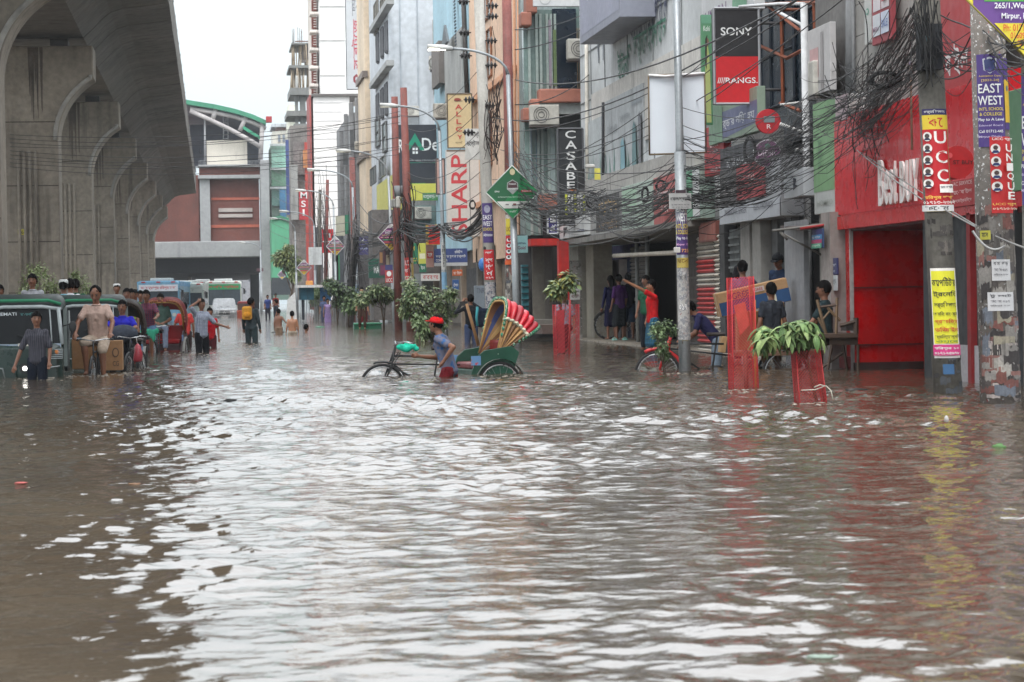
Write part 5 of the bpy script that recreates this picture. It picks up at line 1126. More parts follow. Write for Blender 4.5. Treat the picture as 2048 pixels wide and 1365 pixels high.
sign('long white shop board with red letters behind the far saplings', ('Y', 104), (842, 548, 880, 562), [('t', 'কাবাব ঘর', .1, .2, .9, .8, (180, 40, 40))], c=(200, 200, 196), th=.1)
sign('small blue round-cornered sign on the brown shop row', ('Y', 82), (905, 560, 918, 580), [('t', 'ঔষধ', .1, .3, .9, .7, WH)], c=(50, 90, 150), th=.1)
bl = thing('blue_balloon', 'blue round plastic ball hung beside the red Bengali banner pole', 'ball', W(965, 535, 61)); m_ = WB(); m_.ball(W(966, 530, 62.3), (.12, .12, .18), 12, 9); m_.build('ball_body', P(50, 110, 180, rough=.35), bl)
sign('hanging banner strip with portraits left of the third street lamp', ('Y', 85), (770, 530, 786, 566), [('r', 0, 0, 1, .3, (60, 60, 110)), ('d', .5, .5, .3, .15, WH), ('t', 'UCC', .1, .75, .9, .95, WH)], c=(170, 60, 60), th=.03)
for k in range(14):
    pass

# ---- layers of torn bills on the roadside poles
def bills(pol, r0_, r1_, Y, px, py0, py1, n, seed, hmax=.3, mats=None):
    rr = random.Random(seed); _, a, b = pol; z1, z0 = zpy(py0, px, Y), zpy(py1, px, Y)
    cols = mats or [(150, 146, 140), (132, 128, 124), (120, 116, 112), (96, 92, 90), (74, 68, 66), (128, 92, 86), (100, 106, 116), (140, 134, 118), (54, 50, 50), (110, 70, 64), (112, 106, 100)]
    for k in range(n):
        zc = rr.uniform(z0, z1); h_ = rr.uniform(.03, hmax)*rr.uniform(.5, 1.4); a0 = rr.uniform(185, 310); w_ = rr.uniform(6, 70); f = pole_map(a, b, r0_, r1_, zc, zc+h_, R(a0), R(a0+w_))
        m_ = WB(); o = .002+.00004*k; N_ = 6; up_ = [(i/N_, rr.uniform(0, .25)) for i in range(N_+1)]; dn = [(i/N_, 1-rr.uniform(0, .35)) for i in range(N_+1)]
        for i in range(N_): m_.add([f(*up_[i], o), f(*dn[i], o), f(*dn[i+1], o), f(*up_[i+1], o)], [(0, 1, 2, 3)], True)
        m_.build('torn_bill', P(*rr.choice(cols), rough=.85, amt=.35, kind='wall', scale=5), pol[0])
bills(PB, .171, .216, 24, 1990, 430, 800, 120, 1)
bills(PB, .171, .216, 24, 1996, 690, 808, 20, 2, .25, [(170, 160, 156), (150, 118, 114), (130, 84, 80), (120, 112, 108), (44, 40, 40), (60, 56, 54)])
bills(PA, .146, .166, 26.2, 1885, 440, 530, 14, 3, .2, [(96, 92, 88), (110, 104, 98), (76, 72, 70), (60, 56, 54)])
bills(PA, .146, .166, 26.2, 1890, 720, 790, 14, 4, .2, [(96, 100, 104), (60, 56, 54), (70, 74, 80), (48, 46, 46)])
bills(L1, .0525, .0985, 35.5, 1364, 520, 690, 46, 5, .22)
bills(PF, .112, .122, 57.4, 1020, 535, 690, 30, 6, .35)
bills(PD, .131, .161, 62, 981, 500, 680, 24, 7, .35)
bills(L3, .0505, .0815, 74.5, 888, 480, 650, 22, 8, .35)
bills(PH, .125, .171, 86, 815, 500, 650, 22, 9, .4)
bills(L5, .0505, .0915, 108, 714, 500, 640, 16, 10, .5)
# ================================================================== PEOPLE
SK = [mat(C(152, 106, 80), rough=.5, amt=.12, scale=4), mat(C(124, 84, 64), rough=.5, amt=.12, scale=4), mat(C(164, 118, 90), rough=.5, amt=.12, scale=4)]
HAIR = mat(C(12, 10, 10), rough=.85, amt=.3, scale=8, spec=.1); EYE = mat(C(16, 12, 10), rough=.3, kind='flat'); LIP = mat(C(98, 52, 44), rough=.5, kind='flat')
def caps(mb, p0, r0_, p1, r1_, n=10):
    p0, p1 = Vector(p0), Vector(p1); d = p1-p0; L = d.length
    if L < 1e-5: mb.ball(p0, r0_, n, 6); return
    d /= L
    pts, rs = [], []
    for a in (-80, -50, -20): pts.append(p0+d*r0_*math.sin(R(a))); rs.append(r0_*math.cos(R(a)))
    for a in (20, 50, 80): pts.append(p1+d*r1_*math.sin(R(a))); rs.append(r1_*math.cos(R(a)))
    mb.tube(pts, rs, n)
def person(label, px=None, Y=40., X=None, z=-.52, face=180, h=1.68, pose=None, lean=0, side=0, shirt=None, sleeve='short', legs='trousers', lm=None, skin=0, hair='short', cap=None, res=None, nod=0, turn=0, female=False, hipz=.9, group=None, bare=False, slim=1.0):
    if X is None: X = gx(px, Y)
    s = h/1.68; t = thing('person', label, 'person', (X, Y, z), rz=R(face), group=group)
    res = res or (.0115 if Y < 48 else .016 if Y < 75 else .026)
    J = dict(hip=(0, 0, hipz), waist=(0, 0, hipz+.14), chest=(0, .005, hipz+.36), neck=(0, 0, hipz+.54), head=(0, .02, hipz+.68),
             Lsh=(-.150, 0, hipz+.455), Rsh=(.150, 0, hipz+.455), Lel=(-.22, -.02, hipz+.19), Rel=(.22, -.02, hipz+.19), Lwr=(-.235, .06, hipz-.05), Rwr=(.235, .06, hipz-.05),
             Lhp=(-.085, 0, hipz-.03), Rhp=(.085, 0, hipz-.03), Lkn=(-.10, .03, .48), Rkn=(.10, .03, .48), Lan=(-.105, -.01, .09), Ran=(.105, -.01, .09))
    J = {k: Vector(v) for k, v in J.items()}
    if slim != 1:
        for k in ('Lsh', 'Rsh', 'Lel', 'Rel', 'Lwr', 'Rwr', 'Lhp', 'Rhp'): J[k].x *= slim
    Ml = Matrix.Translation(J['hip']) @ Matrix.Rotation(R(-lean), 4, 'X') @ Matrix.Rotation(R(side), 4, 'Y') @ Matrix.Translation(-J['hip'])
    for k in ('waist', 'chest', 'neck', 'head', 'Lsh', 'Rsh', 'Lel', 'Rel', 'Lwr', 'Rwr'): J[k] = Ml @ J[k]
    for k, v in (pose or {}).items(): J[k] = Vector(v)
    J = {k: v*s for k, v in J.items()}
    w_ = (.9 if female else 1.)*s
    hd = J['head']; up_ = (J['neck']-J['chest']).normalized()
    MH = Matrix.Translation(hd) @ Matrix.Rotation(R(turn), 4, 'Z') @ Matrix.Rotation(R(-lean*.35-nod), 4, 'X')
    b = MB()
    def torso(b, g):
        for (a, c, ra, rc) in (('hip', 'waist', .125, .105), ('waist', 'chest', .105, .13)):
            for dx in (-.045, .045):
                o = Vector((dx*s, 0, 0)); caps(b, J[a]+o, (ra+g)*w_*.88, J[c]+o*1.25, (rc+g)*w_*.86, 12)
        caps(b, J['Lsh']+Vector((.05*s, 0, -.03*s)), (.062+g)*w_, J['Rsh']+Vector((-.05*s, 0, -.03*s)), (.062+g)*w_, 10)
        caps(b, J['chest'], (.115+g)*w_, J['chest'].lerp(J['neck'], .55), (.075+g)*w_, 10)
        for q in 'LR': caps(b, J[q+'sh'], (.050+g)*w_, J['chest'], (.09+g)*w_, 8)
    torso(b, 0)
    caps(b, J['neck']-up_*.05*s, .056*s, hd-up_*.04*s, .052*s)
    b.ball((0, 0, 0), (.078*s, .099*s, .120*s), 14, 10, MH); b.v[-14*11:] = b.v[-14*11:]
    caps(b, MH @ Vector((0, .035*s, -.06*s)), .05*s, MH @ Vector((0, .055*s, -.085*s)), .03*s)          # jaw and chin
    caps(b, MH @ Vector((0, .09*s, .01*s)), .011*s, MH @ Vector((0, .108*s, -.025*s)), .017*s, 8)        # nose
    for q in (-1, 1): caps(b, MH @ Vector((q*.075*s, -.005*s, .015*s)), .017*s, MH @ Vector((q*.076*s, -.002*s, -.02*s)), .012*s, 6)
    for q in 'LR':
        sg = -1 if q == 'L' else 1
        caps(b, J[q+'sh'], .052*w_, J[q+'el'], .038*w_); caps(b, J[q+'el'], .038*w_, J[q+'el'].lerp(J[q+'wr'], .35), .040*w_); caps(b, J[q+'el'].lerp(J[q+'wr'], .35), .040*w_, J[q+'wr'], .027*w_)
        d = (J[q+'wr']-J[q+'el']).normalized(); sd = d.cross(Vector((0, 1, .2))).normalized()
        if sd.length < .1: sd = Vector((1, 0, 0))
        nn = d.cross(sd).normalized()
        pm = J[q+'wr']+d*.055*s; caps(b, J[q+'wr'], .027*s, pm, .034*s); 
        for k in range(4):
            o = sd*(k-1.5)*.0195*s; L = (.072, .08, .075, .058)[k]*s
            k0 = pm+o+d*.012*s; k1 = k0+d*L*.5+nn*.006*s; k2 = k1+(d*.75+nn*.6*sg).normalized()*L*.45
            caps(b, k0-d*.01*s, .011*s, k1, .0095*s, 6); caps(b, k1, .0095*s, k2, .008*s, 6)
        th = J[q+'wr']+d*.03*s-sd*.03*s; caps(b, th, .013*s, th+(d-sd*.75).normalized()*.05*s, .010*s, 6)
        caps(b, J[q+'hp'], .088*w_, J[q+'kn'], .056*w_, 10); caps(b, J[q+'kn'], .056*w_, J[q+'kn'].lerp(J[q+'an'], .35)-Vector((0, .012*s, 0)), .056*w_, 10)
        caps(b, J[q+'kn'].lerp(J[q+'an'], .35)-Vector((0, .012*s, 0)), .054*w_, J[q+'an'], .036*w_, 10)
        caps(b, J[q+'an']-Vector((0, .02*s, .035*s)), .034*s, J[q+'an']+Vector((0, .15*s, -.055*s)), .026*s, 8)
    b.build('body', SK[skin], t, remesh=res, smooth_it=2)
    # face
    if Y < 60:
        e_ = MB()
        for q in (-1, 1): e_.ball(MH @ Vector((q*.030*s, .086*s, .012*s)), .0105*s, 8, 5)
        e_.build('eyes', EYE, t); e_ = MB()
        for q in (-1, 1): e_.tube([MH @ Vector((q*.014*s, .094*s, .033*s)), MH @ Vector((q*.032*s, .092*s, .038*s)), MH @ Vector((q*.05*s, .080*s, .031*s))], .0045*s, 5)
        e_.build('eyebrows', EYE, t); e_ = MB()
        e_.ball(MH @ Vector((0, .090*s, -.055*s)), (.024*s, .011*s, .008*s), 8, 5); e_.build('mouth', LIP, t)
    if hair:
        m_ = MB(); m_.ball((0, -.012*s, .022*s), (.089*s, .106*s, .114*s), 18, 14, MH); hv = m_
        # cut away the face
        keep = []
        inv = MH.inverted()
        for f_ in hv.f:
            c = sum((inv @ Vector(hv.v[i]) for i in f_), Vector())/len(f_)
            if c.z > ((.055 if c.y > .05*s else .03 if c.y > .02*s else -.03) if hair == 'short' else -.16)*s or (c.y < -.015*s and c.z > -.07*s): keep.append(f_)
        hv.f = keep; hv.sm = [True]*len(keep)
        rr = random.Random(int(X*100+Y)); hv.v = [tuple(Vector(p)+Vector((rr.uniform(-1, 1), rr.uniform(-1, 1), rr.uniform(-1, 1)))*.005*s) for p in hv.v]
        if hair == 'long':
            caps(m_, MH @ Vector((0, -.06*s, .0)), .085*s, MH @ Vector((0, -.09*s, -.17*s)), .07*s, 12)
        o = m_.build('hair', HAIR, t)
    if cap:
        kind_, cm = cap
        m_ = MB()
        if kind_ == 'baseball':
            secs = []
            for i in range(6):
                a = i/5*math.pi/2; secs.append([MH @ Vector((math.cos(u)*.095*s*math.cos(a), (math.sin(u)*.112*math.cos(a)-.008)*s, (.03+.10*math.sin(a))*s)) for u in [k*math.pi/9 for k in range(18)]])
            m_.loft(secs, True)
            brim = [MH @ Vector((math.cos(u)*.078*s, (.085+math.sin(u)*.09)*s, (.035-.01*math.sin(u))*s)) for u in [k*math.pi/8 for k in range(9)]]
            m_.prism(brim, (0, 0, .008*s))
        else:
            m_.tube([MH @ Vector((0, -.012*s, .045*s)), MH @ Vector((0, -.016*s, .105*s)), MH @ Vector((0, -.016*s, .125*s))], [.092*s, .086*s, .06*s], 18)
        m_.build('cap', cm, t, fixn=True)
    if shirt is not None and not bare:
        m_ = MB(); torso(m_, .013)
        caps(m_, J['hip']+Vector((-.055*s, 0, -.02*s)), .112*w_, J['hip']+Vector((.055*s, 0, -.02*s)), .112*w_, 12)
        for q in 'LR':
            e = {'short': .62, 'long': 1., 'none': .12, 'half': .85}[sleeve]
            caps(m_, J[q+'sh'], .059*w_, J[q+'sh'].lerp(J[q+'el'], e), (.062 if sleeve != 'long' else .052)*w_)
            if sleeve == 'long': caps(m_, J[q+'el'], .052*w_, J[q+'el'].lerp(J[q+'wr'], .92), .042*w_)
        m_.build('shirt', shirt, t, remesh=max(res, .013), smooth_it=2)
        if sleeve in ('short', 'long') and Y < 60:
            m_ = MB(); m_.torus(J['neck']-up_*.035*s+Vector((0, .008*s, 0)), .066*s, .012*s, 'Z', 14, 6); m_.build('collar', shirt, t)
    if lm is not None:
        m_ = MB(); caps(m_, J['hip']+Vector((-.05*s, 0, .0)), .108*w_, J['hip']+Vector((.05*s, 0, .0)), .108*w_, 12)
        for q in 'LR':
            caps(m_, J[q+'hp'], .108*w_, J[q+'hp'].lerp(J[q+'kn'], .95 if legs != 'briefs' else .4), .082*w_ if legs != 'lungi' else .11*w_)
            if legs == 'trousers': caps(m_, J[q+'kn'], .078*w_, J[q+'kn'].lerp(J[q+'an'], .9), .068*w_)
        if legs == 'lungi':
            for k in range(6):
                a = J['Lhp'].lerp(J['Lkn'], k/5*1.15); c = J['Rhp'].lerp(J['Rkn'], k/5*1.15); caps(m_, a, .105*w_, c, .105*w_, 10)
        m_.build({'trousers': 'trousers', 'shorts': 'shorts', 'lungi': 'lungi', 'briefs': 'shorts'}[legs], lm, t, remesh=max(res, .013), smooth_it=2)
    return t, J
def pworld(t, v): return ident(t) @ Vector(v)

# -- right side of the picture
def loc(px, Y): return gx(px, Y)
# rickshaw puller, wading bent forward, seen from his left rear, pulling left
blue = cloth(52, 92, 142, kind='mottle', c2=C(98, 100, 118), scale=.8)
person('rickshaw puller in red cap and blue-grey shirt wading waist deep beside the handlebar', 899, 35.2, z=-.77, face=66, h=1.72, lean=15, hipz=.85,
       pose=dict(Rwr=(.02, .46, 1.05), Rel=(.20, .26, 1.02), Lel=(-.28, -.16, 1.18), Lwr=(-.26, .0, .98), Lkn=(-.12, .16, .45), Rkn=(.1, -.02, .45), Lan=(-.12, .02, .06), Ran=(.1, -.25, .06)),
       shirt=blue, sleeve='short', legs='shorts', lm=cloth(110, 26, 34), skin=1, cap=('baseball', cloth(206, 26, 30)), nod=-14, turn=-14)
person('photographer in black long-sleeved top and jeans seen from behind, arms raised with a camera', 943, 61, z=-.45, face=8, h=1.66,
       pose=dict(Lel=(-.36, .16, 1.24), Lwr=(-.14, .32, 1.52), Rel=(.34, .18, 1.30), Rwr=(.06, .34, 1.53)), shirt=cloth(28, 30, 36), sleeve='long', legs='trousers', lm=cloth(70, 84, 116), skin=1, nod=-5)
cm_ = thing('camera_in_hands', 'small dark camera held up by the photographer in black', 'camera', (gx(928, 60.6), 60.6, 1.0)); m_ = MB(); m_.box((-.09, -.04, -.05), (.09, .04, .06)); m_.tube([(0, .03, 0), (0, .13, 0)], .04, 10); m_.build('camera_body', P(24, 24, 26), cm_)
red = cloth(200, 30, 34)
person('shouting man in red printed football shirt and blue checked lungi pointing left with outstretched arm', 1306, 50, z=-.3, face=100, h=1.74,
       pose=dict(Lel=(-.16, .30, 1.52), Lwr=(-.12, .56, 1.66), Rel=(.25, -.05, 1.13), Rwr=(.27, .03, .88)), shirt=red, legs='lungi', lm=cloth(60, 120, 160, kind='plaid', c2=C(30, 60, 56)), skin=0, turn=6,)
person('person half hidden behind the pointing man, green shirt edge showing', 1294, 51.2, z=-.05, face=130, h=1.6, shirt=cloth(34, 84, 62), lm=cloth(36, 40, 48), skin=1)
person('onlooker in purple t-shirt and dark lungi on the shop porch seen from behind', 1240, 59.6, z=.03, face=25, h=1.62, shirt=cloth(92, 50, 118), sleeve='half', legs='lungi', lm=cloth(44, 50, 56), skin=1, slim=.92)
person('woman in dark blue with long hair standing left of the purple shirt', 1223, 60.3, z=.03, face=20, h=1.6, shirt=cloth(34, 36, 76), sleeve='long', legs='lungi', lm=cloth(30, 30, 60), skin=1, hair='long', female=True)
person('onlooker in navy shirt and shorts right of the purple shirt on the porch', 1258, 60.2, z=.03, face=350, h=1.66, shirt=cloth(26, 28, 48), sleeve='half', legs='shorts', lm=cloth(46, 66, 90), skin=1)
for (px, lab_) in ((1229, 'left'), (1250, 'right')):
    sl = thing('sandal', 'pale turquoise sandal under the purple shirt onlooker, %s foot' % lab_, 'sandal', (gx(px, 59.3), 59.3, .04)); m_ = MB(); m_.box((-.05, -.13, 0), (.05, .13, .035)); m_.tube([(-.05, 0, .03), (0, .03, .08), (.05, 0, .03)], .012, 5); m_.build('sole', P(140, 200, 190), sl, bevel=.01)
person('man in navy t-shirt and pale denim shorts bending over the cart with both arms forward', 1436, 38.2, z=-.50, face=80, h=1.70, lean=40,
       pose=dict(Lel=(-.2, .36, 1.02), Lwr=(-.14, .58, .90), Rel=(.2, .34, 1.0), Rwr=(.14, .56, .84)), shirt=cloth(44, 44, 82), legs='shorts', lm=cloth(128, 144, 160), skin=1, nod=18)
person('man in checked shirt perched behind the leafy red guard, face hidden', 1130, 52, z=-.1, face=160, h=1.6, hipz=.62, shirt=cloth(150, 156, 168, kind='plaid', c2=C(90, 96, 112), scale=2), sleeve='short', legs='trousers', lm=cloth(80, 30, 36),
       pose=dict(Lkn=(-.1, .42, .6), Rkn=(.1, .42, .6), Lan=(-.1, .42, .14), Ran=(.1, .42, .14)), skin=1)
person('man in greyish violet shirt seen from behind steadying the tilted carton', 1488, 39.8, z=-.02, face=0, h=1.7, shirt=cloth(92, 92, 122), lm=cloth(50, 50, 60), skin=1, pose=dict(Rel=(.34, .16, 1.2), Rwr=(.42, .3, 1.2)))
person('shadowed man peering from the doorway behind the carton', 1491, 44, z=.28, face=195, h=1.66, shirt=cloth(40, 38, 42), lm=cloth(40, 40, 44), skin=0)
person('balding man in charcoal t-shirt with his back to the viewer beside the upright carton', 1545, 36.6, z=-.35, face=15, h=1.64, shirt=cloth(44, 48, 56), lm=cloth(150, 112, 80), legs='shorts', skin=1)
person('man in blue shirt and dark cap holding the high end of the carton', 1572, 39.2, z=.15, face=140, h=1.68, lean=20, shirt=cloth(40, 56, 84), sleeve='half', lm=cloth(30, 50, 54), legs='trousers', skin=1, cap=('baseball', cloth(28, 30, 34)), nod=12, pose=dict(Lel=(-.3, .25, 1.1), Lwr=(-.2, .45, 1.15)))
person('man in dark teal t-shirt sitting on the carpenter bench looking left', 1652, 35.1, z=-.34, face=70, h=1.74, hipz=.80, shirt=cloth(34, 50, 54), sleeve='short', legs='trousers', lm=cloth(40, 32, 32), skin=1, nod=8,
       pose=dict(Lkn=(-.12, .44, .82), Rkn=(.12, .44, .80), Lan=(-.12, .40, .36), Ran=(.12, .42, .36), Lel=(-.22, .18, 1.0), Lwr=(-.12, .40, .94), Rel=(.22, .16, 1.0), Rwr=(.1, .38, .92)))
person('small blurred figure in red by the tree trunks beneath the violet board', 727, 98, z=-.2, face=190, h=1.6, shirt=cloth(130, 30, 40), lm=cloth(110, 30, 40), skin=1)
person('bare-shouldered man among the saplings near the poster pole', 725, 93, z=-.0, face=170, h=1.6, shirt=None, lm=cloth(70, 50, 40), skin=0)
person('child in pale lilac dress by the tin shacks', 656, 128, z=-.5, face=190, h=1.7, shirt=cloth(150, 130, 176), sleeve='none', legs='lungi', lm=cloth(140, 120, 170), skin=1, female=True)
person('dim adult in slate blue standing just left of the lilac dress', 649, 130, z=-.4, face=180, h=1.75, shirt=cloth(70, 80, 110), lm=cloth(60, 66, 90), skin=1)
# -- people wading in the street
CHK = cloth(176, 184, 200, kind='plaid', c2=C(110, 116, 134), scale=1.6)
person('wading man in checked white shirt and black trousers raising one arm to his head', 404, 55.6, z=-.48, face=215, h=1.68, shirt=CHK, sleeve='half', legs='trousers', lm=cloth(24, 26, 32), skin=1,
       pose=dict(Rel=(.34, .06, 1.52), Rwr=(.14, .06, 1.63), Lel=(-.30, .10, 1.14), Lwr=(-.46, .28, 1.06)))
person('boy in plain red t-shirt wading just behind the checked shirt man', 421, 61, z=-.52, face=180, h=1.5, shirt=cloth(178, 24, 36), legs='shorts', lm=cloth(84, 30, 36), skin=1)
person('man in olive grey clothes with ochre backpack wading away, knee deep', 503, 68.6, z=-.50, face=340, h=1.72, shirt=cloth(52, 62, 66), sleeve='long', legs='trousers', lm=cloth(44, 56, 60), skin=1, turn=-50)
person('boy in orange-red t-shirt seen from behind, hands near the pedals of the gold hooded rickshaw', 371, 60, z=-.42, face=10, h=1.55, lean=8, shirt=cloth(196, 66, 62), legs='shorts', lm=cloth(70, 56, 58), skin=1, pose=dict(Lel=(-.26, .1, 1.1), Lwr=(-.2, .3, 1.05)))
person('half-naked child wading with tan shorts and one arm stretched back', 558, 84, z=-.5, face=330, h=1.35, legs='shorts', lm=cloth(150, 126, 106), skin=1, pose=dict(Rel=(.35, 0, 1.1), Rwr=(.6, 0, 1.12)))
person('bare-backed child wading waist deep with arms down', 585, 82, z=-.72, face=5, h=1.5, legs='shorts', lm=cloth(160, 150, 136), skin=2)
person('swimmer with only head and shoulders above the water', 612, 86, z=-1.38, face=300, h=1.66, skin=1)
person('dark clad far figure on the water behind the tan shorts child', 553, 112, z=-.5, face=90, h=1.7, shirt=cloth(44, 48, 56), lm=cloth(36, 40, 48), skin=1)
person('far rider in blue near the station column', 536, 150, z=-.1, face=180, h=1.6, shirt=cloth(60, 74, 130), lm=cloth(50, 50, 60), skin=1, res=.035)
person('far rider with a red top near the station column', 552, 160, z=-.0, face=180, h=1.6, shirt=cloth(150, 50, 50), lm=cloth(50, 50, 60), skin=1, res=.035)
# -- left group
person('man in open dark grey vest over striped shirt standing before the green three-wheeler', 76, 37.6, z=-.50, face=160, h=1.52, shirt=cloth(62, 62, 70, kind='stripe', c2=C(84, 84, 92)), sleeve='half', legs='trousers', lm=cloth(26, 32, 44), skin=1, turn=30,
       pose=dict(Rel=(.28, .05, 1.06), Rwr=(.34, .16, .80)))
person('man in white t-shirt standing high behind the green three-wheeler', 68, 46, z=-.02, face=175, h=1.72, shirt=cloth(168, 170, 176), lm=cloth(60, 60, 66), skin=1)
person('man in white cap and light blue shirt with a dark sling strap seen from behind', 130, 47, z=-.10, face=355, h=1.7, shirt=cloth(124, 170, 184), lm=cloth(60, 60, 70), skin=1, cap=('kufi', cloth(206, 208, 206)))
person('man in plain white shirt with dark hair seen from behind, between light blue and green', 143, 48, z=-.08, face=350, h=1.7, shirt=cloth(206, 206, 210), lm=cloth(60, 60, 70), skin=1)
person('person in dark green shirt at the right of the group behind the three-wheeler', 154, 49.4, z=-.05, face=10, h=1.68, shirt=cloth(26, 84, 60), lm=cloth(60, 60, 70), skin=1)
person('man wearing a white skullcap far behind the rickshaw hoods', 236, 60, z=-.05, face=180, h=1.66, shirt=cloth(60, 90, 80), lm=cloth(60, 60, 70), skin=1, cap=('kufi', cloth(210, 210, 208)))
person('person cut by the left picture edge with a pale collar behind the three-wheeler', 2, 46, z=-.15, face=180, h=1.66, shirt=cloth(120, 130, 140), lm=cloth(60, 60, 70), skin=1)
def rider(label, px, Y, face, shirt, lm, h=1.68, skin=1, legs='shorts', z=-.42, sleeve='short', hz=.93, hand=(.24, .46, 1.12), lean=12, **k):
    return person(label, px, Y, z=z, face=face, h=h, hipz=hz, lean=lean, shirt=shirt, sleeve=sleeve, legs=legs, lm=lm, skin=skin,
        pose=dict(Lkn=(-.12, .34, .74), Rkn=(.14, .40, .86), Lan=(-.12, .28, .33), Ran=(.12, .33, .45), Lel=(-.26, .22, hz+.24), Rel=(.26, .22, hz+.24), Lwr=(-hand[0], hand[1], hand[2]), Rwr=(hand[0], hand[1], hand[2])), **k)
rider('cyclist in open beige shirt and pale shorts looking down as he rides towards the viewer', 198, 40.2, 172, cloth(186, 160, 148), cloth(176, 160, 144), h=1.84, hz=.92, nod=24, hand=(.26, .42, 1.0), skin=1)
person('seated rider in bright royal blue shirt clutching a grey bundle on his lap', 247, 43, z=-.38, face=172, h=1.64, hipz=.82, shirt=cloth(44, 44, 176), sleeve='short', legs='trousers', lm=cloth(20, 22, 28), skin=1,
       pose=dict(Lkn=(-.12, .38, .84), Rkn=(.14, .38, .84), Lan=(-.08, .40, .36), Ran=(.1, .42, .34), Lel=(-.26, .12, 1.12), Rel=(.28, .14, 1.12), Lwr=(-.06, .32, 1.10), Rwr=(.1, .34, 1.04)))
bd = thing('bundle', 'dark grey cloth bundle on the lap of the rider in royal blue', 'bag', (gx(248, 42.6), 42.55, .62)); m_ = MB(); m_.ball((0, 0, 0), (.26, .16, .16), 14, 10); m_.build('bundle_cloth', cloth(66, 72, 84), bd)
bg = thing('red_bag', 'small red plastic bag hanging beside the royal blue rider', 'bag', (gx(276, 41.5), 41.5, .30)); m_ = MB(); m_.tube([(0, 0, .16), (0, 0, .12), (.01, 0, .0), (0, 0, -.12), (0, 0, -.15)], [.012, .05, .075, .085, .06], 7); m_.build('bag_body', P(176, 60, 74, rough=.4, amt=.5, scale=5), bg); m_ = MB(); m_.tube([(0, 0, .15), (-.02, 0, .26), (.06, 0, .3)], .008, 5); m_.build('handle_loop', P(200, 200, 200), bg)
rider('rickshaw puller in dark blue and red plaid shirt pedalling the gold hooded rickshaw', 297, 54.5, 172, cloth(54, 54, 84, kind='plaid', c2=C(130, 60, 70), scale=1.2), cloth(80, 110, 140), h=1.76, z=-.36)
gc = thing('green_cloth', 'turquoise green cloth draped over the handlebar of the gold hooded rickshaw', 'cloth', (gx(293, 53.6), 53.6, .55)); m_ = MB()
for k in range(7): m_.ball((-.24+.08*k, 0, -.02-.05*(k % 3)), (.05, .03, .07+.04*(k % 3)), 8, 6)
m_.build('cloth_folds', cloth(60, 160, 130), gc, remesh=.02)
person('passenger in grey-green shirt under the red and gold rickshaw hood', 323, 56.4, z=-.05, face=178, h=1.66, hipz=.62, shirt=cloth(70, 92, 84), lm=cloth(120, 130, 150), legs='trousers', skin=1,
       pose=dict(Lkn=(-.12, .42, .62), Rkn=(.12, .42, .62), Lan=(-.12, .46, .16), Ran=(.12, .46, .16), Lwr=(-.08, .3, .74), Rwr=(.08, .3, .74)))
for (px, Y, lab_, c) in ((272, 57, 'dark-haired head and shoulders of a passenger in the dark hooded rickshaw row', (50, 60, 50)), (283, 62, 'passenger in black behind the plaid shirt puller', (36, 36, 42)), (256, 52, 'passenger in peach scarf leaning out behind the royal blue rider', (206, 150, 120)), (265, 54, 'passenger with lime green sleeve behind the royal blue rider', (130, 180, 60))):
    person(lab_, px, Y, z=-.22, face=178, h=1.66, hipz=.9, shirt=cloth(*c), lm=cloth(50, 50, 60), skin=1, res=.022)

# ================================================================== CYCLES AND RICKSHAWS
TYRE = P(26, 26, 28, rough=.75); STEEL = mat(C(176, 178, 180), rough=.3, metal=.8, amt=.15, scale=4); BLK = P(24, 26, 28, rough=.5); RUSTY = P(92, 60, 44, rough=.7, amt=.4)
_wh = {}
def wheel(par, M, r=.34, name='wheel'):
    key = r
    if key not in _wh:
        a = MB(); a.torus((0, 0, 0), r, .021, 'X', 36, 8); ta = a.mesh('tyre'); ta.materials.append(TYRE)
        a = MB(); a.torus((0, 0, 0), r-.03, .011, 'X', 36, 6); a.tube([(-.05, 0, 0), (.05, 0, 0)], .028, 10); rb_ = a.mesh('rim'); rb_.materials.append(STEEL)
        a = MB()
        for k in range(28):
            an = 2*math.pi*k/28; a.tube([((-.035 if k % 2 else .035), .02*math.cos(an+.6), .02*math.sin(an+.6)), (0, (r-.03)*math.cos(an), (r-.03)*math.sin(an))], .0022, 3, caps=False)
        sp_ = a.mesh('spokes'); sp_.materials.append(STEEL); _wh[key] = (ta, rb_, sp_)
    ta, rb_, sp_ = _wh[key]
    w_ = link(ta, name, par, M); XF[w_.name] = ident(par) @ M
    link(rb_, 'rim', w_); link(sp_, 'spokes', w_); return w_
def Tm(x, y, z): return Matrix.Translation((x, y, z))
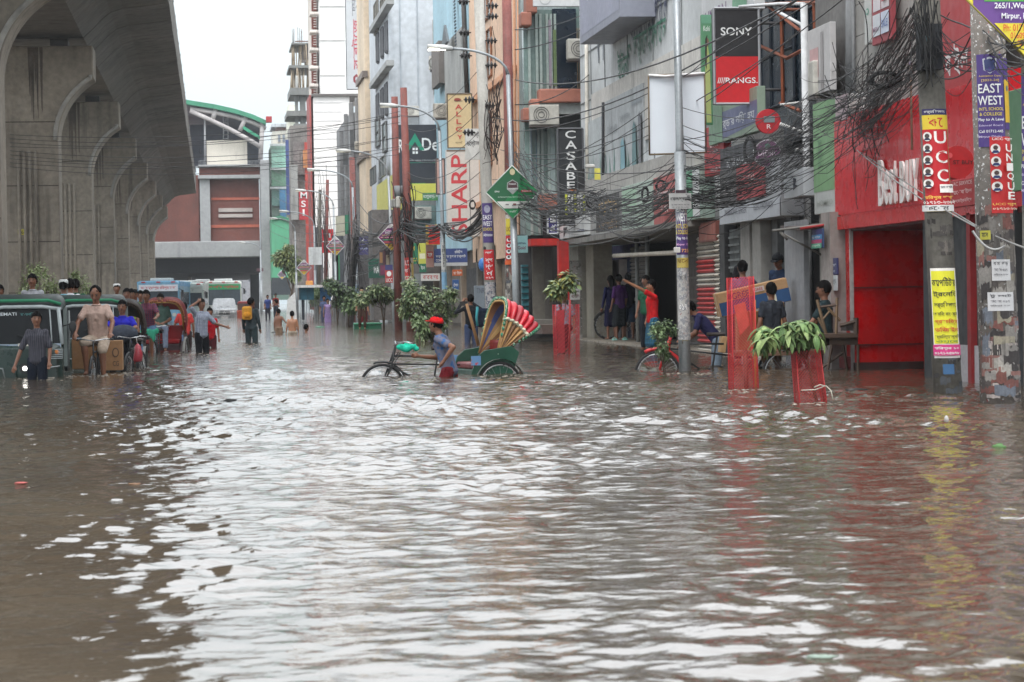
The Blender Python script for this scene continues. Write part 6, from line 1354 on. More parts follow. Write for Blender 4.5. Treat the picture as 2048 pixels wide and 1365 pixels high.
def hood(t, angles, piv=(-.42, .88), w_=.44, R_=.8, inner=None, outer=None, trim=None, ribs=5, slat=None, fringe=True, tassel=None):
    """accordion rickshaw hood: U hoops fanned about a pivot line; angle from vertical, + leans forward"""
    py, pz = piv
    def hoop(a, g=0., n=18):
        pts = []
        for i in range(n+1):
            u = math.pi*i/n; x = -(w_+g)*math.copysign(abs(math.cos(u))**.55, math.cos(u)); hh = (R_+g)*(math.sin(u) if math.sin(u) > 0 else 0)**.42
            pts.append(Vector((x, py+math.sin(a)*hh, pz+math.cos(a)*hh)))
        return pts
    A = [R(a) for a in angles]
    for i in range(len(A)-1):
        m_ = MB(); rows = []
        for k in range(5):
            a = A[i]+(A[i+1]-A[i])*k/4; rows.append(hoop(a, .035*math.sin(math.pi*k/4)))
        n = len(rows[0]); q4 = [(r, j) for r in range(4) for j in range(n-1)]
        low = [(r, j) for r, j in q4 if tassel and (j < 2 or j > n-4)]; hi_ = [x for x in q4 if x not in low]
        vs = [p for r in rows for p in r]; fc = lambda L: [(r*n+j, r*n+j+1, (r+1)*n+j+1, (r+1)*n+j) for r, j in L]
        m_.add(vs, fc(hi_), True); m_.build('hood_pleat', outer[i % len(outer)] if isinstance(outer, list) else outer, t)
        if low:
            m_ = MB(); m_.add(vs, fc(low), True); m_.build('hood_tassel', tassel[i % len(tassel)], t)
            m_ = MB()
            for j in (2, n-3):
                for r in range(5): m_.ball(rows[r][j], (.03, .03, .022), 6, 4)
            m_.build('hood_braid', P(206, 204, 180), t, kind='stuff')
    for i, a in enumerate(A):
        m_ = MB(); m_.tube(hoop(a, -.02), .012 if slat is None else .018, 6); m_.build('hood_hoop', slat[i % len(slat)] if slat else P(150, 120, 70), t)
    if inner is not None:
        for i in range(len(A)-1):
            m_ = MB(); r0_, r1_ = hoop(A[i], -.035), hoop(A[i+1], -.035); n = len(r0_)
            m_.add(r0_+r1_, [(j, n+j, n+j+1, j+1) for j in range(n-1)], True); m_.build('hood_lining', inner[i % len(inner)] if isinstance(inner, list) else inner, t)
    if fringe:
        for a in (A[0], A[-1]) if trim2 else (A[0],):
            m_ = MB(); q = hoop(a, .02, 40)
            for k, p in enumerate(q): m_.ball(p, (.024, .024, .034), 6, 4)
            m_.build('hood_fringe', trim, t, kind='stuff')
trim2 = True
def rickshaw(label, x, y, rz, hoodargs, tub=(40, 90, 70), seat=(150, 30, 36), cloth_c=None, wz=.40, group=None, tilt=0):
    t = thing('cycle_rickshaw', label, 'rickshaw', (x, y, -wz), rz=rz, rx=R(tilt), group=group)
    wheel(t, Tm(0, 1.28, .35), .34, 'front_wheel'); wheel(t, Tm(-.46, -.42, .35), .34, 'rear_wheel'); wheel(t, Tm(.46, -.42, .35), .34, 'rear_wheel')
    m_ = MB()
    for s in (-1, 1): m_.tube([(s*.055, 1.28, .35), (s*.055, 1.12, .78), (0, 1.08, .92)], .012, 6); m_.tube([(s*.075, 1.32, .35), (s*.05, 1.0, .88)], .008, 5)
    m_.tube([(0, 1.12, .74), (0, 1.06, .98)], .02, 8); m_.build('fork', BLK, t)
    m_ = MB(); m_.tube([(-.30, .86, 1.0), (-.22, 1.0, 1.03), (0, 1.06, 1.0), (.22, 1.0, 1.03), (.30, .86, 1.0)], .012, 6); m_.build('handlebar', STEEL, t)
    m_ = MB(); m_.tube([(0, 1.1, .82), (0, .42, .80)], .016, 6); m_.tube([(0, 1.12, .70), (0, .05, .66)], .014, 6); m_.tube([(0, 1.13, .68), (0, .5, .30)], .016, 6); m_.tube([(0, .5, .30), (0, .38, .9)], .014, 6)
    for s in (-1, 1): m_.tube([(s*.05, .5, .3), (s*.3, -.42, .35)], .014, 6)
    m_.tube([(-.46, -.42, .35), (.46, -.42, .35)], .02, 6); m_.build('frame', BLK, t)
    m_ = MB(); m_.loft([[(x_*w_, yy, .92+dz) for x_, dz in ((-1, 0), (-.5, .03), (.5, .03), (1, 0), (0, -.03))] for yy, w_ in ((.22, .09), (.34, .08), (.5, .025))]); m_.build('saddle', P(40, 30, 26), t)
    m_ = MB(); m_.torus((.04, .5, .3), .09, .01, 'X', 20, 5); m_.tube([(-.12, .5, .30), (.12, .5, .30)], .012, 6); m_.tube([(.1, .5, .3), (.1, .62, .18), (.2, .62, .18)], .012, 5); m_.tube([(-.1, .5, .3), (-.1, .38, .42), (-.2, .38, .42)], .012, 5); m_.build('crank', STEEL, t)
    for s in (-1, 1):
        m_ = MB()
        for k in range(11):
            pass
        pts = [(s*.46, -.42+math.cos(a)*.40, .35+math.sin(a)*.40) for a in [R(10+16*k) for k in range(11)]]
        m_.add([(p[0]-.05, p[1], p[2]) for p in pts]+[(p[0]+.05, p[1], p[2]+.0) for p in pts], [(k, k+1, 12+k, 11+k) for k in range(10)], True)
        m_.build('mudguard', P(150, 150, 146, metal=.5, rough=.4), t)
    m_ = MB(); m_.torus((0, 1.28, .35), .385, .015, 'X', 16, 4, R(70), R(200)); m_.build('front_mudguard', BLK, t)
    TB = P(*tub, rough=.4, amt=.3)
    m_ = MB(); m_.box((-.40, -.55, .42), (.40, .0, .60)); m_.build('seat_box', TB, t, bevel=.02)
    m_ = MB(); m_.prism([(-.42, -.05, .36), (.42, -.05, .36), (.42, .14, .38), (.42, .16, .42), (-.42, .16, .42), (-.42, .14, .38)], (0, 0, .03)); m_.build('footboard', P(110, 40, 36), t)
    for s in (-1, 1):
        m_ = MB(); poly = [(s*.42, .16, .36), (s*.42, .04, .5), (s*.43, -.06, .78), (s*.43, -.18, .88), (s*.43, -.62, .94), (s*.43, -.74, .84), (s*.43, -.6, .45), (s*.42, -.2, .34)]
        m_.prism(poly, (s*.03, 0, 0)); m_.build('side_panel', TB, t, bevel=.008, fixn=True)
        m_ = MB(); m_.box((s*.455, -.02-.10, .66), (s*.47, .03, .80)); m_.build('painted_plate', P(180, 60, 56, kind='mottle', c2=C(90, 130, 170), scale=1.2), t)
    m_ = MB(); m_.box((-.39, -.55, .60), (.39, -.02, .70)); m_.build('seat_cushion', P(*seat, rough=.4), t, bevel=.03)
    m_ = MB(); m_.box((-.40, -.68, .60), (.40, -.56, 1.02)); m_.build('backrest', P(*seat, rough=.4), t, bevel=.03)
    m_ = MB(); m_.tube([(-.3, -.8, .55), (-.3, -1.0, .3), (.3, -1.0, .3), (.3, -.8, .55)], .015, 6); m_.build('rear_bumper', RUSTY, t)
    if hoodargs: hood(t, **hoodargs)
    return t
WOODS = [P(176, 140, 84), P(150, 118, 70), P(60, 80, 130), P(186, 150, 96), P(120, 84, 50)]
REDS = [P(196, 26, 44, rough=.35), P(186, 22, 40, rough=.35)]
# main rickshaw (faces left, slightly turned to the viewer)
xr = gx(925, 36); hA = dict(angles=[-14, -22, -30, -38, -46, -54, -62], piv=(-.40, .82), w_=.42, R_=.84, tassel=[P(150, 112, 70), P(172, 134, 86), P(110, 80, 54)], outer=[REDS[0], REDS[1], P(160, 24, 40, rough=.5)], inner=[P(120, 84, 56), P(60, 74, 120), P(150, 120, 80), P(170, 140, 90)], slat=WOODS, trim=P(206, 204, 190, kind='mottle', c2=C(30, 110, 80), scale=3))
rickshaw('cycle rickshaw pulled leftward with its slatted red pleated hood folded back', gx(928, 36.2), 36.3, R(103), hA, tub=(24, 70, 54), seat=(120, 26, 30), wz=.52)
m_ = WB(); gr_ = thing('green_lamp_cloth', 'bright turquoise cloth knotted on the handlebar of the hood-folded rickshaw', 'cloth', W(815, 697, 36))
for (dx, dz, r_) in ((-.10, .02, .07), (-.02, .0, .09), (.07, .03, .07), (.13, -.01, .05), (.0, .07, .05)): m_.ball(W(815, 697, 36)+Vector((dx, 0, dz)), (r_, r_*.7, r_*.7), 10, 7)
m_.build('cloth_folds', cloth(40, 190, 160), gr_, remesh=.014)
stk = thing('bamboo_stick', 'brown bamboo stick leaning in the water beside the photographer', 'stick', W(955, 690, 56)); m_ = WB(); m_.tube([W(933, 608, 56), W(945, 650, 56), W(957, 692, 56)], [.035, .038, .042], 8); m_.build('stick', P(150, 112, 74, kind='wall'), stk)
tb_ = thing('hanging_bag', 'teal and navy shoulder bag right of the photographer', 'bag', W(966, 633, 60)); m_ = WB(); q = W(966, 633, 60); m_.box((q.x-.14, q.y-.08, q.z-.28), (q.x+.16, q.y+.08, q.z+.2)); m_.build('bag_body', cloth(24, 34, 52), tb_, bevel=.07)
m_ = WB(); m_.tube([W(955, 614, 59.8), W(953, 635, 59.8), W(955, 652, 59.8)], .035, 6); m_.build('bag_edge', P(50, 140, 150), tb_)
# gold hooded rickshaw facing the viewer, and its darker neighbours
hB = dict(angles=[26, 10, -8, -26, -45], piv=(-.4, .85), w_=.46, R_=.80, outer=[P(110, 30, 34)], inner=P(166, 30, 40, rough=.6), slat=[P(170, 130, 70)], trim=P(186, 140, 70, kind='mottle', c2=C(120, 60, 40), scale=3))
rickshaw('cycle rickshaw coming forward with raised red-lined hood trimmed in gold', gx(325, 56), 56.2, R(172), hB, tub=(60, 40, 44), seat=(150, 24, 30), wz=.40)
hC = dict(angles=[24, 6, -12, -32, -50], piv=(-.4, .85), w_=.46, R_=.80, outer=[P(34, 28, 26)], inner=P(30, 24, 22), slat=[P(60, 46, 34)], trim=P(60, 48, 40))
rickshaw('cycle rickshaw with dark raised hood behind the beige shirt cyclist', gx(236, 47), 47.0, R(176), hC, tub=(30, 30, 34), seat=(40, 30, 30), wz=.44)
# bicycle under the beige rider, cargo boxes behind
def bicycle(label, x, y, rz, col_=BLK, wz=.42, r=.34, basket=False):
    t = thing('bicycle', label, 'bicycle', (x, y, -wz), rz=rz)
    wheel(t, Tm(0, .55, .35), r, 'front_wheel'); wheel(t, Tm(0, -.52, .35), r, 'rear_wheel')
    m_ = MB(); m_.tube([(0, .42, .78), (0, -.16, .80)], .016, 6); m_.tube([(0, .44, .70), (0, -.02, .30)], .016, 6); m_.tube([(0, -.02, .30), (0, -.2, .9)], .014, 6)
    for s in (-1, 1): m_.tube([(s*.05, -.52, .35), (s*.02, -.02, .30)], .01, 5); m_.tube([(s*.05, -.52, .35), (s*.02, -.16, .8)], .008, 5)
    m_.build('frame', col_, t); m_ = MB()
    for s in (-1, 1): m_.tube([(s*.05, .55, .35), (s*.05, .44, .68), (0, .43, .74)], .011, 6)
    m_.tube([(0, .43, .68), (0, .40, .96)], .015, 6); m_.build('fork', col_, t)
    m_ = MB(); m_.tube([(-.29, .2, .98), (-.2, .38, 1.0), (0, .4, .97), (.2, .38, 1.0), (.29, .2, .98)], .011, 6); m_.build('handlebar', STEEL, t)
    m_ = MB(); 
    for s in (-1, 1): m_.tube([(s*.29, .2, .985), (s*.26, .28, .99)], .018, 6)
    m_.build('grips', BLK, t)
    m_ = MB(); m_.loft([[(x_*w_, yy, .93+dz) for x_, dz in ((-1, 0), (-.5, .03), (.5, .03), (1, 0), (0, -.03))] for yy, w_ in ((-.32, .09), (-.2, .08), (-.04, .025))]); m_.build('saddle', P(40, 30, 26), t)
    for yy in (.55, -.52):
        m_ = MB(); m_.torus((0, yy, .35), .375, .018, 'X', 16, 4, R(20), R(170)); m_.build('mudguard', col_, t)
    m_ = MB(); m_.torus((.03, -.02, .3), .09, .008, 'X', 18, 5); m_.tube([(.06, -.02, .3), (.06, .1, .2), (.15, .1, .2)], .01, 5); m_.tube([(-.06, -.02, .3), (-.06, -.14, .4), (-.15, -.14, .4)], .01, 5); m_.build('crank', STEEL, t)
    return t
bicycle('black roadster bicycle ridden towards the viewer by the beige shirt cyclist', gx(194, 39.8), 39.9, R(175))
bicycle('dark bicycle parked against the pillars on the shop porch', gx(1258, 61), 61.2, R(100), wz=-.04, r=.34)
bicycle('cycle front seen at the right of the royal blue rider, half submerged', gx(272, 42.4), 42.3, R(170))
def carton(label, x, y, z, dx, dy, dz, rz=0, ry=0, c=(150, 112, 76), L=None, name='carton'):
    t = thing(name, label, 'cardboard box', (x, y, z), rz=rz, ry=ry)
    m_ = MB(); m_.box((-dx/2, -dy/2, 0), (dx/2, dy/2, dz)); m_.build('box', P(*c, rough=.8, amt=.2, scale=2), t, bevel=.012)
    m_ = MB(); m_.box((-dx/2-.003, -.03, dz*.02), (dx/2+.003, .03, dz+.003)); m_.build('tape', P(186, 156, 116, rough=.35), t)
    if L:
        M_ = ident(t)
        def f(u, v, o): return M_ @ Vector((-dx/2+dx*u, -dy/2-o, dz*(1-v)))
        f.seg = 1; layers(t, f, L, base=.004)
    return t
carton('brown cardboard box carried low behind the left leg of the beige cyclist', gx(170, 41), 41.2, .06, .42, .5, .50)
carton('brown cardboard box with dark ring print behind the right leg of the beige cyclist', gx(222, 41), 41.1, .03, .40, .5, .50, L=[('d', .72, .4, .14, .16, (80, 56, 40)), ('d', .72, .4, .1, .12, (150, 112, 76)), ('t', 'CG', .6, .68, .85, .85, (80, 56, 40))])
# cargo tricycle with the tilted air conditioner carton
cg = thing('cargo_tricycle', 'red fronted cargo tricycle pushed by the bending man, half under water', 'tricycle', (gx(1318, 36.6), 36.6, -.42), rz=R(-98))
# local +Y is backwards along the cart here
wheel(cg, Tm(0, -.02, .35), .34, 'front_wheel'); wheel(cg, Tm(-.4, 1.9, .35), .34, 'rear_wheel'); wheel(cg, Tm(.4, 1.9, .35), .34, 'rear_wheel')
m_ = MB(); RC = P(176, 30, 34, rough=.45)
for s in (-1, 1): m_.tube([(s*.06, -.02, .35), (s*.05, .14, .80), (0, .16, .86)], .02, 6)
m_.tube([(0, .14, .66), (0, .2, 1.02)], .024, 8); m_.build('fork', RC, cg)
m_ = MB(); m_.torus((0, -.02, .35), .39, .03, 'X', 16, 5, R(-10), R(120)); m_.build('front_mudguard', RC, cg)
m_ = MB(); m_.tube([(-.3, .42, 1.02), (-.2, .24, 1.06), (0, .2, 1.03), (.2, .24, 1.06), (.3, .42, 1.02)], .013, 6); m_.build('handlebar', STEEL, cg)
m_ = MB(); m_.tube([(0, .18, .82), (0, 1.0, .80)], .018, 6); m_.tube([(0, .18, .74), (0, 1.1, .62)], .016, 6); m_.tube([(0, .8, .3), (0, .9, .92)], .015, 6); m_.tube([(0, .18, .72), (0, .8, .3)], .016, 6); m_.tube([(-.4, 1.9, .35), (.4, 1.9, .35)], .02, 6); m_.tube([(0, .8, .3), (-.3, 1.9, .4)], .016, 6); m_.tube([(0, .8, .3), (.3, 1.9, .4)], .016, 6); m_.build('frame', BLK, cg)
m_ = MB(); m_.box((-.46, 1.15, .62), (.46, 2.6, .67)); m_.build('cargo_bed', P(96, 70, 52, kind='wall'), cg)
for k in range(6):
    m_ = MB(); m_.box((-.45, 1.17+.24*k, .672), (.45, 1.38+.24*k, .69)); m_.build('bed_plank', P(110, 84, 62, kind='wall'), cg)
m_ = MB(); m_.loft([[(x_*w_, yy, .95+dz) for x_, dz in ((-1, 0), (-.5, .03), (.5, .03), (1, 0), (0, -.03))] for yy, w_ in ((1.02, .09), (.9, .08), (.74, .025))]); m_.build('saddle', P(40, 30, 26), cg)
AC = [('r', 0, .42, 1, .98, (34, 72, 116)), ('t', 'GREE', .20, .12, .44, .40, (22, 52, 96)), ('d', .16, .24, .035, .12, (22, 52, 96)), ('r', .50, .10, .66, .30, (206, 196, 194)), ('t', 'GREE', .52, .14, .64, .26, (180, 60, 50)), ('r', .68, .44, .80, .86, (206, 206, 190)), ('d', .74, .65, .04, .15, (176, 140, 60))]
ac = carton('long tan and blue air conditioner carton tilted up to the right on the cargo tricycle', gx(1513, 37.9), 38.0, .90, 1.16, .34, .38, ry=R(-12), c=(178, 140, 100), L=AC)
carton('tall plain cardboard carton standing on the cart under the tilted carton', gx(1566, 37.6), 37.9, .30, .30, .3, .70, ry=R(-7), c=(176, 134, 92), L=[('d', .3, .2, .1, .06, (110, 84, 60)), ('d', .6, .2, .1, .06, (110, 84, 60))])
carton('flat tan carton standing behind the red wire guard', gx(1516, 38.2), 38.5, .2, .55, .3, .66, c=(180, 138, 96))
carton('small upright tan carton at the left end of the cart', gx(1446, 37.4), 37.5, .22, .09, .2, .26, ry=R(8), c=(186, 150, 106))
# carpenter's bench and trestles
tbn = thing('work_bench', 'dark wooden vendor bench with leaning frames beside the seated teal man', 'bench', (gx(1680, 34.7), 34.7, 0))
WD = P(76, 58, 46, kind='wall', amt=.35); WD2 = P(122, 100, 76, kind='wall', amt=.35)
def wplank(t, a, b, Y, r_, mt=None, name='timber'):
    m_ = WB(); m_.tube([W(*a, Y), W(*b, Y)], r_, 4, smooth=False); m_.build(name, mt or WD, t)
fz(tbn, 'table_top', 1640, 668, 1717, 676, 34.4, WD, .9, .01); fz(tbn, 'table_frame', 1660, 676, 1716, 690, 34.5, WD, .05)
for (a, b, Y) in (((1664, 690), (1655, 740), 34.5), ((1716, 690), (1716, 745), 34.5), ((1686, 690), (1694, 740), 34.7), ((1708, 690), (1706, 735), 35.1), ((1640, 676), (1644, 735), 35.2), ((1645, 735), (1686, 705), 34.6)): wplank(tbn, a, b, Y, .022, WD, 'leg')
for (a, b, r_, mt) in (((1634, 600), (1652, 668), .022, WD2), ((1674, 596), (1672, 668), .022, WD2), ((1640, 615), (1676, 610), .02, WD), ((1655, 616), (1680, 642), .022, WD2), ((1636, 636), (1650, 664), .018, WD2), ((1680, 652), (1710, 644), .03, WD), ((1712, 636), (1712, 668), .04, WD), ((1660, 622), (1645, 640), .016, WD2)): wplank(tbn, a, b, 34.42, r_, mt)
fz(tbn, 'box', 1692, 648, 1712, 662, 34.45, (70, 62, 60), .3); 
m_ = WB(); m_.tube([W(1470, 690, 37), W(1390, 640, 37.4)], .02, 5); 
rs2 = thing('plastic_stool', 'reddish plastic stool legs under the vendor bench', 'stool', W(1695, 735, 35.0)); fz(rs2, 'seat', 1688, 714, 1706, 738, 35.0, (120, 36, 36), .3, .02)
# ================================================================== MOTOR VEHICLES
def xzpanel(t, name, f, uv, mt, o=.01, th=.02, bevel=0):
    m_ = WB(); pts = [f(u, v, o) for u, v in uv]; n = (f(.5, .5, 1)-f(.5, .5, 0)); m_.prism([p-n*th for p in pts], n*th); return m_.build(name, mt, t, bevel=bevel, fixn=True)
def cng(label, x, y, rz, banner=True, lit=True, wz=.45):
    t = thing('auto_rickshaw', label, 'auto rickshaw', (x, y, -wz), rz=rz)
    GB = P(36, 56, 52, rough=.35, kind='wall', amt=.25, scale=2); SIL = P(160, 168, 170, rough=.35, amt=.25); CAN = P(20, 40, 38, rough=.55, kind='wall', amt=.3, scale=2)
    # body tub: lofted from nose (+Y) to tail
    def sec(yy, w_, zb, zt, r_=.12):
        return [(-w_, yy, zb), (-w_, yy, zt-r_), (-w_+r_*.4, yy, zt-r_*.3), (-w_+r_, yy, zt), (w_-r_, yy, zt), (w_-r_*.4, yy, zt-r_*.3), (w_, yy, zt-r_), (w_, yy, zb)]
    m_ = MB(); m_.loft([sec(1.22, .50, .38, .92), sec(1.12, .60, .30, .98), (sec(.7, .64, .28, 1.0)), sec(.62, .64, .28, 1.0)]); m_.build('nose_shell', GB, t, bevel=.02, fixn=True)
    m_ = MB(); m_.loft([sec(.62, .66, .3, .62), sec(-1.25, .68, .3, .62)]); m_.build('floor_tub', GB, t, fixn=True)
    m_ = MB(); m_.loft([sec(-.5, .68, .55, 1.05), sec(-1.3, .66, .55, 1.1)]); m_.build('rear_shell', GB, t, bevel=.02, fixn=True)
    # canopy
    m_ = MB(); S = []
    for yy, zt, zb, w_ in ((.78, 1.60, 1.52, .60), (.70, 1.70, 1.55, .66), (.3, 1.77, 1.56, .70), (-.9, 1.76, 1.50, .70), (-1.25, 1.66, 1.0, .68), (-1.33, 1.2, .9, .66)): S.append(sec(yy, w_, zb, zt, .13))
    m_.loft(S, True); m_.build('canopy', CAN, t, fixn=True)
    m_ = MB(); m_.tube([(-.60, .80, 1.60), (-.4, .83, 1.665), (.4, .83, 1.665), (.60, .80, 1.60)], .03, 6); m_.build('green_roof_band', P(30, 120, 84), t)
    m_ = MB(); m_.tube([(-.6, .82, 1.52), (-.3, .85, 1.565), (.3, .85, 1.565), (.6, .82, 1.52)], .035, 6); m_.build('visor', SIL, t)
    m_ = MB(); 
    for s in (-1, 1): m_.tube([(s*.60, 1.02, .96), (s*.56, .83, 1.53)], .035, 6); m_.tube([(s*.44, 1.06, .98), (s*.42, .86, 1.53)], .012, 5)
    m_.build('windscreen_pillars', SIL, t)
    m_ = MB(); m_.add([(-.56, 1.03, .98), (.56, 1.03, .98), (.53, .84, 1.53), (-.53, .84, 1.53)], [(0, 1, 2, 3)]); m_.build('windscreen', mat((.012, .014, .016, 1), rough=.5, kind='flat', spec=.12), t)
    for s in (-1, 1):
        m_ = MB(); m_.box((s*.66, -.5, .62), (s*.69, .62, 1.52)); o = m_.build('side_curtain', P(58, 70, 70, kind='stripe', c2=C(170, 176, 176), scale=1.2, rough=.5), t)
        m_ = MB(); m_.box((s*.64, .55, .60), (s*.70, .64, 1.55)); m_.build('door_post', P(110, 120, 118), t)
        for k in range(6): 
            m_ = MB(); z = .74+.028*k; m_.box((s*.38, 1.2-.005*k, z), (s*.60, 1.23-.005*k, z+.012)); m_.build('vent_slat', SIL, t)
        m_ = MB(); m_.tube([(s*.62, .95, 1.25), (s*.72, 1.0, 1.28)], .01, 5); m_.ball((s*.77, 1.0, 1.24), (.06, .02, .09), 10, 8); m_.build('wing_mirror', P(30, 32, 34), t)
        wheel(t, Tm(s*.58, -.85, .22), .21, 'rear_wheel')
    wheel(t, Tm(0, 1.2, .22), .21, 'front_wheel')
    m_ = MB(); m_.loft([[(x_*w_, 1.2+yy, z) for x_, yy in ((-1, -.1), (-.7, .1), (0, .2), (.7, .1), (1, -.1), (0, -.2))] for z, w_ in ((.42, .16), (.55, .17), (.66, .10))], True); m_.build('wheel_fairing', GB, t, fixn=True)
    m_ = MB(); m_.tube([(0, 1.30, .60), (0, 1.40, .60)], .085, 16); m_.build('headlamp_housing', P(40, 44, 44), t)
    m_ = MB(); m_.tube([(0, 1.395, .60), (0, 1.41, .60)], .07 if not lit else .036, 16); m_.build('headlamp_glass', mat((1, .97, .9, 1), emit=4, rough=.2, kind='flat') if lit else SIL, t)
    M_ = ident(t)
    def f(u, v, o): return M_ @ Vector((.5-1.0*u, 1.035-.19*v*0+o, .0)) 
    def g(u, v, o):
        z = 1.5-.5*v; yy = .85+(1.5-z)/.52*.19; return M_ @ Vector((.5-1.0*u, yy+o+.005, z))
    g.seg = 1
    if banner: layers(t, g, [('t', 'CEEMATI', .04, .04, .40, .14, (190, 196, 200)), ('t', 'মা-মনি', .46, .05, .66, .14, (60, 120, 120))], base=.004)
    def g2(u, v, o): return M_ @ Vector((.58-1.16*u, 1.13+o-.08*abs(2*u-1)**3, .98-.1*v))
    g2.seg = 6
    layers(t, g2, [('r', 0, 0, 1, 1.0, (150, 164, 180)), ('t', 'ঢাকা মেট্রো-থ', .1, .1, .45, .9, (70, 90, 150)), ('t', '১১-৪৬৫২', .74, .15, .98, .85, (70, 90, 150)), ('r', .42, -.1, .58, 1.6, (206, 200, 190)), ('d', .48, .3, .03, .3, (150, 120, 110))], base=.03)
    return t
cng('green three-wheeled auto rickshaw with one lit headlamp filling the left edge', gx(44, 39.9), 40.0, R(186))
cng('second green auto rickshaw mostly hidden behind the first and the beige cyclist', gx(178, 45.5), 45.8, R(184), banner=False, lit=False)
def bus(label, x, y, rz, w_, h, L, body, stripe, banner, text, tc, c2=(120, 120, 124), wz=.45):
    t = thing('bus', label, 'bus', (x, y, -wz), rz=rz)
    hw = w_/2
    def sec(yy, g=0, zt=h):
        r_ = .18; return [(-hw+g, yy, .3), (-hw+g, yy, zt-r_), (-hw+g+.06, yy, zt-.06), (-hw+g+r_, yy, zt), (hw-g-r_, yy, zt), (hw-g-.06, yy, zt-.06), (hw-g, yy, zt-r_), (hw-g, yy, .3)]
    m_ = MB(); m_.loft([sec(0, .05, h-.08), sec(-.12, 0), sec(-L, 0)]); m_.build('body', P(*body, rough=.4, kind='wall', amt=.25), t, fixn=True)
    m_ = MB(); m_.box((-hw-.01, -L, h-.35), (hw+.01, -.15, h-.05)); m_.build('roof_band', P(*stripe, rough=.4), t)
    m_ = MB(); m_.box((-hw*.5, -3.5, h), (hw*.5, -1.6, h+.18)); m_.build('roof_vent', P(206, 210, 210), t, bevel=.05)
    m_ = MB(); m_.prism([(-hw+.1, .0, 1.35), (hw-.1, .0, 1.35), (hw-.12, -.02, h-.62), (-hw+.12, -.02, h-.62)], (0, .02, 0)); m_.build('windscreen', mat(C(60, 72, 82), rough=.15, amt=.4, scale=.8, spec=.7), t)
    m_ = MB(); m_.box((-.02, .02, 1.35), (.02, .035, h-.6)); m_.build('windscreen_divider', BLK, t)
    M_ = ident(t)
    def f(u, v, o): return M_ @ Vector((hw-.1-(w_-.2)*u, .03+o, h-.25-.4*v))
    f.seg = 1
    layers(t, f, [('r', 0, 0, 1, 1, banner), ('t', text, .05, .15, .95, .8, tc)], base=.01)
    for s in (-1, 1):
        for k in range(int(L/1.3)-1):
            m_ = MB(); m_.box((s*hw, -.6-1.3*k-1.15, 1.45), (s*(hw+.015), -.6-1.3*k, 2.25)); m_.build('side_window', mat(C(56, 64, 72), rough=.2, amt=.3), t)
        m_ = MB(); m_.tube([(s*(hw-.05), .02, h-.5), (s*(hw+.18), .3, h-.6)], .02, 5); m_.box((s*(hw+.12), .26, h-1.0), (s*(hw+.26), .32, h-.6)); m_.build('wing_mirror', BLK, t)
        m_ = MB(); m_.tube([(s*(hw-.35), -.02, .85), (s*(hw-.35), .05, .85)], .12, 14); m_.build('headlight', P(206, 206, 200, rough=.2), t)
        for yy in (-1.6, -L+2): wheel(t, Tm(s*(hw-.15), yy, .45), .42, 'wheel')
    m_ = MB(); m_.box((-hw*.6, .0, .55), (hw*.6, .06, .75)); m_.build('bumper', P(*c2), t, bevel=.02)
    for k, x_ in enumerate((-.35, 0, .35)):
        m_ = MB(); m_.box((x_*w_-.12, .0, h-.13), (x_*w_+.12, .04, h-.05)); m_.build('marker_lamp', P(196, 50, 50), t, bevel=.01)
    return t
def yb(px, Y): return gx(px, Y)
bus('sky blue topped bus with red Bengali destination board on its windscreen', yb(318, 150), 150, R(176), 2.6, 2.95, 9, (120, 170, 200), (70, 160, 214), (214, 218, 226), 'মোহাম্মদপুর মিরপুর ঢাকা', (190, 40, 50))
bus('pale green-white bus squeezed behind the sky blue one', yb(374, 158), 158, R(178), 2.2, 2.85, 9, (196, 210, 206), (206, 214, 210), (180, 186, 180), 'ঢাকা', (150, 160, 150))
bus('grey bus side with red roof vents behind the pale bus', yb(404, 190), 190, R(178), 2.2, 3.2, 9, (150, 150, 148), (170, 172, 168), (90, 92, 94), 'এসি', (140, 140, 140))
bus('white topped bus with green destination band and red Bengali letters', yb(448, 182), 182, R(180), 2.7, 3.15, 9.5, (206, 212, 206), (226, 230, 224), (50, 160, 106), 'আলিফ পরিবহন', (206, 60, 60))
sv = thing('white_suv', 'white off-road car with chrome bull bar heading towards the viewer through the flood', 'car', (gx(449, 172), 172, -.55), rz=R(180))
WP = P(170, 174, 178, rough=.3); 
def cs(yy, w_, zb, zt, r_=.1): return [(-w_, yy, zb), (-w_, yy, zt-r_), (-w_+r_, yy, zt), (w_-r_, yy, zt), (w_, yy, zt-r_), (w_, yy, zb)]
m_ = MB(); m_.loft([cs(.05, .86, .5, 1.12), cs(-.1, .93, .4, 1.2), cs(-1.2, .95, .4, 1.28), cs(-4.3, .95, .4, 1.3), cs(-4.5, .9, .5, 1.2)], False); m_.build('body', WP, sv, bevel=.03, fixn=True)
m_ = MB(); m_.loft([cs(-1.15, .86, 1.2, 1.3, .05), cs(-1.75, .76, 1.2, 1.92), cs(-4.0, .76, 1.2, 1.94), cs(-4.4, .8, 1.2, 1.4)], False); m_.build('cabin', WP, sv, bevel=.03, fixn=True)
m_ = MB(); m_.add([(-.74, -1.17, 1.32), (.74, -1.17, 1.32), (.66, -1.70, 1.84), (-.66, -1.70, 1.84)], [(0, 1, 2, 3)]); m_.build('windscreen', mat(C(70, 84, 92), rough=.3, amt=.2, spec=.5), sv)
m_ = MB(); m_.box((-.42, .05, .78), (.42, .09, 1.02)); gl = m_.build('grille', BLK, sv)
for k in range(4): m_ = MB(); m_.box((-.4, .085, .8+.055*k), (.4, .10, .82+.055*k)); m_.build('grille_bar', P(150, 152, 154), gl)
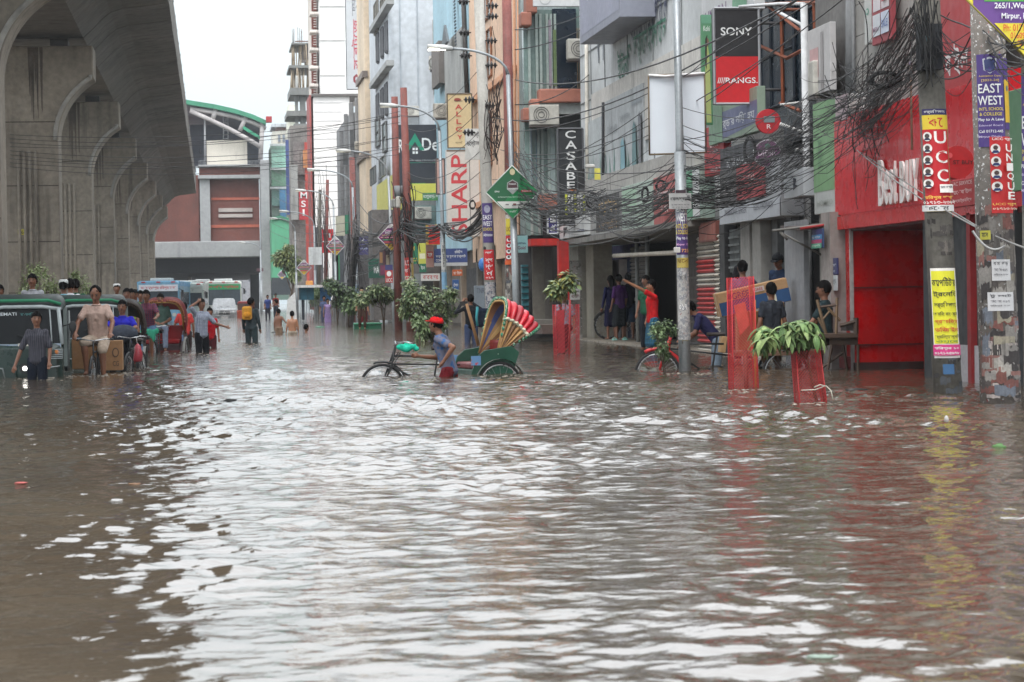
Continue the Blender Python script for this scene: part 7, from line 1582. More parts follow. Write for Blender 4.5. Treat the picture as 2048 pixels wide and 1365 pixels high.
for s in (-1, 1):
    m_ = MB(); m_.box((s*.46, .04, .84), (s*.84, .1, 1.02)); m_.build('headlight', P(190, 196, 200, rough=.15), sv, bevel=.02)
    m_ = MB(); m_.ball((s*1.05, -1.2, 1.32), (.1, .06, .08), 8, 6); m_.build('wing_mirror', BLK, sv)
    for yy in (-.75, -3.5): wheel(sv, Tm(s*.82, yy, .38), .34, 'wheel')
    m_ = MB(); m_.tube([(s*.15, -1.16, 1.33), (s*.55, -1.3, 1.42)], .012, 4); m_.build('wiper', BLK, sv)
m_ = MB()
for z in (.72, .95, 1.1): m_.tube([(-.62, .22, z), (.62, .22, z)], .025, 6)
for x in (-.62, -.4, .4, .62): m_.tube([(x, .22, .5), (x, .22, 1.12)], .025, 6)
m_.build('bull_bar', P(214, 216, 216, rough=.2, metal=.5), sv)
m_ = MB(); m_.box((-.24, .25, .55), (.24, .27, .67)); m_.build('number_plate', P(206, 206, 206), sv)
for (x, z) in ((0, .98), (-.06, .90), (.06, .90)):
    m_ = MB(); m_.prism([(x, .12, z-.045), (x+.04, .12, z), (x, .12, z+.045), (x-.04, .12, z)], (0, .01, 0)); m_.build('emblem', P(226, 226, 226), sv, fixn=True)
car2 = dup(sv, (gx(372, 160), 160.5, -.55), R(180), 'white car partly hidden behind the orange-red shirt boy')
rv = thing('far_three_wheeler', 'far orange and cream three-wheeler right of the white off-road car', 'auto rickshaw', (gx(491, 168), 168, -.5), rz=R(178))
m_ = MB(); m_.loft([cs(0, .55, .4, 1.0), cs(-.8, .6, .4, 1.1), cs(-2.2, .6, .4, 1.1)]); m_.build('body', P(176, 84, 60), rv, fixn=True); m_ = MB(); m_.loft([cs(-.5, .55, 1.5, 1.62), cs(-2.2, .58, 1.1, 1.66)]); m_.build('canopy', P(150, 60, 60), rv, fixn=True)
m_ = MB(); m_.box((-.5, -.3, 1.0), (.5, -.34, 1.5)); m_.build('windscreen', P(90, 70, 66), rv)
bag2 = thing('backpack', 'ochre yellow backpack on the back of the olive grey wading man', 'backpack', W(494, 626, 68.3))
m_ = WB(); q = W(494, 626, 68.35); m_.box((q.x-.14, q.y-.09, q.z-.2), (q.x+.14, q.y+.1, q.z+.18)); m_.build('pack', cloth(200, 144, 56), bag2, bevel=.06)
m_ = WB(); m_.ball(q+Vector((0, -.09, -.06)), (.11, .05, .09), 12, 8); m_.build('front_pocket', cloth(196, 134, 44), bag2); m_ = WB(); m_.torus(q+Vector((0, 0, .2)), .04, .01, 'Y', 12, 5); m_.build('loop', BLK, bag2)

# plastic curtains, mirrors and straps on the near three-wheeler's right side
for k in range(9):
    x0 = 104+4.2*k; c = [(60, 72, 72), (120, 128, 128), (40, 50, 52), (150, 156, 156), (50, 60, 60)][k % 5]
    pl_ = thing('plastic_curtain', 'crumpled grey plastic side curtain of the near auto rickshaw, strip nearest its windscreen', 'curtain', W(x0, 740, 40.2)) if k == 0 else pl_
    m_ = WB(); m_.tube([W(x0, 622, 40.2), W(x0+1.2*math.sin(k), 660, 40.1), W(x0+1.5*math.cos(k), 700, 40.15), W(x0-1, 742, 40.2)], [.018, .026, .02, .026], 6); m_.build('fold', P(*c, rough=.4, amt=.4, scale=4), pl_)
pl_['label'] = 'crumpled grey plastic side curtain hanging beside the near auto rickshaw'

# more trim on the auto rickshaws
def cng_trim(nm):
    for t in [o for o in col.objects if o.name.startswith('auto_rickshaw')]:
        for s in (-1, 1):
            m_ = MB(); m_.tube([(s*.30, 1.24, .42), (s*.34, 1.26, .60), (s*.55, 1.22, .62)], .014, 5); m_.build('guard_rail', P(150, 156, 156, metal=.6, rough=.4), t)
            m_ = MB(); m_.ball((s*.50, 1.19, .84), (.05, .03, .04), 10, 6); m_.build('indicator', P(190, 110, 40, rough=.3), t)
        m_ = MB(); m_.tube([(-.45, 1.08, 1.0), (.1, 1.02, 1.12)], .01, 4); m_.build('wiper', BLK, t)
        m_ = MB(); m_.ball((.12, .55, 1.26), (.12, .11, .14), 10, 8); m_.ball((.12, .55, 1.0), (.22, .14, .2), 10, 8); m_.build('driver_seat', P(40, 34, 34), t)
        m_ = MB(); m_.box((-.5, -.2, .9), (.5, -.1, 1.4)); m_.build('partition_grille', P(60, 70, 66), t)
cng_trim(0)
# ================================================================== PLANTS
LG = [mat(C(104, 126, 82), rough=.5, amt=.4, scale=6), mat(C(76, 100, 62), rough=.5, amt=.4, scale=6), mat(C(140, 152, 108), rough=.5, amt=.4, scale=6), mat(C(48, 68, 44), rough=.5, amt=.4, scale=6)]
BARK = mat(C(84, 70, 56), rough=.9, amt=.4, scale=6, bump=.3)
def leaf_quad(m_, p, d, L, w_, droop, rr):
    d = d.normalized(); s_ = d.cross(Vector((0, 0, 1)))
    if s_.length < .05: s_ = Vector((1, 0, 0))
    s_ = (s_.normalized()+Vector((rr.uniform(-.4, .4), rr.uniform(-.4, .4), rr.uniform(-.5, .5)))).normalized()*w_
    a = p+d*L*.5+Vector((0, 0, -droop*L*.15)); b = p+d*L+Vector((0, 0, -droop*L*.6)); up_ = Vector((0, 0, -.18*w_))
    m_.add([p, a+s_+up_, b, a-s_+up_, a], [(0, 1, 4), (1, 2, 4), (0, 4, 3), (4, 2, 3)], False)
def foliage(t, blobs, n, L, w_, seed, mats, droop=.5, name='crown'):
    rr = random.Random(seed); ms = [MB() for _ in mats]
    for k in range(n):
        c, r_ = blobs[rr.randrange(len(blobs))]
        v = Vector((rr.gauss(0, 1), rr.gauss(0, 1), rr.gauss(0, 1))).normalized()*(rr.random()**.45)
        p = Vector(c)+Vector((v.x*r_[0], v.y*r_[1], v.z*r_[2]))
        d = (v+Vector((rr.uniform(-.7, .7), rr.uniform(-.7, .7), rr.uniform(-.6, .35))))
        for q in range(3): leaf_quad(rr.choice(ms), p+Vector((rr.uniform(-1, 1), rr.uniform(-1, 1), rr.uniform(-1, 1)))*L*.6, d+Vector((rr.uniform(-1, 1), rr.uniform(-1, 1), rr.uniform(-.8, .3)))*.8, L*rr.uniform(.6, 1.15), w_, droop, rr)
    for m_, mt in zip(ms, mats): m_.world = True; m_.build(name, mt, t, kind='stuff')
def sapling(label, pxb, pyb, Y, blobs_px, n, L, seed, mats=None, stems=1, tw=.03, cat='sapling', name='sapling', group=None, droop=.6):
    base = W(pxb, pyb, Y); base.z = min(base.z, -.1); t = thing(name, label, cat, base, group=group); rr = random.Random(seed)
    bl = []
    for (px, py, rx_, ry_) in blobs_px:
        c = W(px, py, Y+rr.uniform(-.4, .4)); bl.append((c, (rx_*Y/FPX, rx_*Y/FPX*.9, ry_*Y/FPX)))
    for k in range(stems):
        top = bl[rr.randrange(len(bl))][0]; b0 = base+Vector((rr.uniform(-.1, .1)*k, rr.uniform(-.1, .1)*k, -.4)); mid = b0.lerp(top, .5)+Vector((rr.uniform(-.08, .08), 0, 0))
        m_ = WB(); m_.tube([b0, mid, top], [tw, tw*.8, tw*.4], 8); m_.build('trunk', BARK, t)
        m_ = WB()
        for c, r_ in bl: m_.tube([mid.lerp(top, rr.random()*.7), c+Vector((0, 0, -r_[2]*.2))], [tw*.5, tw*.2], 5)
        m_.build('branch', BARK, t)
    foliage(t, bl, n, L, L*.26, seed, mats or [LG[0], LG[1], LG[2]], droop); return t
sapling('broad leafy street sapling with drooping pale leaves left of the photographer', 881, 690, 64, [(830, 590, 26, 22), (862, 598, 32, 24), (893, 612, 24, 26), (845, 625, 22, 22), (810, 612, 12, 22), (880, 640, 18, 22), (855, 660, 12, 14), (820, 568, 16, 12), (900, 586, 14, 10), (842, 672, 6, 10), (872, 676, 6, 10)], 1500, .115, 1, stems=3)
sapling('low spreading sapling with yellowish leaves behind the green raft', 768, 655, 88, [(745, 592, 26, 12), (772, 590, 22, 14), (725, 600, 14, 10), (755, 580, 20, 9)], 900, .14, 2, stems=2)
sapling('dark crowned sapling left of the dark thick pole', 676, 642, 112, [(670, 575, 20, 12), (688, 590, 18, 14), (660, 566, 12, 8), (680, 603, 14, 10)], 700, .17, 3, [LG[1], LG[3], LG[0]], stems=2)
sapling('small sapling between the lilac dress child and the fifth lamp post', 700, 645, 104, [(704, 592, 12, 14), (700, 612, 12, 8)], 260, .2, 4, [LG[1], LG[0]])
sapling('slender sapling beside the tin shacks', 626, 632, 140, [(628, 598, 8, 16), (634, 580, 6, 10)], 200, .2, 14, [LG[1], LG[0]])
sapling('bare stick sapling with few leaves left of the third street lamp', 842, 690, 60, [(842, 650, 8, 16), (838, 640, 9, 8)], 130, .14, 5, [LG[0]])
sapling('yellow-green tree in front of the green hall', 575, 610, 205, [(575, 520, 20, 20), (560, 515, 14, 12), (590, 530, 12, 18), (578, 500, 12, 10), (590, 550, 8, 12)], 1300, .32, 6, [LG[2], P(130, 142, 80), LG[0]], stems=2, tw=.12, cat='tree', name='tree')
GR_ = 'straggly green bushes growing on the median between the piers'
sapling('straggly pale green bush on the median behind the man in white t-shirt', 85, 600, 64, [(60, 560, 18, 30), (95, 565, 20, 26), (75, 540, 22, 18), (110, 575, 10, 14), (50, 585, 14, 14)], 420, .085, 7, [LG[2], P(120, 136, 84)], stems=5, tw=.015, cat='bush', name='bush')
sapling('second pale bush on the median right of the white cap man', 165, 600, 74, [(160, 565, 16, 22), (175, 580, 12, 16), (150, 550, 10, 12)], 260, .09, 8, [LG[2], P(120, 136, 84)], stems=3, tw=.015, cat='bush', name='bush')
sapling('short weedy sapling in front of the nearest lamp post with leaves over the tricycle wheel', 1336, 745, 35.2, [(1325, 650, 14, 10), (1318, 668, 16, 10), (1322, 690, 14, 14), (1330, 705, 8, 10), (1310, 655, 10, 6), (1345, 660, 8, 6)], 340, .065, 9, [LG[0], LG[1]], stems=2, tw=.01)
fern = sapling('fern-like yellow and red leaved plant on top of the square red guard', 1134, 640, 47.2, [(1120, 568, 14, 8), (1138, 560, 10, 12), (1112, 580, 10, 6)], 240, .15, 10, [P(140, 140, 70), LG[0], LG[2]], stems=1)
# the near guard plant: large leaves, one object each
gp_ = thing('leaning_shrub', 'leaning shrub with big glossy drooping leaves rising out of the shorter red wire guard', 'shrub', W(1632, 808, 24.8))
lm_ = MB(); rows = []
for k in range(6):
    u = k/5; wd = .026*math.sin(math.pi*min(1, u*.93+.06))**.8; z = .02*math.sin(u*2)-.10*u*u
    rows.append([(-wd, u*.15, z-.008), (0, u*.15, z), (wd, u*.15, z-.008)])
lm_.add([p for r in rows for p in r], [(3*k+a, 3*k+a+1, 3*k+a+4, 3*k+a+3) for k in range(5) for a in (0, 1)], True)
lmes = [lm_.mesh('leaf') for _ in range(3)]
for q, c in zip(lmes, ((104, 130, 80), (76, 104, 58), (132, 152, 96))): q.materials.append(mat(C(*c), rough=.62, amt=.45, scale=9, spec=.3))
rr = random.Random(21); st_ = WB(); top = W(1612, 700, 24.8)
invp = ident(gp_).inverted()
for k in range(64):
    px = 1518+rr.random()*122; py = 640+rr.random()*36+(abs(px-1590)/60)**2*10
    c = W(px, py, 24.8+rr.uniform(-.28, .28)); st_.tube([top+Vector((0, 0, -.1)), top.lerp(c, .6)+Vector((0, 0, .03)), c], [.008, .006, .003], 5)
    n_ = rr.randint(5, 7)
    for q in range(n_):
        a = 2*math.pi*q/n_+rr.random(); M_ = invp @ Matrix.Translation(c) @ Matrix.Rotation(a, 4, 'Z') @ Matrix.Rotation(R(rr.uniform(-50, 12)), 4, 'X') @ Matrix.Scale(rr.uniform(.75, 1.25), 4)
        link(rr.choice(lmes), 'leaf', gp_, M_)
st_.tube([W(1640, 830, 24.8), W(1625, 770, 24.8), top], [.018, .016, .012], 8); st_.build('stem', BARK, gp_)
def guard(label, q, Y, w_, dep, gap, r_, c, seed, posts, fill=None, extra=None):
    """wire tree guard: q = pixel corners (top left, top right, bottom right, bottom left)"""
    tl, tr_, br, bl = [W(x, y, Y) for x, y in q]; bl = bl+Vector((0, 0, -.35)); br = br+Vector((0, 0, -.35))
    t = thing('tree_guard', label, 'tree guard', (bl+br)/2+Vector((0, dep/2, 0)))
    D = Vector((0, dep, 0)); faces = [(bl, br, tr_, tl), (br, br+D, tr_+D, tr_), (br+D, bl+D, tl+D, tr_+D), (bl+D, bl, tl, tl+D)]
    rr = random.Random(seed); H = (tl-bl).length; RM = P(*c, rough=.5, amt=.25)
    for fi, (a, b, c_, d) in enumerate(faces):
        m_ = WB(); wd = (b-a).length; nn = int((wd+H)/gap)
        bow = lambda u, v: (a.lerp(b, u)).lerp(d.lerp(c_, u), v)+Vector((0, -1, 0))*.02*math.sin(9*v+fi)*math.sin(3*u)
        for k in range(nn):
            for s in (0, 1):
                o = k*gap-H*1.0; pts = []
                # strand x = o + y  inside 0..wd
                y0_, y1_ = max(0, -o), min(H, wd-o)
                if y1_-y0_ < .01: continue
                for j in range(7):
                    y_ = y0_+(y1_-y0_)*j/6; u = (o+y_)/wd; u = u if s == 0 else 1-u; pts.append(bow(min(1, max(0, u)), y_/H))
                m_.tube(pts, r_, 3, caps=False, smooth=False)
        m_.build('wire_net', RM, t, kind='stuff')
    for (a, b) in ((bl, tl), (br, tr_), (br+D, tr_+D), (bl+D, tl+D)):
        m_ = WB(); m_.tube([a, b], .006, 6); m_.build('corner_rod', RM, t)
    for (x0, y0_, x1, y1_, rd, cc_) in posts:
        m_ = WB(); m_.tube([W(x0, y0_, Y+dep*.4), W(x1, y1_+30, Y+dep*.4)], rd, 8); m_.build('inner_stake', P(*cc_, kind='wall', amt=.3), t)
    if fill:
        (q2, cc_) = fill; m_ = WB(); pts = [W(x, y, Y+dep*.65) for x, y in q2]; m_.prism(pts, (0, .01, 0)); m_.build('sheet', P(*cc_, rough=.6, amt=.25, scale=2), t)
    return t
guard('tall red wire tree guard standing in the water before the tilted carton', [(1463, 556), (1507, 553), (1519, 781), (1467, 781)], 28.7, .33, .26, .040, .0019, (190, 40, 46), 1,
      [(1509, 600, 1512, 781, .016, (176, 120, 66)), (1490, 700, 1494, 781, .03, (110, 56, 44))],
      ([(1468, 612), (1490, 604), (1500, 650), (1480, 672)], (186, 80, 66)))
guard('shorter leaning red wire tree guard tied with pale string around the shrub', [(1592, 703), (1640, 700), (1661, 806), (1604, 810)], 24.7, .28, .22, .036, .0020, (176, 34, 38), 2,
      [(1646, 765, 1652, 806, .02, (120, 44, 36))])
m_ = WB(); ts = thing('string', 'pale string tied round the shorter leaning red guard with a hanging loose end', 'string', W(1640, 780, 24.6)); m_.tube([W(1603, 781, 24.66), W(1630, 780, 24.64), W(1652, 772, 24.66), W(1662, 782, 24.6), W(1666, 800, 24.6)], .006, 5); m_.tube([W(1628, 775, 24.64), W(1640, 770, 24.62), W(1652, 773, 24.64)], .006, 5); m_.build('cord', P(206, 200, 186), ts)
guard('square red meshed tree guard with the fern-like plant beside the white-striped wall', [(1111, 610), (1158, 609), (1158, 712), (1114, 712)], 46.7, .46, .4, .08, .0028, (180, 40, 50), 3,
      [(1140, 600, 1138, 712, .02, (150, 40, 40))],
      ([(1113, 622), (1128, 620), (1130, 706), (1116, 706)], (150, 40, 46)))

# ================================================================== CABLES
CB = mat(C(22, 22, 24), rough=.55, amt=.2, kind='plain'); CB2 = mat(C(52, 52, 54), rough=.6, kind='plain')
def strand(m_, a, b, sag, r_, n=12, wob=0., rr=random, k=4):
    pts = []; ph = rr.random()*6
    for i in range(n+1):
        u = i/n; p = a.lerp(b, u); p = p+Vector((0, 0, -4*sag*u*(1-u)))
        if wob: e = math.sin(math.pi*u)**.5; p += Vector((math.sin(u*3+ph), math.sin(u*2.4+ph*2), math.sin(u*4+ph*3)))*wob*e
        pts.append(p)
    m_.tube(pts, r_, k, caps=False)
def cable_run(label, A, Bp, n, ja, jb, sag, r_, seed, wob=.05, mt=None, name='cable_bundle', split=1, n_seg=12):
    t = thing(name, label, 'cables', A.lerp(Bp, .5)); rr = random.Random(seed)
    m_ = WB()
    for k in range(n):
        a = A+Vector((rr.gauss(0, ja[0]), rr.gauss(0, ja[1]), rr.gauss(0, ja[2]))); b = Bp+Vector((rr.gauss(0, jb[0]), rr.gauss(0, jb[1]), rr.gauss(0, jb[2])))
        strand(m_, a, b, rr.uniform(sag[0], sag[1]), r_*rr.uniform(.6, 1.3), n_seg, wob, rr, 4)
    m_.build('cable_tangle', mt or CB, t, kind='stuff'); return t
J = (.1, .1, .12)
PAa = W(1852, 60, 26); G1 = W(1702, 272, 36); G2 = W(1608, 220, 40); Lm = W(1360, 395, 35.6); M1 = W(1180, 400, 50); M0 = W(1035, 395, 56); PDk = W(975, 425, 62); PHk = W(812, 450, 86); PIk = W(710, 480, 106)
cable_run('thick fan of black cables falling from the leaning pole to the middle steel pipe', PAa, W(1640, 200, 38), 44, (.10, .1, .36), (.3, .5, .34), (.02, .8), .0052, 1, .03)
cable_run('black cable fan from the leaning pole down to the bracket on the red shop edge', PAa, G1, 34, (.10, .1, .3), (.05, .1, .12), (-.05, .22), .005, 2, .03)
cable_run('messy cables between the shop bracket and the white steel pipe', G1, W(1600, 330, 39), 30, (.08, .1, .1), (.3, .4, .35), (-.1, .5), .005, 3, .06)
cable_run('drooping thin cables below the shop bracket', W(1700, 282, 35.8), W(1612, 400, 39), 22, (.1, .1, .1), (.2, .3, .3), (.1, .6), .005, 4, .08)
cable_run('heavy cable bundle running from the white steel pipe to the notice board lamp post', W(1620, 220, 39.5), Lm+Vector((.05, 0, .05)), 38, (.1, .4, .34), (.1, .1, .25), (.0, .6), .0055, 5, .04)
cable_run('loose black cables hanging across the faded brand fascia', W(1640, 300, 39), W(1370, 380, 36), 36, (.2, .3, .35), (.1, .2, .2), (.05, .5), .005, 6, .06)
cable_run('broad black cable bundle from the notice board lamp post across the grey fascias', Lm, M1, 36, (.1, .1, .2), (.3, .4, .14), (.1, .6), .008, 7, .04)
cable_run('cable bundle sagging from the grey fascias to the green diamond board pole', M1, M0, 26, (.3, .4, .14), (.1, .1, .2), (.0, .5), .0095, 8, .04)
cable_run('cables spreading upward past the black furnishing sign', W(1190, 385, 50), W(1040, 330, 57), 16, (.3, .3, .1), (.2, .2, .5), (.1, .9), .011, 9, .06)
cable_run('thick cable rope between the red-lettered sign and the light concrete pole', PDk, W(890, 455, 75), 20, (.1, .1, .14), (.1, .1, .08), (.2, .5), .02, 10, .06)
cable_run('cable rope from the third lamp post to the pair of rust-red poles', W(890, 455, 75), PHk, 20, (.1, .1, .1), (.15, .1, .2), (.05, .4), .02, 11, .06)
cable_run('cables from the rust-red pole pair to the dark thick pole', PHk, PIk, 22, (.15, .1, .5), (.15, .2, .8), (.1, .9), .02, 12, .08)
cable_run('hanging vertical cable skein on the light concrete pole', W(985, 300, 61.7), W(990, 200, 61.5), 24, (.12, .1, .3), (.12, .1, .6), (-.1, .2), .012, 13, .12, mt=P(56, 46, 44))
cable_run('cable skein wrapped down the right one of the rust-red poles', W(812, 400, 85.7), W(818, 500, 85.7), 26, (.2, .1, .5), (.2, .1, .6), (-.1, .3), .016, 14, .14)
cable_run('vertical cable mat along the dark thick pole', W(708, 470, 105.6), W(704, 600, 105.6), 26, (.25, .2, .8), (.2, .2, .6), (-.1, .2), .014, 15, .1)
cable_run('wild cable knot around the left rust-red pole of the far pair', W(640, 380, 150), W(650, 560, 150), 22, (.3, .3, 1.0), (.3, .3, .8), (-.1, .2), .014, 16, .12, mt=CB2)
cable_run('cables dropping beside the second steel pipe and tiled wall', W(1712, 120, 33), W(1725, 330, 33), 16, (.2, .3, .3), (.3, .3, .4), (-.2, .3), .007, 17, .14)
cable_run('steep loose cables in front of the grey tiled wall', W(1790, 90, 28), W(1712, 275, 34), 20, (.3, .2, .3), (.2, .3, .3), (-.1, .3), .0045, 18, .04)
cable_run('cable lump gathered on the leaning pole beside the dark box', W(1845, -10, 25.8), W(1856, 140, 25.8), 34, (.10, .08, .2), (.08, .06, .1), (-.05, .08), .006, 19, .03)
cable_run('cables stretched from the leaning pole to the bill-covered pole', W(1870, 95, 26), W(1968, 90, 24), 18, (.05, .05, .2), (.05, .05, .12), (.0, .35), .007, 20, .05)
cable_run('cables running from the bill-covered pole out of the picture to the right', W(1975, 85, 23.9), W(2120, 60, 20), 16, (.05, .05, .15), (.1, .1, .3), (.0, .3), .007, 21, .05)
# coils of spare cable
def coil(label, px, py, Y, rx, rz_, n, r_, seed):
    rx *= .62; rz_ *= .7; r_ *= .7; n = int(n*.8)
    t = thing('cable_coil', label, 'cable coil', W(px, py, Y)); rr = random.Random(seed); m_ = WB(); c = W(px, py, Y)
    for k in range(n):
        a0 = rr.random()*6; f1, f2 = rr.uniform(.75, 1.15), rr.uniform(.75, 1.15); tl_ = rr.uniform(-.5, .5)
        m_.tube([c+Vector((math.cos(a)*rx*f1, rr.uniform(-.04, .04)+tl_*.1*math.sin(a), math.sin(a)*rz_*f2+rr.uniform(-.01, .01))) for a in [a0+q*math.pi/7 for q in range(14)]], r_, 4, closed=True)
    m_.build('loops', CB, t)
coil('black coil of spare cable hanging by the pink fascia', 1290, 390, 45, .10, .2, 16, .009, 1)
coil('black coil of spare cable left of the notice board', 1322, 372, 43, .14, .14, 14, .009, 2)
coil('dense coil of cable at the niche with gold-lit letters', 1185, 405, 52, .2, .26, 20, .012, 3)
coil('tangled coil of cable under the red round sign', 1500, 300, 39, .16, .3, 22, .007, 4)
coil('dark cable coil below the red square board', 945, 410, 62.5, .12, .16, 14, .012, 6)
coil('black cable coil hanging high in front of the tiled wall', 1770, 160, 29, .3, .14, 26, .008, 8)
# single spans
GW = 'single dark wires strung over the right side of the street'
ORD = ['highest', 'second highest', 'third highest', 'fourth highest', 'fifth highest', 'sixth highest', 'seventh highest', 'eighth highest', 'ninth highest', 'lowest']
_oc = {}
def wire(label, a, b, sag, r_=.009, mt=None, group=None, n=16):
    if group:
        k = _oc.get(group, 0); _oc[group] = k+1; label = label+((', '+ORD[k]) if k < 10 and 'sagging' not in label else '')
    t = thing('overhead_wire', label, 'wire', a.lerp(b, .5), group=group); m_ = WB(); strand(m_, a, b, sag, r_, n, 0, random, 4); m_.build('wire', mt or CB, t)
for k, (a, b, sag) in enumerate((((1030, 60, 56), (1165, 30, 62), .1), ((1030, 100, 56), (1178, 52, 62), .1), ((1030, 160, 56), (1700, -60, 25), .5), ((1030, 210, 56), (1178, 150, 62), .2), ((985, 235, 62), (1640, -30, 27), .6), ((985, 262, 62), (1660, -20, 27), .5), ((1000, 300, 60), (1760, -60, 26), .8), ((1035, 310, 56), (1600, 60, 33), .7),
        ((1030, 345, 56), (1440, 92, 40), .4), ((985, 360, 62), (1420, 140, 42), .5))):
    wire('dark wire rising rightward from the light concrete pole', W(*a), W(*b), sag, .013 if k < 5 else .009, group=GW)
for k, (a, b, sag) in enumerate((((1362, 215, 35.6), (1850, 130, 26), .35), ((1362, 250, 35.6), (1850, 140, 26), .45), ((1364, 300, 35.6), (1704, 230, 36), .4), ((1030, 370, 56), (1362, 240, 35.6), .6), ((1030, 385, 56), (1362, 300, 35.6), .7))):
    wire('thin wire from the nearest lamp post to the leaning pole', W(*a), W(*b), sag, .0055, group='thin wires between the nearest lamp post and the leaning pole')
rr_ = random.Random(77)
for k in range(26):
    a_ = W(1850+rr_.uniform(-14, 14), 20+rr_.uniform(0, 150), 26); b_ = W(1366, 330+rr_.uniform(-60, 70), 35.5)
    wire('long sagging cable from the leaning pole to the nearest lamp post', a_, b_, rr_.uniform(.1, .8), rr_.choice((.003, .004, .006)), group='long sagging cables between the leaning pole and the nearest lamp post')
for k in range(22):
    a_ = W(1366, 360+rr_.uniform(-50, 50), 35.5); b_ = W(1030, 370+rr_.uniform(-70, 60), 56)
    wire('long sagging cable from the nearest lamp post to the green diamond board post', a_, b_, rr_.uniform(.1, .9), rr_.choice((.004, .006, .009)), group='long sagging cables between the two nearest lamp posts')
for k in range(9):
    y0_ = 222+k*11; wire('thin wire crossing the whole street in front of the piers', W(20, y0_+48-k*3, 82), W(800, y0_+random.uniform(-22, 22), 87), .35+.1*(k % 3), .0095, CB2, group='thin wires crossing the street in front of the piers')
for k in range(7): wire('thin wire between the rust-red poles and the light concrete pole', W(800+random.uniform(-8, 20), 230+28*k, 87), W(965, 130+42*k, 62), .5, .010, CB2, group='thin wires between the rust-red poles and the light concrete pole')
for k in range(10): wire('thin far wire between distant poles over the shacks', W(540, 300+18*k, 170), W(712, 330+16*k, 110), .5, .012, CB2, group='thin far wires over the tin shacks')
for k, (a, b) in enumerate((((1700, 290, 35.5), (2000, 480, 24)), ((1700, 288, 35.5), (1845, 400, 26)), ((1890, 420, 26), (2060, 500, 22.5)))): wire('pale grey stay wire crossing the red shop front' if k < 2 else 'pale stay wire tied between the two bill-pasted poles', W(*a), W(*b), .03, .010, P(140, 140, 138), group='pale stay wires')
wire('white cord wrapped around the bill-covered pole with a loose knot', W(1945, 462, 23.7), W(2010, 492, 23.6), .1, .012, P(176, 176, 176))
bam = thing('bamboo_pole', 'thin pink-tipped bamboo stick standing upright in the cable tangle', 'stick', W(1824, 300, 29)); m_ = WB(); m_.tube([W(1821, 128, 29), W(1824, 300, 29)], .014, 6); m_.build('stick', P(160, 130, 110), bam); m_ = WB(); m_.ball(W(1821, 128, 29), .025, 8, 6); m_.build('knob', P(176, 160, 190), bam)

# ================================================================== SHACKS, FLOATING THINGS
sh = thing('tin_shack', 'corrugated tin shack with blue tarpaulin behind the wading children', 'shack', W(640, 640, 132))
for k in range(36):
    x = 580+k*3.2; fz(sh, 'corrugated_strip', x, 598+(k % 3), x+2.4, 650, 132-(.1 if k % 2 else 0), (130+6*(k % 4), 134+6*(k % 4), 136+6*(k % 4)), .1)
fz(sh, 'blue_tarpaulin', 598, 574, 628, 600, 131.6, (60, 120, 144), .1); fz(sh, 'blue_tarpaulin', 640, 572, 662, 602, 131.5, (50, 110, 160), .1); fz(sh, 'white_sheet_roof', 592, 571, 660, 575, 131, (206, 208, 208), 1.2); fz(sh, 'doorway', 604, 596, 609, 640, 131.7, (30, 40, 56), .1)
m_ = WB(); m_.prism([W(572, 642, 131), W(575, 600, 131), W(590, 585, 131), W(594, 642, 131)], (0, .3, 0)); m_.build('plastic_sheet', P(206, 208, 208, rough=.4), sh)
fz(sh, 'orange_drum', 612, 562, 626, 572, 131.4, (196, 136, 70), .5, .05); fz(sh, 'red_awning', 650, 560, 672, 572, 130, (206, 70, 50), 1)
sf = thing('tin_fence', 'dull grey corrugated fence behind the saplings', 'fence', W(690, 640, 118))
for k in range(24):
    x = 662+k*3.0; fz(sf, 'corrugated_strip', x, 600-(k % 2), x+2.3, 652, 118-(.08 if k % 2 else 0), (92+5*(k % 4), 90+5*(k % 4), 88+5*(k % 4)), .1)
fr = thing('floating_raft', 'dark green plastic trough floating upside down beneath the low sapling', 'raft', (gx(735, 95), 95, 0))
m_ = WB(); a, b = W(707, 646, 95), W(762, 657, 95); m_.loft([[(a.x+dx, 95+dy, z) for dy, z in ((-.3, -.05), (-.34, a.z-.06), (-.2, a.z), (.2, a.z), (.34, a.z-.06), (.3, -.05))] for dx in (0, .04, b.x-a.x-.04, b.x-a.x)]); m_.build('trough', P(30, 104, 76, rough=.35), fr, bevel=.03, fixn=True)
m_ = WB(); m_.tube([(a.x-.03, 94.65, a.z-.05), (b.x+.03, 94.65, a.z-.05)], .03, 6); m_.build('rim', P(40, 124, 90), fr)
def flo(label, px, py, c, name='litter', cat='litter', s=.1, flat=.25, seed=1, asp=1.6):
    Y = FPX*CAMZ/(py-(604-.0157*(px-425))); x = gx(px, Y); t = thing(name, label, cat, (x, Y, 0)); m_ = MB(); rr = random.Random(seed)
    m_.ball((0, 0, 0), (s*asp, s, s*flat), 12, 7); m_.v = [tuple(Vector(v)*(1+rr.uniform(-.25, .25))+Vector((0, 0, s*flat*.4))) for v in m_.v]; m_.build('crumpled_body', P(*c, rough=.5), t); return t
flo('green plastic box lid floating near the swimmer', 640, 655, (70, 140, 110), s=.12, flat=.3, seed=2)
flo('red crumpled wrapper floating at the left edge', 42, 961, (170, 84, 80), s=.022, flat=.3, seed=3, asp=1.8)
flo('black lump of rubbish floating in the open water', 461, 802, (30, 28, 26), s=.045, flat=.5, seed=4)
flo('dark drifting branch end near the shorter red guard', 1714, 787, (36, 30, 28), s=.05, flat=.4, seed=5, asp=3)
flo('white plastic cup floating upright to the right', 1893, 850, (170, 166, 164), s=.022, flat=1.4, seed=6, asp=.9)
flo('brown scrap beside the white cup', 1884, 868, (60, 36, 28), s=.035, flat=.5, seed=7, asp=1.4)
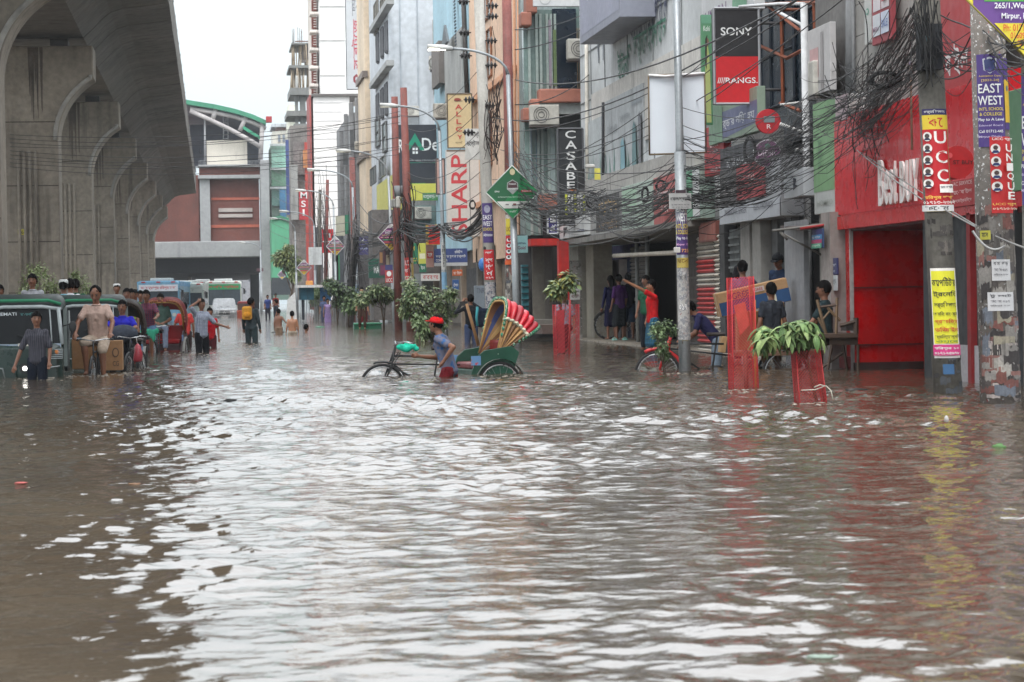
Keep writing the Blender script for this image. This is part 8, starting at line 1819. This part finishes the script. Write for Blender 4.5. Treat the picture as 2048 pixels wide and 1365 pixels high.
flo('green leaf sprig floating near the right edge', 1998, 908, (76, 120, 60), s=.03, flat=.8, seed=8)
flo('pale strip of foam wrapping floating near the left edge', 44, 875, (190, 180, 168), s=.022, flat=.2, seed=9, asp=5)
flo('tiny dark floating twig in the middle distance', 556, 665, (40, 38, 36), s=.08, flat=.3, seed=10, asp=3)
flo('pale green plastic bag just under the near surface', 1640, 1335, (120, 136, 124), s=.028, flat=.25, seed=11, asp=1.8)
flo('tan paper scrap floating in the near water', 1335, 1228, (176, 140, 110), s=.016, flat=.2, seed=12, asp=3)
flo('dull orange peel floating left of the middle', 268, 965, (120, 90, 66), s=.02, flat=.3, seed=13, asp=2)
flo('black sandal floating by the cart', 1432, 738, (24, 24, 26), s=.06, flat=.4, seed=14, asp=2)
rr = random.Random(31)
m_ = MB()
for k in range(420):
    base = rr.choice([(60, 752), (150, 748), (210, 746), (275, 742), (330, 700), (1490, 783), (1630, 810), (1370, 748), (820, 757), (1010, 752), (1220, 690), (400, 706), (500, 686)])
    px, py = base[0]+rr.gauss(0, 30), base[1]+abs(rr.gauss(0, 3))+1; Y = FPX*CAMZ/(py-(604-.0157*(px-425))); x = gx(px, Y); s = rr.uniform(.006, .018)
    m_.ball((x, Y, .004), (s*1.8, s, s*.35), 6, 4)
m_.build('foam', P(150, 142, 130, rough=.4), kind='stuff')

# ================================================================== AIR
m_ = MB(); m_.box((-58, -14, -1.9), (58, 700, 62)); hz = m_.build('haze', [], kind='stuff')
hm = bpy.data.materials.new('damp_air'); hm.use_nodes = True; N = hm.node_tree.nodes; N.clear()
ho = N.new('ShaderNodeOutputMaterial'); hv = N.new('ShaderNodeVolumePrincipled'); hv.inputs['Color'].default_value = (.93, .96, 1, 1); hv.inputs['Density'].default_value = .00026; hv.inputs['Anisotropy'].default_value = .2
hm.node_tree.links.new(hv.outputs[0], ho.inputs['Volume']); hz.data.materials.append(hm)
# ================================================================== apply modifiers in one pass
bpy.context.view_layer.update()
dg = bpy.context.evaluated_depsgraph_get()
done = {}
for o in LATER:
    if o.data.name in done or o.name in done: continue
    ms = list(o.data.materials)
    me = bpy.data.meshes.new_from_object(o.evaluated_get(dg)); me.name = o.name.split('.')[0]
    done[o.data.name] = me; done[o.name] = me
for o in list(col.objects):
    if o.type == 'MESH' and len(o.modifiers):
        me = done.get(o.data.name) or done.get(o.name)
        if me is not None:
            ms = list(o.data.materials); o.modifiers.clear(); o.data = me
            if not len(me.materials):
                for q in ms: me.materials.append(q)
print('objects', len(col.objects), 'tris', sum(len(m.loop_triangles) or sum(len(p.vertices)-2 for p in m.polygons) for m in bpy.data.meshes))
